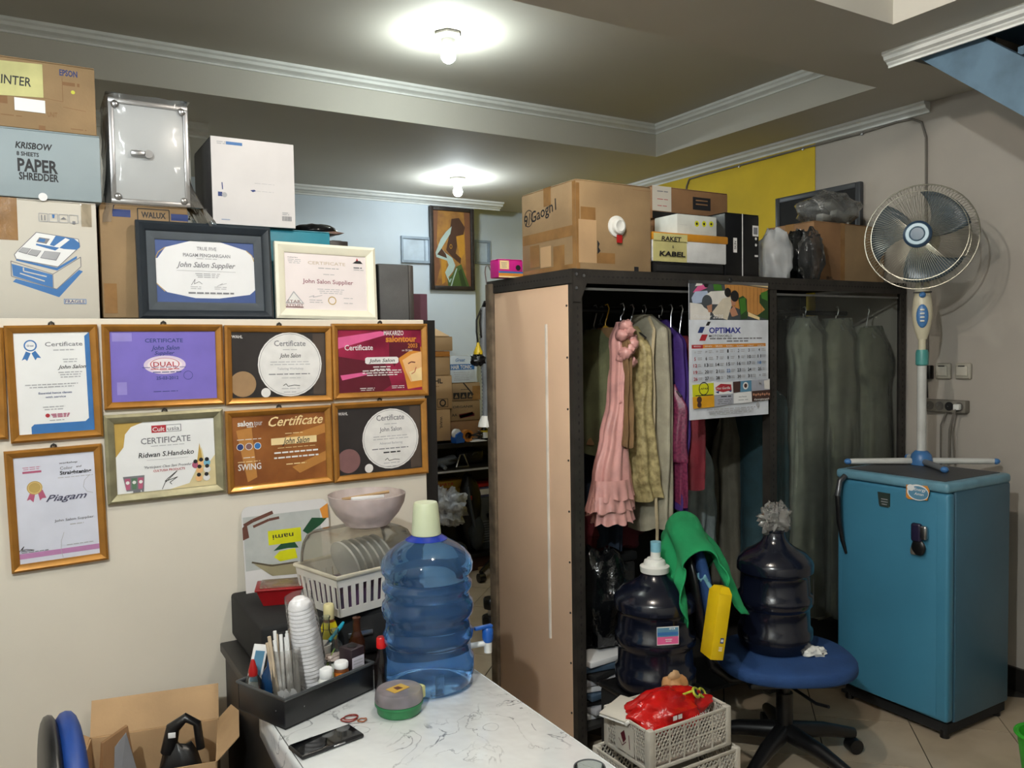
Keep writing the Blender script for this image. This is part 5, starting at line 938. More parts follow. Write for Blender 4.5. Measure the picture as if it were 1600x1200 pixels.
G().rbox(-.028, .016, -.022, 0, Hh*.42, Hh, .012, 3).build('grip', M('opener_violet', (38, 34, 60), .25), op); G().rbox(0, .036, -.018, 0, Hh*.52, Hh*.95, .008, 3).build('plate', STEEL, op); G().blob((0, -.008, Hh*.25), (.03, .010, Hh*.25), .1, 2, 2, 16).build('head', BLK, op, 60); G().rbox(-.034, -.008, -.012, 0, 0, .03, .005).build('hook', M('opener_grey', (110, 104, 96), .4), op)
# pedestal fan on the fridge
fx, fy, fz = 3.36, 2.125, FH+.003
fan = thing('pedestal_fan', 'cream and blue pedestal fan standing on top of the refrigerator', 'fan', (fx, fy, fz))
CREAM = M('fan_cream', (206, 198, 172), .4, var=.06); FBL = M('fan_blue', (70, 120, 176), .35); FWH = M('fan_tube_white', (200, 200, 196), .4); FTE = M('fan_teal', (76, 150, 146), .4)
dirs = [(math.cos(a), math.sin(a)) for a in (R_(-37), R_(143), R_(233), R_(53))]
for k, (dx, dy_) in enumerate(dirs):
    L_ = .31 if k < 2 else .24
    if k == 3: L_ = .15
    tp = .026
    G().tube([(dx*.02, dy_*.02, .016), (dx*L_*.9, dy_*L_*.9, .014), (dx*L_, dy_*L_, .013)], [.014, .013, .012], 10).build('foot', FWH if k != 2 else M('fan_foot_grey', (110, 112, 116), .4), fan)
    G().blob((dx*L_, dy_*L_, .013), (.017, .017, .0135), 0, n=12).build('foot_cap', FBL, fan)
G().lathe([(0, 0), (.044, 0), (.046, .02), (.040, .045), (.026, .06), (.02, .062), (0, .062)], 24).build('base_hub', FBL, fan)
zf = lambda py: CAM.z+(533.5-py)/F_PX*3.55-fz     # heights read off the pole
G().tube([(0, 0, .055), (0, 0, zf(562))], .019, 16).build('pole', FWH, fan); G().lathe([(.019, zf(572)), (.026, zf(570)), (.026, zf(552)), (.022, zf(547)), (0, zf(547))], 20).build('collar', FTE, fan); G().tube([(0, 0, zf(550)), (0, 0, zf(525))], .015, 14).build('inner_tube', CREAM, fan)
va = math.atan2(-fy, -fx)                          # towards the camera
hd = Matrix.Rotation(va+R_(90), 4, 'Z')            # local -y looks to the camera
g = G(); hc = (zf(530)+zf(452))/2
def bodyp(u, v):
    a = 2*math.pi*u; z0, z1 = zf(531), zf(444); s_ = [.018, .030, .037, .041, .040, .036, .030, .026]; k = v*7; i = min(int(k), 6); r = s_[i]+(s_[i+1]-s_[i])*(k-i)
    return (r*math.cos(a), r*.8*math.sin(a), z0+(z1-z0)*v)
g.grid(bodyp, 24, 14, wrap=True).xf(hd); g.build('control_housing', CREAM, fan, 60)
o = G().blob((0, -.028, hc-.01), (.024, .010, .052), 0, n=20).xf(hd).build('control_panel', FBL, fan)
for k in range(4): G().rbox(-.009, .009, -.044, -.034, hc-.036+k*.016, hc-.028+k*.016, .003).xf(hd).build('button', WHITEP, o)
G().blob((0, -.030, zf(462)), (.014, .010, .013), 0, n=14).xf(hd).build('knob', FBL, fan); G().rbox(-.036, .036, -.029, -.02, zf(459), zf(457), .001).xf(hd).build('seam', BLK, fan)
HZ = zf(376); tilt = Matrix.Translation((0, 0, HZ)) @ Matrix.Rotation(va+R_(90)-R_(8), 4, 'Z') @ Matrix.Rotation(R_(-3), 4, 'X')
G().tube([(0, 0, zf(447)), (0, .02, zf(430)), (0, .06, HZ-.04), (0, .08, HZ)], [.02, .02, .022, .02], 12).xf(hd).build('neck', CREAM, fan)
G().lathe([(0, 0), (.05, 0), (.062, .02), (.06, .09), (.045, .13), (0, .135)], 24).xf(tilt @ Matrix.Translation((0, -.02, 0)) @ Matrix.Rotation(R_(-90), 4, 'X')).build('motor', CREAM, fan)
RG = .222
WIREM = M('fan_wire', (172, 168, 152), .3, metal=.5)
def cage(sgn, dep, nm, nw):
    g = G(); prof = [(.052, sgn*dep), (.11, sgn*dep*.96), (.17, sgn*dep*.78), (.205, sgn*dep*.45), (RG, 0)]
    for k in range(nw):
        a = 2*math.pi*k/nw; g.tube([(r*math.cos(a), y, r*math.sin(a)) for r, y in prof], .0009, 3, caps=False)
    for r, y, th in ((RG, 0, .003), (.188, sgn*dep*.62, .0016), (.052, sgn*dep, .002)): g.tube([(r*math.cos(2*math.pi*k/48), y, r*math.sin(2*math.pi*k/48)) for k in range(48)], th, 6, closed=True)
    tag(g.xf(tilt @ Matrix.Translation((0, -.07, 0))).build(nm, WIREM, fan), kind='stuff')
cage(-1, .07, 'front_guard', 110); cage(1, .07, 'rear_guard', 90)
cp = tilt @ Matrix.Translation((0, -.142, 0)) @ Matrix.Rotation(R_(90), 4, 'X')
bd = G().lathe([(0, 0), (.054, 0), (.056, .006), (.05, .010), (0, .012)], 32).xf(cp).build('guard_badge', M('badge_ring_dark', (36, 60, 84), .35), fan); G().lathe([(.030, .0125), (.046, .0125), (.044, .015), (.032, .015), (.03, .0125)], 32).xf(cp).build('badge_ring', M('badge_ring_pale', (160, 190, 206), .3), bd); G().lathe([(0, .013), (.028, .013), (.026, .015), (0, .016)], 24).xf(cp).build('badge_disc', M('badge_disc', (60, 92, 116), .35), bd)
BLD = clear('fan_blade_blue', (110, 128, 140), .45, .2, .2, bump=0)
for k in range(3):
    a0 = k*2*math.pi/3+.4
    def bf(u, v): r = .045+v*.15; a = a0+(u-.5)*(1.05+.35*v)+.5*v; return (r*math.cos(a), -.07+.03*(u-.5)*(1-.3*v), r*math.sin(a))
    G().grid(bf, 10, 8).xf(tilt).build('blade', BLD, fan, 80, solid=.002)
G().lathe([(0, -.03), (.042, -.03), (.046, 0), (.046, .03), (0, .03)], 24).xf(tilt @ Matrix.Translation((0, -.07, 0)) @ Matrix.Rotation(R_(90), 4, 'X')).build('blade_hub', M('blade_hub', (96, 116, 132), .4), fan)
G().tube([(0, -.005, zf(452)), (.0, -.045, zf(447)), (.0, -.05, zf(440))], .006, 8).xf(hd).build('guard_clip', STEEL, fan)

# ================================================================== CHAIR with dark water bottle
cx_, cy_ = 2.36, 2.02
ch = thing('office_chair', 'office chair with blue seat carrying a dark water bottle', 'chair', (cx_, cy_, 0)); SH = .425
ca = R_(-31)                                        # chair faces camera right
rot = Matrix.Rotation(ca, 4, 'Z')
BLS = M('chair_blue_fabric', (30, 66, 118), .85, var=.1, bump=.2, bscale=260)
def seatfn(u, v):
    a = 2*math.pi*u; k = math.sin(math.pi*v)**.5 if 0 < v < 1 else 0; ex = .8
    return (.245*k*math.copysign(abs(math.cos(a))**ex, math.cos(a)), .225*k*math.copysign(abs(math.sin(a))**ex, math.sin(a)), SH-.035+.035*math.copysign(abs(math.cos(math.pi*v))**.5, math.cos(math.pi*v)))
G().grid(seatfn, 40, 20, wrap=True).xf(rot).build('seat', BLS, ch, 80)
G().rbox(-.17, .17, -.15, .15, SH-.09, SH-.066, .02).xf(rot).build('seat_pan', BLK, ch)
bk = Matrix.Translation((0, 0, 0)) @ rot @ Matrix.Translation((-.225, 0, 0)) @ Matrix.Rotation(R_(-9), 4, 'Y')
def backfn(sx, off):
    def f(u, v): a = 2*math.pi*u; k = math.sin(math.pi*v)**.6 if 0 < v < 1 else 0; return (off+sx*math.copysign(abs(math.cos(math.pi*v))**.6, math.cos(math.pi*v)), .20*k*math.copysign(abs(math.cos(a))**.7, math.cos(a)), .69+.185*k*math.copysign(abs(math.sin(a))**.7, math.sin(a)))
    return f
G().grid(backfn(.026, .012), 36, 14, wrap=True).xf(bk).build('backrest', BLS, ch, 80); G().grid(backfn(.018, -.026), 36, 14, wrap=True).xf(bk).build('back_shell', BLK, ch, 80)
G().tube([(.05, 0, SH-.10), (-.20, 0, SH-.11), (-.27, 0, SH-.06), (-.30, 0, SH+.06), (-.305, 0, .62)], .016, 10).xf(rot).build('back_bar', BLK, ch)
G().tube([(0, 0, .10), (0, 0, SH-.16)], .03, 16).build('column', BLK, ch); G().tube([(0, 0, SH-.18), (0, 0, SH-.09)], .02, 12).build('piston', BLK, ch); G().rbox(-.10, .10, -.08, .08, SH-.115, SH-.09, .01).xf(rot).build('mechanism', BLKM, ch)
G().tube([(0, -.05, SH-.115), (.05, -.18, SH-.125), (.07, -.24, SH-.11)], .006, 8).xf(rot).build('lever', BLK, ch)
for k in range(5):
    a = R_(-18+72*k); d_ = Vector((math.cos(a), math.sin(a), 0)); G().tube([tuple(d_*.02+Vector((0, 0, .12))), tuple(d_*.16+Vector((0, 0, .105))), tuple(d_*.29+Vector((0, 0, .075)))], [.034, .028, .02], 10).build('base_arm', BLK, ch)
    n_ = Vector((-d_.y, d_.x, 0)); w_ = d_*.29+Vector((0, 0, .028)); G().cyl(tuple(w_-n_*.022), tuple(w_+n_*.022), .028, n=18).build('castor', BLK, ch)
# galon profile
def galon(nm, label, loc, mat, h=.44, r=.13, rz=0, ribs=True):
    t = thing(nm, label, 'water bottle', loc, rz)
    pr = [(0, .006), (r*.7, .002), (r*.86, 0), (r*.95, .012), (r, .035), (r, .075), (r*.93, .085), (r*.92, .15), (r*.93, .158), (r, .168), (r, .20), (r*.93, .21), (r*.92, .27), (r*.93, .28), (r*1.02, .29), (r*1.02, .318), (r*.97, .332), (r*.80, .355), (r*.55, .373), (r*.38, .39), (r*.29, .41), (r*.26, h-.012), (r*.28, h-.010), (r*.28, h), (0, h)]
    G().lathe(pr, 48).build('bottle', mat, t, 50); return t
DGAL = M('dark_blue_bottle', (16, 20, 34), .2, var=.1, coat=.3)
p = at(1210, 1012, Z=SH); g2 = galon('water_bottle', 'dark blue water bottle with crumpled plastic neck standing on the chair', (2.355, 2.06, SH+.001), DGAL, .44, .134)
G().blob((0, 0, .475), (.05, .05, .055), .7, 2.6, 7, 40).build('plastic_cap', clear('crumpled_clear', (236, 234, 230), .30, .45, .05, bump=1.0, bscale=30), g2, 40)
P = Print(g2, -.0225, .17, .045, .095, -.1345, xf=Matrix.Rotation(R_(38), 4, 'Z')); P.rect(WHITE, 0, 0, 1, 1); P.words(LGREY, .15, .85, .2, 5, .14, .04); P.done()
c = at(1272, 1024, Z=SH-.004); t = thing('tissue', 'crumpled white tissue on the blue chair seat', 'tissue', (c.x, c.y, SH-.003), R_(-20)); G().blob((0, 0, .014), (.042, .028, .016), .6, 3, 12, 28, flat=.013).build('tissue', WHITEP, t, 50); G().blob((-.035, -.01, .012), (.014, .012, .014), .5, 3, 14, 16, flat=.011).build('twisted_end', WHITEP, t, 50)
# green cloth over the backrest
gc = thing('green_cloth', 'green cloth draped over the chair backrest', 'cloth', (cx_, cy_, 0))
def gfn(u, v):                                       # over the backrest: u runs from the back hem to the front hem, v across it
    s_ = (u-.5)*2; yy = (v-.5)*2; y = yy*.225
    top = .915-.10*max(0, abs(yy)-.2)**1.4+.012*math.sin(5*yy+1)
    L_ = (.215 if s_ > 0 else .26)+.10*noise.noise(Vector((v*3.4, 1.3 if s_ > 0 else 7.7, 0)))+.025*math.sin(11*v)
    k = s_*L_; rad = .060; flat = rad*math.pi/2; n1 = noise.noise(Vector((u*5, v*4.2, 4)))
    if abs(k) < flat: th_ = k/rad; x = rad*math.sin(th_)*(1+.25*n1); z_ = top+rad*(math.cos(th_)-.75)+.016*n1
    else:
        q_ = abs(k)-flat; w_ = min(1, q_/.05); fold = (.026*math.sin(yy*7.5+(2.2 if s_ > 0 else .4)+3*q_*10)+.018*noise.noise(Vector((v*9, q_*10, 2))))*w_
        x = math.copysign(rad+max(-.012, fold)+.22*q_, s_); z_ = top-rad*.75-q_+.016*n1
        y += .03*yy*w_+.02*n1*w_
    return (x, y, z_)
G().grid(gfn, 60, 60).xf(rot @ Matrix.Translation((-.225, 0, 0)) @ Matrix.Rotation(R_(-9), 4, 'Y')).build('cloth', GREENC, gc, 80, solid=.004)
G().grid(lambda u, v: (-.205+.05*u+.012*math.sin(9*v)-.02, -.21+.06*v+.01*math.sin(8*u), .80-.13*u+.01*math.sin(12*v)), 10, 10).xf(rot @ Matrix.Rotation(R_(-9), 4, 'Y')).build('inner_lining', M('cloth_light_blue', (110, 160, 176), .8), gc, 80, solid=.003)
# yellow box leaning between chair back and bottle
c = at(1120, 1032, D=2.62); yb_ = thing('yellow_box', 'slim yellow box leaning between the chair back and the dark bottle', 'box', (c.x, c.y, c.z), R_(-18), ry=R_(9))
G().rbox(-.023, .023, 0, .075, 0, .215, .003).build('body', M('box_yellow', (226, 190, 10), .45, var=.05), yb_); G().quadbox([(-.021, 0, .215), (.021, 0, .215), (.021, .07, .215), (-.021, .07, .215), (-.014, .012, .235), (.014, .012, .235), (.014, .06, .23), (-.014, .06, .23)]).build('top_flap', MATS['box_yellow'], yb_, 0)
P = Print(yb_, -.023, 0, .046, .215, -.0003); P.rect(INKB, .55, .66, .82, .74); P.rect(OWHITE, .6, .68, .78, .72); P.words(OWHITE, .5, .8, .80, 3, .025, .012); P.done()
# ------------------------------------------------------------------ dark bottle on the floor side
D1 = (1.875, 2.175); BZ = .345
sb_ = thing('step_box', 'dark box the left dark water bottle stands on, behind the crates', 'box', (D1[0], D1[1], 0)); G().rbox(-.14, .14, -.12, .14, 0, BZ-.02, .01).build('body', BLKM, sb_); G().rbox(-.145, .145, -.125, .145, BZ-.02, BZ-.001, .006).build('lid', BLK, sb_)
g1 = galon('water_bottle', 'dark blue water bottle with white pump cap and pink label behind the crates', (D1[0], D1[1], BZ), DGAL, .43, .142)
G().lathe([(.036, .405), (.05, .41), (.052, .43), (.04, .436), (.036, .45), (.026, .455), (.026, .458), (0, .458)], 28).build('cap', WHITEP, g1); G().tube([(.004, 0, .455), (.006, 0, .495)], .018, 14).build('pump_stem', WHITEP, g1); G().tube([(.006, 0, .48), (.006, 0, .515)], .019, 14).build('pump_collar', M('pump_blue', (130, 186, 206), .4), g1)
P = Print(g1, -.038, .20, .076, .062, -.145, xf=Matrix.Rotation(R_(-24), 4, 'Z')); P.rect(OWHITE, 0, 0, 1, 1); P.rect(AD5, .02, .05, .98, .55); P.rect(PNK, .02, .55, .98, .96); P.rect(PBLUE, .02, .3, .98, .48); P.text(OWHITE, 'MINUM', .7, .12, .1, .26); P.words(OWHITE, .38, .7, .7, 2, .1, .05); P.done()
# crates
CZ = .42; cc = at(1015, 1145, Z=CZ); cL = at(1148, 1105, Z=CZ).x-cc.x; cD = at(930, 1105, Z=CZ).y-cc.y
CRM_ = M('crate_white_plastic', (200, 194, 182), .45, var=.08, scale=8); 
def crate(label, x, y, z, L_, D_, H_, rim):
    t = thing('plastic_crate', label, 'crate', (x, y, z), 0, 'stacked plastic crates'); pw = .022
    for ax_, bx_ in ((0, 0), (L_-pw, 0), (L_-pw, D_-pw), (0, D_-pw)): G().rbox(ax_, ax_+pw, bx_, bx_+pw, 0, H_, .004).build('corner_post', CRM_, t)
    for yy in (0, D_-.006):
        G().rbox(pw, L_-pw, yy, yy+.006, H_-.010, H_, .002).build('rim', CRM_, t); G().rbox(pw, L_-pw, yy, yy+.006, 0, .012, .002).build('bottom_rail', CRM_, t)
    for xx in (0, L_-.006):
        G().rbox(xx, xx+.006, pw, D_-pw, H_-.010, H_, .002).build('rim', CRM_, t); G().rbox(xx, xx+.006, pw, D_-pw, 0, .012, .002).build('bottom_rail', CRM_, t)
    def lattice(n, length, tr):
        g = G(); seg = (length-2*pw)/n; z0, z1 = .024, H_-.012; th = .0022
        for k in range(n):
            a = pw+k*seg; g.box(a-th, a+th, .001, .005, .010, H_-.01)
            m_ = 4; st_ = seg/m_
            for q in range(-m_, m_+1):
                for sgn in (1, -1):
                    x0_, x1_ = a+q*st_ if sgn > 0 else a+seg-q*st_, 0; zA, zB = z0, z1; x1_ = x0_+sgn*seg
                    lo, hi = a, a+seg; p_ = []
                    for xx, zz_ in ((x0_, zA), (x1_, zB)): p_.append([xx, zz_])
                    (xa, za__), (xb, zb__) = p_
                    def clip(xx, X): return za__+(zb__-za__)*(X-xa)/(xb-xa)
                    for e in p_:
                        if e[0] < lo: e[1] = clip(e, lo); e[0] = lo
                        if e[0] > hi: e[1] = clip(e, hi); e[0] = hi
                    if abs(p_[0][0]-p_[1][0]) < .003: continue
                    (xa2, za2), (xb2, zb2) = p_; dx, dz = xb2-xa2, zb2-za2; l = math.hypot(dx, dz); nx, nz = -dz/l*th*.7, dx/l*th*.7
                    g.prism([(xa2+nx, za2+nz), (xb2+nx, zb2+nz), (xb2-nx, zb2-nz), (xa2-nx, za2-nz)], .0015, .0045)
            g.box(a, a+seg, .0012, .0048, H_*.5-.002, H_*.5+.002)
        tag(g.xf(tr).build('lattice', CRM_, t, 0), kind='stuff')
    lattice(5, L_, Matrix.Identity(4)); lattice(5, L_, Matrix.Translation((0, D_-.006, 0)))
    lattice(4, D_, Matrix(((0, 1, 0, 0), (1, 0, 0, 0), (0, 0, 1, 0), (0, 0, 0, 1)))); lattice(4, D_, Matrix(((0, 1, 0, L_-.006), (1, 0, 0, 0), (0, 0, 1, 0), (0, 0, 0, 1))))
    G().box(.006, L_-.006, .006, D_-.006, .002, .006).build('floor', CRM_, t, 0); return t
H1 = .125
c1_ = crate('white mesh crate holding a red bag, top of the crate stack', cc.x, cc.y, CZ-H1, cL, cD, H1, 0)
o = G().box(-.002, .0, cD*.32, cD*.72, .02, H1-.02).build('side_plate', CRM_, c1_, 0); P = Print(c1_, 0, .02, cD*.4, H1-.04, -.0005, xf=Matrix(((0, 1, 0, -.002), (-1, 0, 0, cD*.72), (0, 0, 1, 0), (0, 0, 0, 1)))); P.poly(DRED, [(.3, .4), (.5, .2), (.6, .5), (.45, .7)]); P.stroke(DRED, [(.2, .6), (.4, .8), (.6, .6)], .03); P.stroke(DRED, [(.75, .3), (.8, .8)], .04); P.done()
c2_ = crate('white mesh crate second in the stack under the red bag crate', cc.x-.03, cc.y-.02, CZ-2*H1-.012, cL+.05, cD+.04, H1+.008, 0)
P = Print(c2_, .14, .01, .13, .10, -.002); P.rect(CRM_, 0, 0, 1, 1); P.stroke(ORNG, [(.3, .2), (.5, .5), (.35, .9)], .06); P.stroke(ORNG, [(.6, .2), (.5, .6), (.75, .9)], .06); P.done()
c3_ = crate('white mesh crate at the bottom of the stack on the floor', cc.x-.03, cc.y-.02, 0.002, cL+.05, cD+.04, CZ-2*H1-.018, 0)
# contents of the top crate
RBAG = M('red_bag_film', (196, 22, 20), .22, var=.2, scale=10, bump=.6, bscale=26)
t = thing('red_bag', 'red plastic bag of snacks lying in the top crate', 'bag', (cc.x+cL*.5, cc.y+cD*.48, CZ-H1+.03)); G().blob((0, 0, .085), (cL*.45, cD*.38, .058), .26, 2.3, 17, 44).build('bag', RBAG, t, 55)
P = Print(t, -.10, .05, .2, .07, -cD*.38-.010); P.text(OWHITE, '7% M ONLY', .72, .45, .2, .42, .1, 'c', .12); P.rect(OWHITE, .18, .1, .26, .3); P.rect(OWHITE, .28, .1, .36, .3); P.text(OWHITE, 'Mart', .2, .75, .14, .2); P.done()
t = thing('folded_paper', 'folded white paper sticking out of the top crate at the left', 'paper', (cc.x+.03, cc.y+cD*.72, CZ-.005), .3, ry=R_(-8)); G().rbox(-.06, .06, -.05, .05, 0, .004, .001, 1).build('sheet', WHITEP, t); G().rbox(-.058, .062, -.047, .05, .006, .012, .003, 2).build('sheet', OFFW, t); G().tube([(-.06, -.05, .004), (.06, -.05, .004)], .006, 8).build('fold', WHITEP, t)
t = thing('toy_glasses', 'lime green plastic glasses on the right corner of the top crate', 'glasses', (cc.x+cL*.80, cc.y+cD*.30, CZ+.02), R_(25), ry=R_(22), rx=R_(-30)); LIME = M('lime_plastic', (186, 196, 60), .35)
g = G(); 
for k in (0, 1): 
    g0 = G().tube([(k*.055-.0275+.024*math.cos(a*.3927), 0, .012+.014*math.sin(a*.3927)) for a in range(16)], .0045, 6, closed=True).build('lens_rim', LIME, t); G().cyl((k*.055-.0275, -.001, .012), (k*.055-.0275, .001, .012), .021, n=16).xf(Matrix.Translation((0, 0, .012)) @ Matrix.Diagonal((1, 1, .55, 1)) @ Matrix.Translation((0, 0, -.012))).build('lens', M('lens_dark', (52, 34, 30), .15), g0)
for x in (-.052, .052): G().tube([(x, 0, .016), (x*1.02, .06, .016), (x*1.02, .10, .004)], .0035, 6).build('temple_arm', LIME, t)
t = thing('bread_pack', 'brown food pack behind the lime glasses in the top crate', 'food', (cc.x+cL*.78, cc.y+cD*.80, CZ-.05)); G().blob((0, 0, .05), (.05, .035, .05), .3, 2, 19, 24).build('pack', M('bread_brown', (176, 128, 80), .6), t, 60); G().blob((0, 0, .10), (.02, .012, .018), .5, 3, 20, 14).build('pack_end', CARD2, t, 60)
# green bin at the right picture edge
c = at(1634, 1170, Z=.1); t = thing('green_bin', 'bright green plastic bin cut by the right picture edge', 'bin', (c.x, c.y, 0)); GRB = M('bin_green', (60, 190, 50), .4); G().lathe([(0, 0), (.07, 0), (.088, .14), (.092, .14), (.092, .15), (.082, .15), (.066, .01), (0, .01)], 28).build('tub', GRB, t); G().tube([(.094*math.cos(k*.1309), .094*math.sin(k*.1309), .148) for k in range(48)], .005, 6, closed=True).build('rim', GRB, t)

# ================================================================== TABLE with marble cloth
TZ = .62
tx1 = (at(780, 1076, Z=TZ).x+at(965, 1199, Z=TZ).x)/2; tx0 = at(445, 1150, Z=TZ).x-.005; ty0, ty1 = .95, 2.70
CBY = 2.33                                           # front of the black cabinet on the table
def marble():
    mt = bpy.data.materials.new('marble_cloth'); mt.use_nodes = True; N = mt.node_tree.nodes; L = mt.node_tree.links; b = N['Principled BSDF']
    tc = N.new('ShaderNodeTexCoord'); nz = N.new('ShaderNodeTexNoise'); nz.inputs['Scale'].default_value = 7; nz.inputs['Detail'].default_value = 4; nz.inputs['Distortion'].default_value = 1.6; L.new(tc.outputs['Object'], nz.inputs['Vector'])
    s_ = N.new('ShaderNodeMath'); s_.operation = 'SUBTRACT'; s_.inputs[1].default_value = .5; L.new(nz.outputs['Fac'], s_.inputs[0]); a = N.new('ShaderNodeMath'); a.operation = 'ABSOLUTE'; L.new(s_.outputs[0], a.inputs[0])
    rp = N.new('ShaderNodeValToRGB'); L.new(a.outputs[0], rp.inputs['Fac']); e = rp.color_ramp.elements; e[0].position = 0; e[0].color = (1, 1, 1, 1); e[1].position = .016; e[1].color = (0, 0, 0, 1)
    n2 = N.new('ShaderNodeTexNoise'); n2.inputs['Scale'].default_value = 5; L.new(tc.outputs['Object'], n2.inputs['Vector']); r2 = N.new('ShaderNodeValToRGB'); L.new(n2.outputs['Fac'], r2.inputs['Fac']); r2.color_ramp.elements[0].position = .46; r2.color_ramp.elements[1].position = .66
    mu = N.new('ShaderNodeMath'); mu.operation = 'MULTIPLY'; L.new(rp.outputs[0], mu.inputs[0]); L.new(r2.outputs[0], mu.inputs[1])
    mx = N.new('ShaderNodeMixRGB'); mx.inputs[1].default_value = (*lin((222, 224, 224)), 1); mx.inputs[2].default_value = (*lin((86, 88, 96)), 1); L.new(mu.outputs[0], mx.inputs[0]); L.new(mx.outputs[0], b.inputs['Base Color']); b.inputs['Roughness'].default_value = .16; b.inputs['Coat Weight'].default_value = .3
    n3 = N.new('ShaderNodeTexNoise'); n3.inputs['Scale'].default_value = 14; L.new(tc.outputs['Object'], n3.inputs['Vector']); bp = N.new('ShaderNodeBump'); bp.inputs['Strength'].default_value = .18; bp.inputs['Distance'].default_value = .02; L.new(n3.outputs['Fac'], bp.inputs['Height']); L.new(bp.outputs[0], b.inputs['Normal'])
    return mt
MARB = marble()
tb = thing('work_table', 'low dark table under the marble patterned plastic cloth', 'table', ((tx0+tx1)/2, (ty0+ty1)/2, 0)); tw, tl = tx1-tx0, ty1-ty0
G().rbox(-tw/2+.004, tw/2-.004, -tl/2+.004, tl/2, TZ-.034, TZ-.004, .004).build('table_top', BLACKW, tb)
for x in (-tw/2+.03, tw/2-.07):
    for y in (-tl/2+.04, tl/2-.08): G().box(x, x+.04, y, y+.04, 0, TZ-.034).build('leg', BLACKW, tb, 0)
G().box(-tw/2+.012, -tw/2+.024, -tl/2+.2, tl/2-.04, .06, TZ-.034).build('side_panel', BLACKW, tb, 0)
clo = thing('table_cloth', 'white marble patterned plastic cloth covering the table', 'tablecloth', ((tx0+tx1)/2, (ty0+ty1)/2, TZ-.004))
ce_ = CBY-.12-(ty0+ty1)/2; G().rbox(-tw/2, tw/2, -tl/2, ce_, 0, .004, .003).build('top_sheet', MARB, clo)
G().grid(lambda u, v: (-tw/2-.003-.008*v*(1+math.sin(u*17))*.5, -tl/2+u*(ce_+tl/2-.05), .003-.085*v), 60, 3).build('hanging_edge', MARB, clo, 60, solid=.002)
G().grid(lambda u, v: (tw/2+.003+.006*v*(1+math.sin(u*15))*.5, -tl/2+u*(ce_+tl/2-.02), .003-.07*v), 60, 3).build('hanging_edge', MARB, clo, 60, solid=.002)
# black cabinet at the back of the table
CBZ = .762; cbx0, cbx1 = .55, 1.13
cb = thing('black_cabinet', 'flat black drawer cabinet at the back of the table carrying the dish rack', 'cabinet', ((cbx0+cbx1)/2, CBY, TZ+.001)); w_ = cbx1-cbx0; h_ = CBZ-TZ-.001
G().rbox(-w_/2, w_/2, 0, YP-CBY-.012, 0, h_, .012, 3).build('body', BLKM, cb); G().rbox(-w_/2+.02, w_/2-.02, -.006, 0, .015, h_-.02, .004).build('drawer', BLKM, cb); G().rbox(-.04, .04, -.016, -.006, h_*.45, h_*.58, .004).build('drawer_handle', STEEL, cb)
# dish rack with a dome lid
dc = at(548, 962, Z=CBZ); rk = thing('dish_rack', 'white plastic dish rack with a clear dome lid full of plates', 'dish rack', (dc.x+.075, dc.y+.13, CBZ+.001), R_(14))
RW, RD, RH = .31, .235, .122; RKW = M('rack_white', (218, 214, 206), .4, var=.05)
def taper(x, y, z): k = .90+.10*z/RH; return (x*k, y*k, z)
def rackside(nm, ax, sgn, L_, half, n):
    def P3(s_, z_): return taper(s_, sgn*half, z_) if ax == 'x' else taper(sgn*half, s_, z_)
    g = G()
    def bar(s0, s1, z0, z1):
        th = .004; pts = [P3(s0, z0), P3(s1, z0), P3(s1, z1), P3(s0, z1)]; nrm = Vector((0, -sgn*th, 0)) if ax == 'x' else Vector((-sgn*th, 0, 0)); g.add(pts+[tuple(Vector(p_)+nrm) for p_ in pts], [(0, 1, 2, 3), (7, 6, 5, 4), (0, 4, 5, 1), (1, 5, 6, 2), (2, 6, 7, 3), (3, 7, 4, 0)])
    bar(-L_/2, L_/2, 0, .024); bar(-L_/2, L_/2, RH-.03, RH)
    for k in range(n+1): c_ = -L_/2+L_*k/n; bar(max(-L_/2, c_-.007), min(L_/2, c_+.007), .024, RH-.03)
    g.build(nm, RKW, rk, 20)
rackside('rack_wall', 'x', -1, RW, RD/2, 11); rackside('rack_wall', 'x', 1, RW, RD/2, 11); rackside('rack_wall', 'y', -1, RD, RW/2, 8); rackside('rack_wall', 'y', 1, RD, RW/2, 8)
G().box(-RW*.45, RW*.45, -RD*.45, RD*.45, 0, .004).build('rack_floor', RKW, rk, 0); G().rbox(-RW*.43, RW*.43, -RD*.43, RD*.43, .006, .07, .01).build('purple_cups', M('cups_purple', (92, 62, 96), .5, rgb2=(60, 52, 70), scale=18), rk)
g = G().tube([(-RW/2, -RD/2, RH), (RW/2, -RD/2, RH), (RW/2, RD/2, RH), (-RW/2, RD/2, RH)], .007, 8, closed=True); g.build('rim', M('rim_cream', (206, 198, 178), .4), rk)
def domefn(u, v):
    a = 2*math.pi*u; sx = math.copysign(abs(math.cos(a))**.28, math.cos(a)); sy = math.copysign(abs(math.sin(a))**.28, math.sin(a)); k = [1, .99, .965, .90, .78, .6][min(int(v*5), 5)]; i = min(int(v*5), 4); f = v*5-i; K = [1, .985, .95, .88, .76, .0]; k = K[i]+(K[i+1]-K[i])*f; Zs = [0, .035, .065, .088, .10, .102]; return (sx*RW/2*k, sy*RD/2*k, RH+.006+Zs[i]+(Zs[i+1]-Zs[i])*f)
G().grid(domefn, 64, 20, wrap=True).build('dome_lid', clear('dome_plastic', (214, 208, 190), .22, .22, .12, bump=0), rk, 50)
for k in range(6): x = -.05+k*.026; G().cyl((x, 0, RH+.005), (x+.006, 0, RH+.007), .072, n=28).build('plate', M('plate_grey_white', (190, 194, 198), .25), rk)
DTZ = CBZ+.001+RH+.108
bw = thing('frosted_bowl', 'pink tinted frosted glass bowl on top of the dish rack lid', 'bowl', (at(570, 822, Z=DTZ).x, at(570, 822, Z=DTZ).y, DTZ))
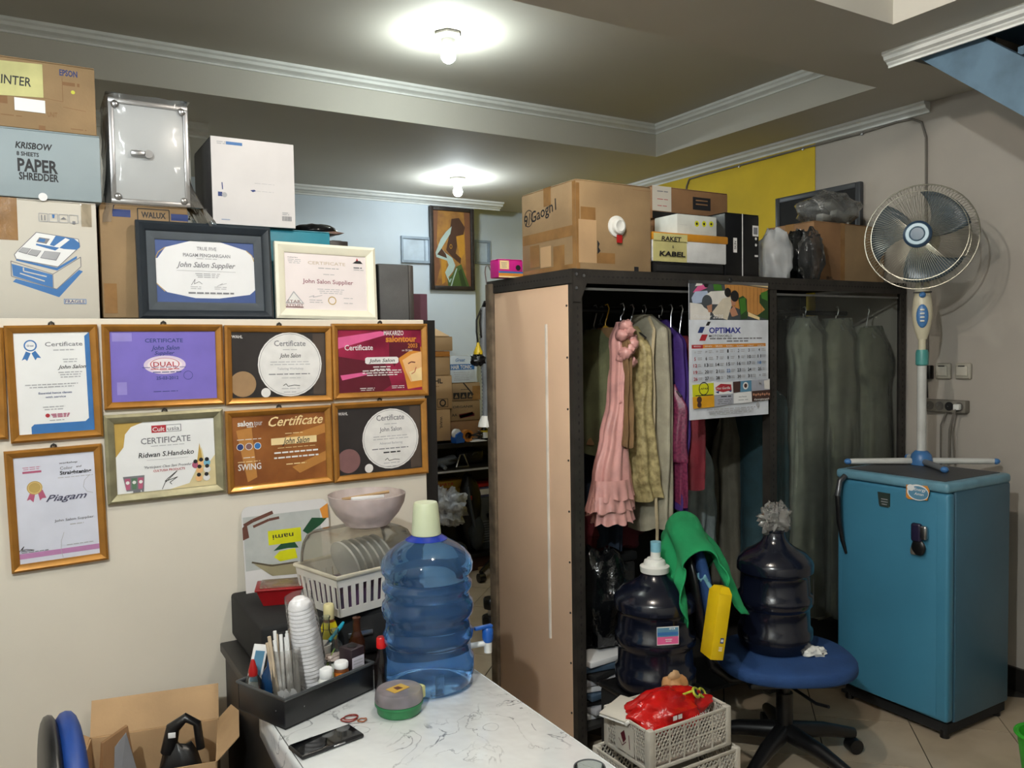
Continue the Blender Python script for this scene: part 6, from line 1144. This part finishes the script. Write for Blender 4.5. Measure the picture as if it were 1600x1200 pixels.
bwx = at(570, 800, Y=rk.location.y); bw.location = (bwx.x+.012, rk.location.y+.01, DTZ)
FRG = clear('frosted_pink', (232, 220, 218), .62, .15, .3, bump=0)
G().lathe([(0, 0), (.056, 0), (.07, .006), (.073, .012), (.100, .042), (.117, .074), (.122, .102), (.118, .103), (.113, .076), (.096, .048), (.062, .016), (0, .012)], 48).build('bowl', FRG, bw, 40)
G().tube([(-.075, .02, .088), (.075, .0, .10)], .005, 8).build('ladle_bar', M('bamboo', (170, 138, 96), .5), bw); G().rbox(-.05, .06, -.0, .012, .082, .094, .003).build('paper_strip', WHITE, bw)
# calendar board leaning at the wall, print upside down
a_, b_ = at(380, 860, Y=YP-.03), at(515, 860, Y=YP-.03); zt_, zb_ = at(440, 785, Y=YP-.02).z, CBZ
W = b_.x-a_.x; kb = thing('desk_calendar', 'upside down printed calendar board leaning against the partition behind the dish rack', 'calendar', ((a_.x+b_.x)/2, YP-.06, CBZ+.003-.06), 0, rx=R_(-8)); Hh = zt_-kb.location.z
rr = .025; pts = []
for cx2, cz2, a0 in ((W/2-rr, rr, -90), (W/2-rr, Hh-rr, 0), (-W/2+rr, Hh-rr, 90), (-W/2+rr, rr, 180)):
    for k in range(5): a = R_(a0+k*22.5); pts.append((cx2+rr*math.cos(a), cz2+rr*math.sin(a)))
G().prism(pts, -.004, 0).build('board', M('board_white', (214, 212, 212), .35, var=.03), kb)
P = Print(kb, -W/2, 0, W, Hh, -.0042); YG = ink('print_yellow_green', (206, 206, 10)); LEAF = ink('print_leaf', (20, 72, 44)); BRN = ink('print_brown', (96, 56, 44))
SKYB = ink('print_pale_grey', (178, 182, 180)); P.rect(SKYB, .01, .1, .9, .62)
P.stroke(BRN, [(.02, .18), (.12, .14), (.2, .12), (.35, .08)], .04); P.stroke(BRN, [(.12, .20), (.3, .15), (.42, .14)], .03); P.poly(BRN, [(0, .2), (.05, .16), (.07, .3), (0, .32)])
P.rect(YG, .28, .26, .66, .40); P.text(INK, 'nami', .45, .33, .05, .24, 0, 'c', math.pi); P.poly(LEAF, [(.33, .46), (.42, .40), (.58, .40), (.62, .46), (.5, .45)]); P.poly(YG, [(.33, .52), (.40, .47), (.58, .46), (.6, .56), (.4, .57)]); P.poly(ink('print_khaki', (150, 142, 112)), [(.1, .56), (.4, .6), (.66, .62), (.64, .72), (.3, .7)]); P.stroke(ink('print_khaki2', (84, 74, 56)), [(.08, .54), (.3, .60), (.6, .60)], .02)
P.poly(LEAF, [(.68, .30), (.8, .18), (.98, .2), (.9, .26), (.74, .34)]); P.poly(ORNG, [(.9, .10), (1, .05), (1, .2), (.93, .2)]); P.poly(CARD2, [(.52, .95), (.60, .72), (.68, .7), (.66, .98)]); P.words(REDI, .12, .6, .88, h=.008); P.done()
# red food container
c = at(438, 948, Z=CBZ); rc = thing('food_container', 'red food container with clear lid at the left end of the black cabinet', 'container', (c.x+.015, c.y+.05, CBZ+.001), R_(-18)); RC = M('container_red', (150, 18, 24), .35)
v = [(-.05, -.035, 0), (.05, -.035, 0), (.05, .035, 0), (-.05, .035, 0), (-.068, -.05, .05), (.068, -.05, .05), (.068, .05, .05), (-.068, .05, .05)]; G().quadbox(v).build('tub', RC, rc, 20); G().rbox(-.074, .074, -.056, .056, .05, .056, .003).build('rim', RC, rc); G().rbox(-.06, .06, -.044, .044, .053, .062, .004).build('lid', clear('lid_clear', (200, 180, 160), .5, .25, .15), rc)
G().blob((0, 0, .046), (.05, .035, .014), .2, 3, 3, 20).build('food', M('food_tan', (170, 140, 96), .7), rc, 60)
# ------------------------------------------------------------------ big blue bottle
BGL = bpy.data.materials.new('blue_bottle_plastic'); BGL.use_nodes = True; b = BGL.node_tree.nodes['Principled BSDF']; b.inputs['Base Color'].default_value = (.20, .49, .97, 1); b.inputs['Transmission Weight'].default_value = .92; b.inputs['Roughness'].default_value = .06; b.inputs['IOR'].default_value = 1.16; b.inputs['Specular IOR Level'].default_value = .9; b.inputs['Coat Weight'].default_value = .6; b.inputs['Coat Roughness'].default_value = .05
nzt = BGL.node_tree.nodes.new('ShaderNodeTexNoise'); nzt.inputs['Scale'].default_value = 9; bpn = BGL.node_tree.nodes.new('ShaderNodeBump'); bpn.inputs['Strength'].default_value = .15; bpn.inputs['Distance'].default_value = .02; tcn = BGL.node_tree.nodes.new('ShaderNodeTexCoord'); BGL.node_tree.links.new(tcn.outputs['Object'], nzt.inputs['Vector']); BGL.node_tree.links.new(nzt.outputs['Fac'], bpn.inputs['Height']); BGL.node_tree.links.new(bpn.outputs[0], b.inputs['Normal'])
c = at(674, 1078, Z=TZ); r = .125; by = c.y+.045; bX = c.x+.015
bb = thing('water_bottle', 'large clear blue water bottle with cream cup cap on the marble cloth', 'water bottle', (bX, by, TZ+.002))
pr = [(0, .006), (.085, .002), (.108, 0), (.120, .012), (.126, .035), (.126, .075), (.119, .085), (.117, .115), (.119, .125), (.125, .132), (.125, .148), (.117, .158), (.116, .185), (.118, .192), (.125, .200), (.127, .215), (.125, .23), (.117, .24), (.116, .262), (.124, .272), (.124, .284), (.116, .292), (.116, .306), (.126, .318), (.127, .336), (.122, .352), (.106, .372), (.082, .390), (.056, .404), (.042, .412), (.030, .418), (.028, .455), (0, .455)]
G().lathe(pr, 64).build('bottle', BGL, bb, 60)
G().lathe([(.0, .402), (.058, .4045), (.044, .4135), (.032, .420), (.030, .43), (0, .43)], 40).build('neck_collar', M('collar_blue', (24, 50, 150), .25), bb)
G().lathe([(.039, .416), (.041, .418), (.034, .500), (.031, .506), (.0, .506)], 36).build('cup_cap', M('cap_cream_green', (196, 204, 172), .4, var=.05), bb); G().lathe([(.0408, .420), (.0385, .446)], 36).build('cap_lower_band', M('cap_band', (150, 168, 160), .4), bb)  # cup cap with a darker grey-green band round its lower end
# tap standing off the bottle's far side
tp = G().tube([(.108, -.02, .085), (.150, -.032, .088), (.168, -.037, .088)], .008, 10).build('tap_stem', WHITEP, bb); G().lathe([(.012, 0), (.016, .01), (.016, .036), (.012, .042), (0, .042)], 16, cx=.168, cy=-.037, z0=.092).build('tap_body', BLUEP, tp); G().lathe([(.011, 0), (.012, .03), (0, .03)], 14, cx=.168, cy=-.037, z0=.062).build('tap_spout', WHITEP, tp); G().rbox(.125, .182, -.045, -.03, .132, .142, .004).build('tap_lever', BLUEP, tp)
# ------------------------------------------------------------------ condiment tray
ta, tb_ = at(446, 1142, Z=TZ), at(584, 1078, Z=TZ); ang = math.atan2(tb_.y-ta.y, tb_.x-ta.x); TW_ = (tb_-ta).length; TD_ = .195; TH_ = .075
tr = thing('condiment_tray', 'black plastic tray of condiments and bottles on the marble cloth', 'tray', (ta.x, ta.y, TZ+.001), ang)
TRB = M('tray_black', (26, 26, 28), .28, var=.12); th = .004
G().rbox(0, TW_, 0, TD_, 0, .004, .0015).build('base', TRB, tr)
for a, b_, c_, d_ in ((0, TW_, 0, th), (0, TW_, TD_-th, TD_), (0, th, th, TD_-th), (TW_-th, TW_, th, TD_-th)): G().rbox(a, b_, c_, d_, .004, TH_, .0015).build('side_wall', TRB, tr)
g = G().tube([(0, 0, TH_), (TW_, 0, TH_), (TW_, TD_, TH_), (0, TD_, TH_)], .005, 8, closed=True); g.build('rim', M('tray_rim', (70, 72, 74), .25), tr)
trm = Matrix.Translation(tr.location) @ Matrix.Rotation(ang, 4, 'Z')
FZ = TZ+.006
def intray(px_, py_, z=FZ): return at(px_, py_, Z=z)
def bottle(nm, label, x, y, z, prof, mat, cap=None, capm=None, lab=None, labm=None, liq=None, liqm=None, n=24, cat='bottle', grp='condiment bottles in the tray', rz=0, rx=0):
    t = thing(nm, label, cat, (x, y, z), rz, grp, rx=rx); G().lathe(prof, n).build('body', mat, t, 45)
    if cap: G().lathe(cap, n).build('cap', capm, t, 45)
    if lab: G().lathe(lab, n).build('label', labm, t, 45)
    if liq: G().lathe(liq, n).build('contents', liqm, t, 45)
    return t
CLB = clear('clear_glass', (190, 200, 196), .10, .25, .05, bump=0); AMB = M('amber_liquid', (120, 60, 20), .3); BLKB = M('sauce_black', (20, 14, 14), .15)
def tl_(u, v): q_ = trm @ Vector((u*TW_, v*TD_, .006)); return q_.x, q_.y
# straw pack
x, y = tl_(.26, .42); t = thing('straw_pack', 'clear pack of white wrapped straws standing in the tray', 'straws', (x, y, FZ), .1, rx=0); rs = random.Random(5)
for k in range(16): a = rs.uniform(-.028, .028); d_ = rs.uniform(-.018, .018); G().tube([(a, d_, .0), (a*1.5+rs.uniform(-.01, .01), d_+.02, rs.uniform(.165, .20))], .0045, 6).build('straw', WHITE if k % 4 else M('straw_tan', (206, 186, 160), .5), t)
G().grid(lambda u, v: ((.044-.006*v)*math.copysign(abs(math.cos(6.2832*u))**.5, math.cos(6.2832*u)), (.028)*math.sin(6.2832*u)+.01*v, .16*v), 24, 6, wrap=True).build('wrapper', clear('straw_wrap', (210, 206, 200), .22, .3, .12, bump=.5), t, 80)
# cup sleeve
x, y = tl_(.54, .40); t = thing('cup_sleeve', 'tall sleeve of stacked white plastic cups wrapped in film', 'cups', (x, y, FZ), 0, ry=R_(-9), rx=R_(4))
CUPW = M('cup_white_film', (240, 238, 240), .25, var=.06, bump=.3, bscale=60)
g = G().lathe([(0, .0), (.024, 0), (.026, .004)]+[p_ for k in range(25) for p_ in ((.030+.008*math.sin(math.pi*(k+1)/27), .012+k*.0105), (.0275+.008*math.sin(math.pi*(k+1)/27), .019+k*.0105))]+[(.026, .278), (.014, .288), (0, .290)], 28); g.build('cups', CUPW, t, 30)
G().grid(lambda u, v: ((.036+.006*math.sin(math.pi*v)+.002*noise.noise(Vector((u*9, v*12, 0))))*math.cos(6.2832*u), (.036+.006*math.sin(math.pi*v))*math.sin(6.2832*u), -.001+.294*v), 28, 16, wrap=True).build('film', clear('cup_film', (236, 236, 236), .12, .12, .1, bump=.3), t, 80)
# yellow bottle behind
x, y = at(516, 1044, Z=FZ).x, at(516, 1044, Z=FZ).y; bottle('sauce_bottle', 'brown bottle with yellow label and cream cap behind the cup sleeve', x, y, FZ, [(0, 0), (.022, 0), (.024, .008), (.024, .12), (.016, .14), (.013, .15), (0, .15)], AMB, [(.014, .145), (.0155, .148), (.0155, .185), (.013, .19), (0, .19)], M('cap_cream', (226, 214, 160), .4), [(.0245, .09), (.0245, .118), (.018, .139)], M('label_bright_yellow', (226, 210, 20), .4))
x, y = tl_(.30, .86); bottle('jar', 'blue bottle in the back left corner of the tray', x, y, FZ, [(0, 0), (.028, 0), (.03, .01), (.03, .07), (.014, .09), (.012, .11), (0, .11)], M('bottle_blue', (24, 60, 100), .2))
x, y = tl_(.07, .80); bottle('dropper_bottle', 'small clear bottle with red nozzle cap at the tray left wall', x, y, FZ, [(0, 0), (.018, 0), (.02, .006), (.02, .075), (.012, .09), (0, .09)], CLB, [(.011, .088), (.012, .10), (.006, .125), (.004, .13), (0, .13)], REDP, None, None, [(0, .004), (.0175, .004), (.0175, .04), (0, .04)], M('liquid_rose', (150, 70, 60), .3))
x, y = tl_(.12, .93); t = thing('card_sleeve', 'white card leaning at the back left of the tray', 'card', (x-.01, y, FZ), ang-.5, rx=R_(-6), ry=R_(14)); G().rbox(-.018, .018, 0, .01, 0, .155, .002).build('card', WHITE, t); G().rbox(-.012, .012, -.001, 0, .06, .14, .0005, 1).build('print', AD5, t)
x, y = tl_(.78, .72); bottle('cup', 'white plastic cup behind the small jars in the tray', x, y, FZ, [(0, 0), (.020, 0), (.030, .11), (.031, .112), (.027, .112), (.018, .004), (0, .004)], WHITEP, cat='cup', grp='cups and jars in the tray')
x, y = tl_(.80, .40); bottle('jar', 'pale jar with green and white label in the tray centre', x, y, FZ, [(0, 0), (.022, 0), (.024, .006), (.024, .066), (.02, .074), (0, .074)], M('jar_pale', (206, 210, 200), .35), None, None, [(.0245, .012), (.0245, .055)], M('label_sage', (150, 176, 140), .4), grp='cups and jars in the tray')
x, y = tl_(.52, .14); bottle('jar', 'small white jar with white screw cap at the tray front', x, y, FZ, [(0, 0), (.019, 0), (.021, .005), (.021, .062), (.017, .07), (0, .07)], WHITEP, [(.0165, .07), (.0175, .072), (.0175, .092), (.015, .095), (0, .095)], WHITE, grp='cups and jars in the tray')
x, y = tl_(.69, .13); bottle('jar', 'small jar with orange label and white cap at the tray front', x, y, FZ, [(0, 0), (.017, 0), (.019, .004), (.019, .076), (.017, .08), (0, .08)], M('jar_brown', (110, 60, 24), .3), [(.018, .081), (.019, .083), (.019, .094), (.017, .097), (0, .097)], WHITE, [(.0194, .04), (.0194, .072)], ink('label_orange', (214, 120, 30)), grp='cups and jars in the tray')
x, y = tl_(.875, .20); t = thing('spice_box', 'small black box with white label in the tray right corner', 'box', (x, y, FZ), ang); G().rbox(-.024, .024, -.02, .03, 0, .118, .003).build('body', M('box_maroon_black', (44, 32, 38), .4), t); G().box(-.021, .021, -.0206, -.0198, .030, .095).build('label', M('label_lilac_white', (214, 210, 222), .4), t, 0); P = Print(t, -.021, .030, .042, .065, -.0207); P.words(LGREY, .1, .9, .15, 6, .13, .05); P.done(); G().cyl((.0, .004, .118), (.0, .004, .1195), .014, n=20).build('lid_disc', BLK, t)
x, y = tl_(.90, .62); bottle('glass_bottle', 'clear glass bottle with rounded shoulder in the tray right half', x, y, FZ, [(0, 0), (.022, 0), (.024, .006), (.024, .085), (.020, .105), (.009, .118), (.009, .14), (.011, .142), (.011, .148), (0, .148)], CLB, None, None, [(.0245, .02), (.0245, .06)], M('label_cream_red', (206, 190, 170), .4), [(0, .004), (.021, .004), (.021, .05), (0, .05)], AMB)
x, y = tl_(.96, .88); bottle('glass_bottle', 'clear glass bottle with long neck at the tray back right corner', x-.006, y-.004, FZ, [(0, 0), (.020, 0), (.022, .006), (.022, .10), (.010, .13), (.010, .165), (.012, .167), (.012, .172), (0, .172)], CLB)
q_ = trm @ Vector((TW_+.03, TD_*.42, 0)); bottle('glass_bottle', 'brown glass bottle between the tray and the blue water bottle', q_.x, q_.y+.03, TZ+.001, [(0, 0), (.021, 0), (.023, .006), (.023, .10), (.011, .128), (.010, .16), (.012, .162), (.012, .168), (0, .168)], clear('brown_glass', (120, 66, 36), .45, .25, .06, bump=0), None, None, None, None, [(0, .004), (.019, .004), (.019, .07), (0, .07)], M('liquid_dark', (50, 50, 56), .3))
c = at(606, 1078, Z=TZ); bottle('sauce_bottle', 'black sauce bottle with a red cap beside the blue water bottle', c.x-.012, c.y+.01, TZ+.001, [(0, 0), (.019, 0), (.021, .006), (.021, .075), (.012, .105), (.010, .118), (0, .118)], BLKB, [(.011, .115), (.0135, .117), (.0135, .142), (.011, .146), (0, .146)], M('cap_red', (206, 24, 24), .3))
x, y = tl_(.84, .64); t = thing('knife', 'turquoise handled knife lying across the tray bottles', 'knife', (x, y, FZ+.118), ang+.35, ry=R_(-16)); G().tube([(0, 0, 0), (.07, 0, 0), (.085, 0, .002)], [.005, .006, .004], 8).build('handle', M('turquoise_plastic', (20, 150, 180), .35), t); G().prism([(-.06, -.004), (0, -.004), (0, .005), (-.05, .004)], -.0008, .0008).build('blade', STEEL, t)
x, y = tl_(.70, .50); t = thing('sachet', 'crumpled silver sachet on the jars in the tray', 'sachet', (x+.02, y, FZ+.078), .4); G().blob((0, 0, .008), (.035, .02, .008), .5, 3, 6, 24).build('sachet', M('sachet_silver', (180, 166, 160), .3, metal=.3), t, 50); G().tube([(-.05, -.02, -.02), (0, 0, .015), (.03, .02, .02)], .002, 6).build('tear_strip', M('strip_green', (110, 140, 60), .5), t)
x, y = tl_(.12, .14); t = thing('plastic_scrap', 'torn white plastic scrap at the tray front left', 'scrap', (x, y, FZ)); G().blob((0, 0, .035), (.03, .02, .035), .7, 3, 9, 28, flat=.034).build('film', clear('scrap_film', (220, 220, 220), .55, .3, .12), t, 50); G().blob((.03, .01, .02), (.02, .015, .02), .6, 3, 11, 20, flat=.019).build('film_end', MATS['scrap_film'], t, 50)
# round plastic tub, rubber bands, phone, tape, glass
c = at(623, 1118, Z=TZ); rt_ = thing('round_tub', 'round green tub with frosted lid and gold label beside the tray', 'tub', (c.x+.01, c.y+.02, TZ+.001), .3); GT = M('tub_green', (40, 120, 70), .4)
G().lathe([(0, 0), (.052, 0), (.056, .004), (.058, .022), (.062, .024), (.062, .030), (0, .030)], 40).build('tub', GT, rt_); G().lathe([(.0, .031), (.061, .031), (.062, .036), (.060, .056), (.056, .060), (0, .060)], 40).build('lid', clear('lid_frost', (196, 186, 190), .55, .15, .25, bump=0), rt_)
G().rbox(-.028, .022, -.018, .018, .0605, .0615, .0004, 1).build('gold_label', M('label_gold', (206, 166, 70), .4), rt_); P = G().add([(-.012, -.008, .062), (.006, -.010, .062), (.004, .008, .062), (-.010, .010, .062)], [[0, 1, 2, 3]]); P.build('label_print', BRN, rt_, 0)
G().rbox(.055, .075, -.02, .03, .018, .05, .004).build('yellow_tab', M('tab_yellow', (206, 206, 140), .5), rt_)
for k, (px_, py_, r_, m_) in enumerate(((546, 1125, .020, M('band_red', (130, 40, 32), .6)), (566, 1127, .011, M('band_brown', (150, 84, 50), .6)))):
    c = at(px_, py_, Z=TZ); t = thing('rubber_band', ('larger red' if k == 0 else 'smaller brown')+' rubber band lying behind the phone', 'rubber band', (c.x, c.y, TZ+.0035), group='rubber bands on the cloth'); G().tube([(r_*(1+.1*math.sin(3*a*.196))*math.cos(a*.196), r_*.8*math.sin(a*.196), .0005*math.sin(a)) for a in range(32)], .0016, 6, closed=True).build('band', m_, t)
    if k == 0: G().tube([(r_*.9*math.cos(a*.196)+.004, r_*.7*math.sin(a*.196), .003) for a in range(32)], .0014, 6, closed=True).build('band', m_, t)
pa, pb, pc, pd_ = at(450, 1172, Z=TZ), at(474, 1188, Z=TZ), at(568, 1154, Z=TZ), at(545, 1137, Z=TZ); pc_ = (pa+pb+pc+pd_)/4; pax = ((pd_-pa)+(pc-pb))/2; pl_ = pax.length; pw_ = (((pa-pb)+(pd_-pc))/2).length
ph = thing('smartphone', 'black smartphone lying face up on the marble cloth', 'phone', (pc_.x, pc_.y, TZ+.001), math.atan2(pax.y, pax.x)); pw_ = .072; pl_ = .162
G().rbox(-pl_/2, pl_/2, -pw_/2, pw_/2, 0, .010, .004, 3).build('case', BLK, ph); G().rbox(-pl_/2+.003, pl_/2-.003, -pw_/2+.003, pw_/2-.003, .0095, .0108, .0008, 1).build('screen', M('screen_black', (6, 7, 9), .06, coat=.5), ph); G().rbox(.0, .03, -pw_/2-.001, -pw_/2+.001, .004, .0075, .0008, 1).build('side_button', STEEL, ph)
c = at(683, 1080, Z=TZ); t = thing('clear_tape', 'strip of clear tape standing at the foot of the blue bottle', 'tape', (c.x+.0, c.y-.012, TZ+.001)); G().grid(lambda u, v: ((u-.5)*.024, -.004*v, .05*v), 3, 5).build('strip', clear('tape_clear', (210, 214, 220), .3, .4, .1), t, 60, solid=.0006); G().rbox(-.02, .01, .0, .014, 0, .012, .003).build('tape_end', WHITEP, t)
c = at(700, 1098, Z=TZ)
c = at(908, 1199, Z=TZ); t = thing('drinking_glass', 'clear drinking glass cut by the bottom picture edge', 'glass', (c.x-.01, c.y-.03, TZ+.001)); G().lathe([(0, .004), (.022, .004), (.024, 0), (.027, .002), (.032, .05), (.0335, .052), (.031, .052), (.024, .008), (0, .008)], 36).build('glass', CLB, t); G().tube([(.0325*math.cos(k*.1745), .0325*math.sin(k*.1745), .052) for k in range(36)], .0015, 6, closed=True).build('rim', M('glass_rim', (90, 94, 98), .1), t)
t.location = (at(908, 1190, Z=TZ+.052).x, at(908, 1190, Z=TZ+.052).y-.03, TZ+.001)
# ================================================================== BOTTOM LEFT
c = at(96, 1122, D=1.62); bc = thing('blue_chair', 'blue office chair whose backrest edge shows at the bottom left', 'chair', (c.x, c.y, 0), R_(2)); tz_ = c.z
BLV = M('chair_blue_vinyl', (20, 58, 130), .5, var=.08)
def bfn(sx, off): 
    def f(u, v): a = 2*math.pi*u; k = math.sin(math.pi*v)**.55 if 0 < v < 1 else 0; return (off+sx*math.copysign(abs(math.cos(math.pi*v))**.7, math.cos(math.pi*v)), .19*k*math.cos(a), tz_-.20+.20*k*math.sin(a))
    return f
tb2 = Matrix.Rotation(R_(1), 4, 'Z'); G().grid(bfn(.030, .012), 36, 14, wrap=True).xf(tb2).build('backrest', BLV, bc, 80); G().grid(bfn(.022, -.020), 36, 14, wrap=True).xf(tb2).build('back_shell', BLK, bc, 80)
G().rbox(.04, .38, -.20, .20, .40, .46, .03, 3).build('seat', BLV, bc); G().tube([(-.05, 0, tz_-.25), (-.05, 0, .42), (.02, 0, .37), (.22, 0, .37)], .018, 10).build('back_bar', BLK, bc); G().tube([(.24, 0, .08), (.24, 0, .40)], .028, 14).build('column', BLK, bc)
for k in range(5): a = R_(72*k); G().tube([(.24, 0, .10), (.22+.21*math.cos(a), .21*math.sin(a), .06)], [.026, .016], 10).build('base_arm', BLK, bc); G().cyl((.22+.21*math.cos(a), .21*math.sin(a)-.018, .025), (.22+.21*math.cos(a), .21*math.sin(a)+.018, .025), .025, n=16).build('castor', BLK, bc)
oc = at(238, 1165, D=2.32); bxh = oc.z-.02; ob_ = thing('open_carton', 'open brown carton with raised flaps at the foot of the partition', 'box', (oc.x, oc.y+.02, 0), R_(-12)); bw_, bd_ = .36, .28
for a, b_, c_, d_ in ((-bw_/2, bw_/2, -bd_/2, -bd_/2+.004), (-bw_/2, bw_/2, bd_/2-.004, bd_/2), (-bw_/2, -bw_/2+.004, -bd_/2, bd_/2), (bw_/2-.004, bw_/2, -bd_/2, bd_/2)): G().box(a, b_, c_, d_, 0, bxh).build('side', CARD2, ob_, 0)
G().box(-bw_/2, bw_/2, -bd_/2, bd_/2, .0, .004).build('base', CARD2, ob_, 0)
def flapq(p, q, out, up): p, q = Vector(p), Vector(q); o_ = Vector(out); th = Vector((0, 0, .003)); G().quadbox([tuple(p), tuple(q), tuple(q+o_), tuple(p+o_), tuple(p+th), tuple(q+th), tuple(q+o_+th), tuple(p+o_+th)]).build('flap', CARD2, ob_, 0)
flapq((-bw_/2, bd_/2, bxh), (bw_/2, bd_/2, bxh), (0, .05, .09), 0); flapq((bw_/2, bd_/2, bxh), (bw_/2, -bd_/2, bxh), (.06, 0, .06), 0); flapq((-bw_/2, -bd_/2, bxh), (-bw_/2, bd_/2, bxh), (-.08, 0, .05), 0)
t = thing('paper_bag', 'brown paper bag with pointed top inside the open carton', 'bag', (oc.x-.08, oc.y+.02, .01), .3); G().quadbox([(-.07, -.05, 0), (.07, -.05, 0), (.07, .05, 0), (-.07, .05, 0), (-.05, -.006, bxh+.05), (.02, -.006, bxh+.075), (.02, .006, bxh+.075), (-.05, .006, bxh+.05)]).build('bag', CARD3, t, 0); G().quadbox([(-.05, -.052, .2), (.06, -.052, .2), (.06, -.050, .2), (-.05, -.050, .2), (-.02, -.012, bxh+.03), (.012, -.012, bxh+.06), (.012, -.010, bxh+.06), (-.02, -.010, bxh+.03)]).build('lining', GREY, t, 0)
t = thing('black_handbag', 'black bag with a looped handle and white tag in the open carton', 'bag', (oc.x+.07, oc.y-.01, .01), -.3); G().blob((0, 0, bxh*.5), (.075, .05, bxh*.52), .12, 2, 5, 28).build('body', BLK, t, 70); G().tube([(-.03, 0, bxh-.02), (-.015, 0, bxh+.05), (.02, 0, bxh+.075), (.05, 0, bxh+.055), (.058, 0, bxh-.02)], [.022, .02, .014, .012, .012], 12).build('handle', BLK, t); G().rbox(-.025, -.005, -.024, -.02, bxh+.03, bxh+.045, .001).build('tag', WHITE, t)
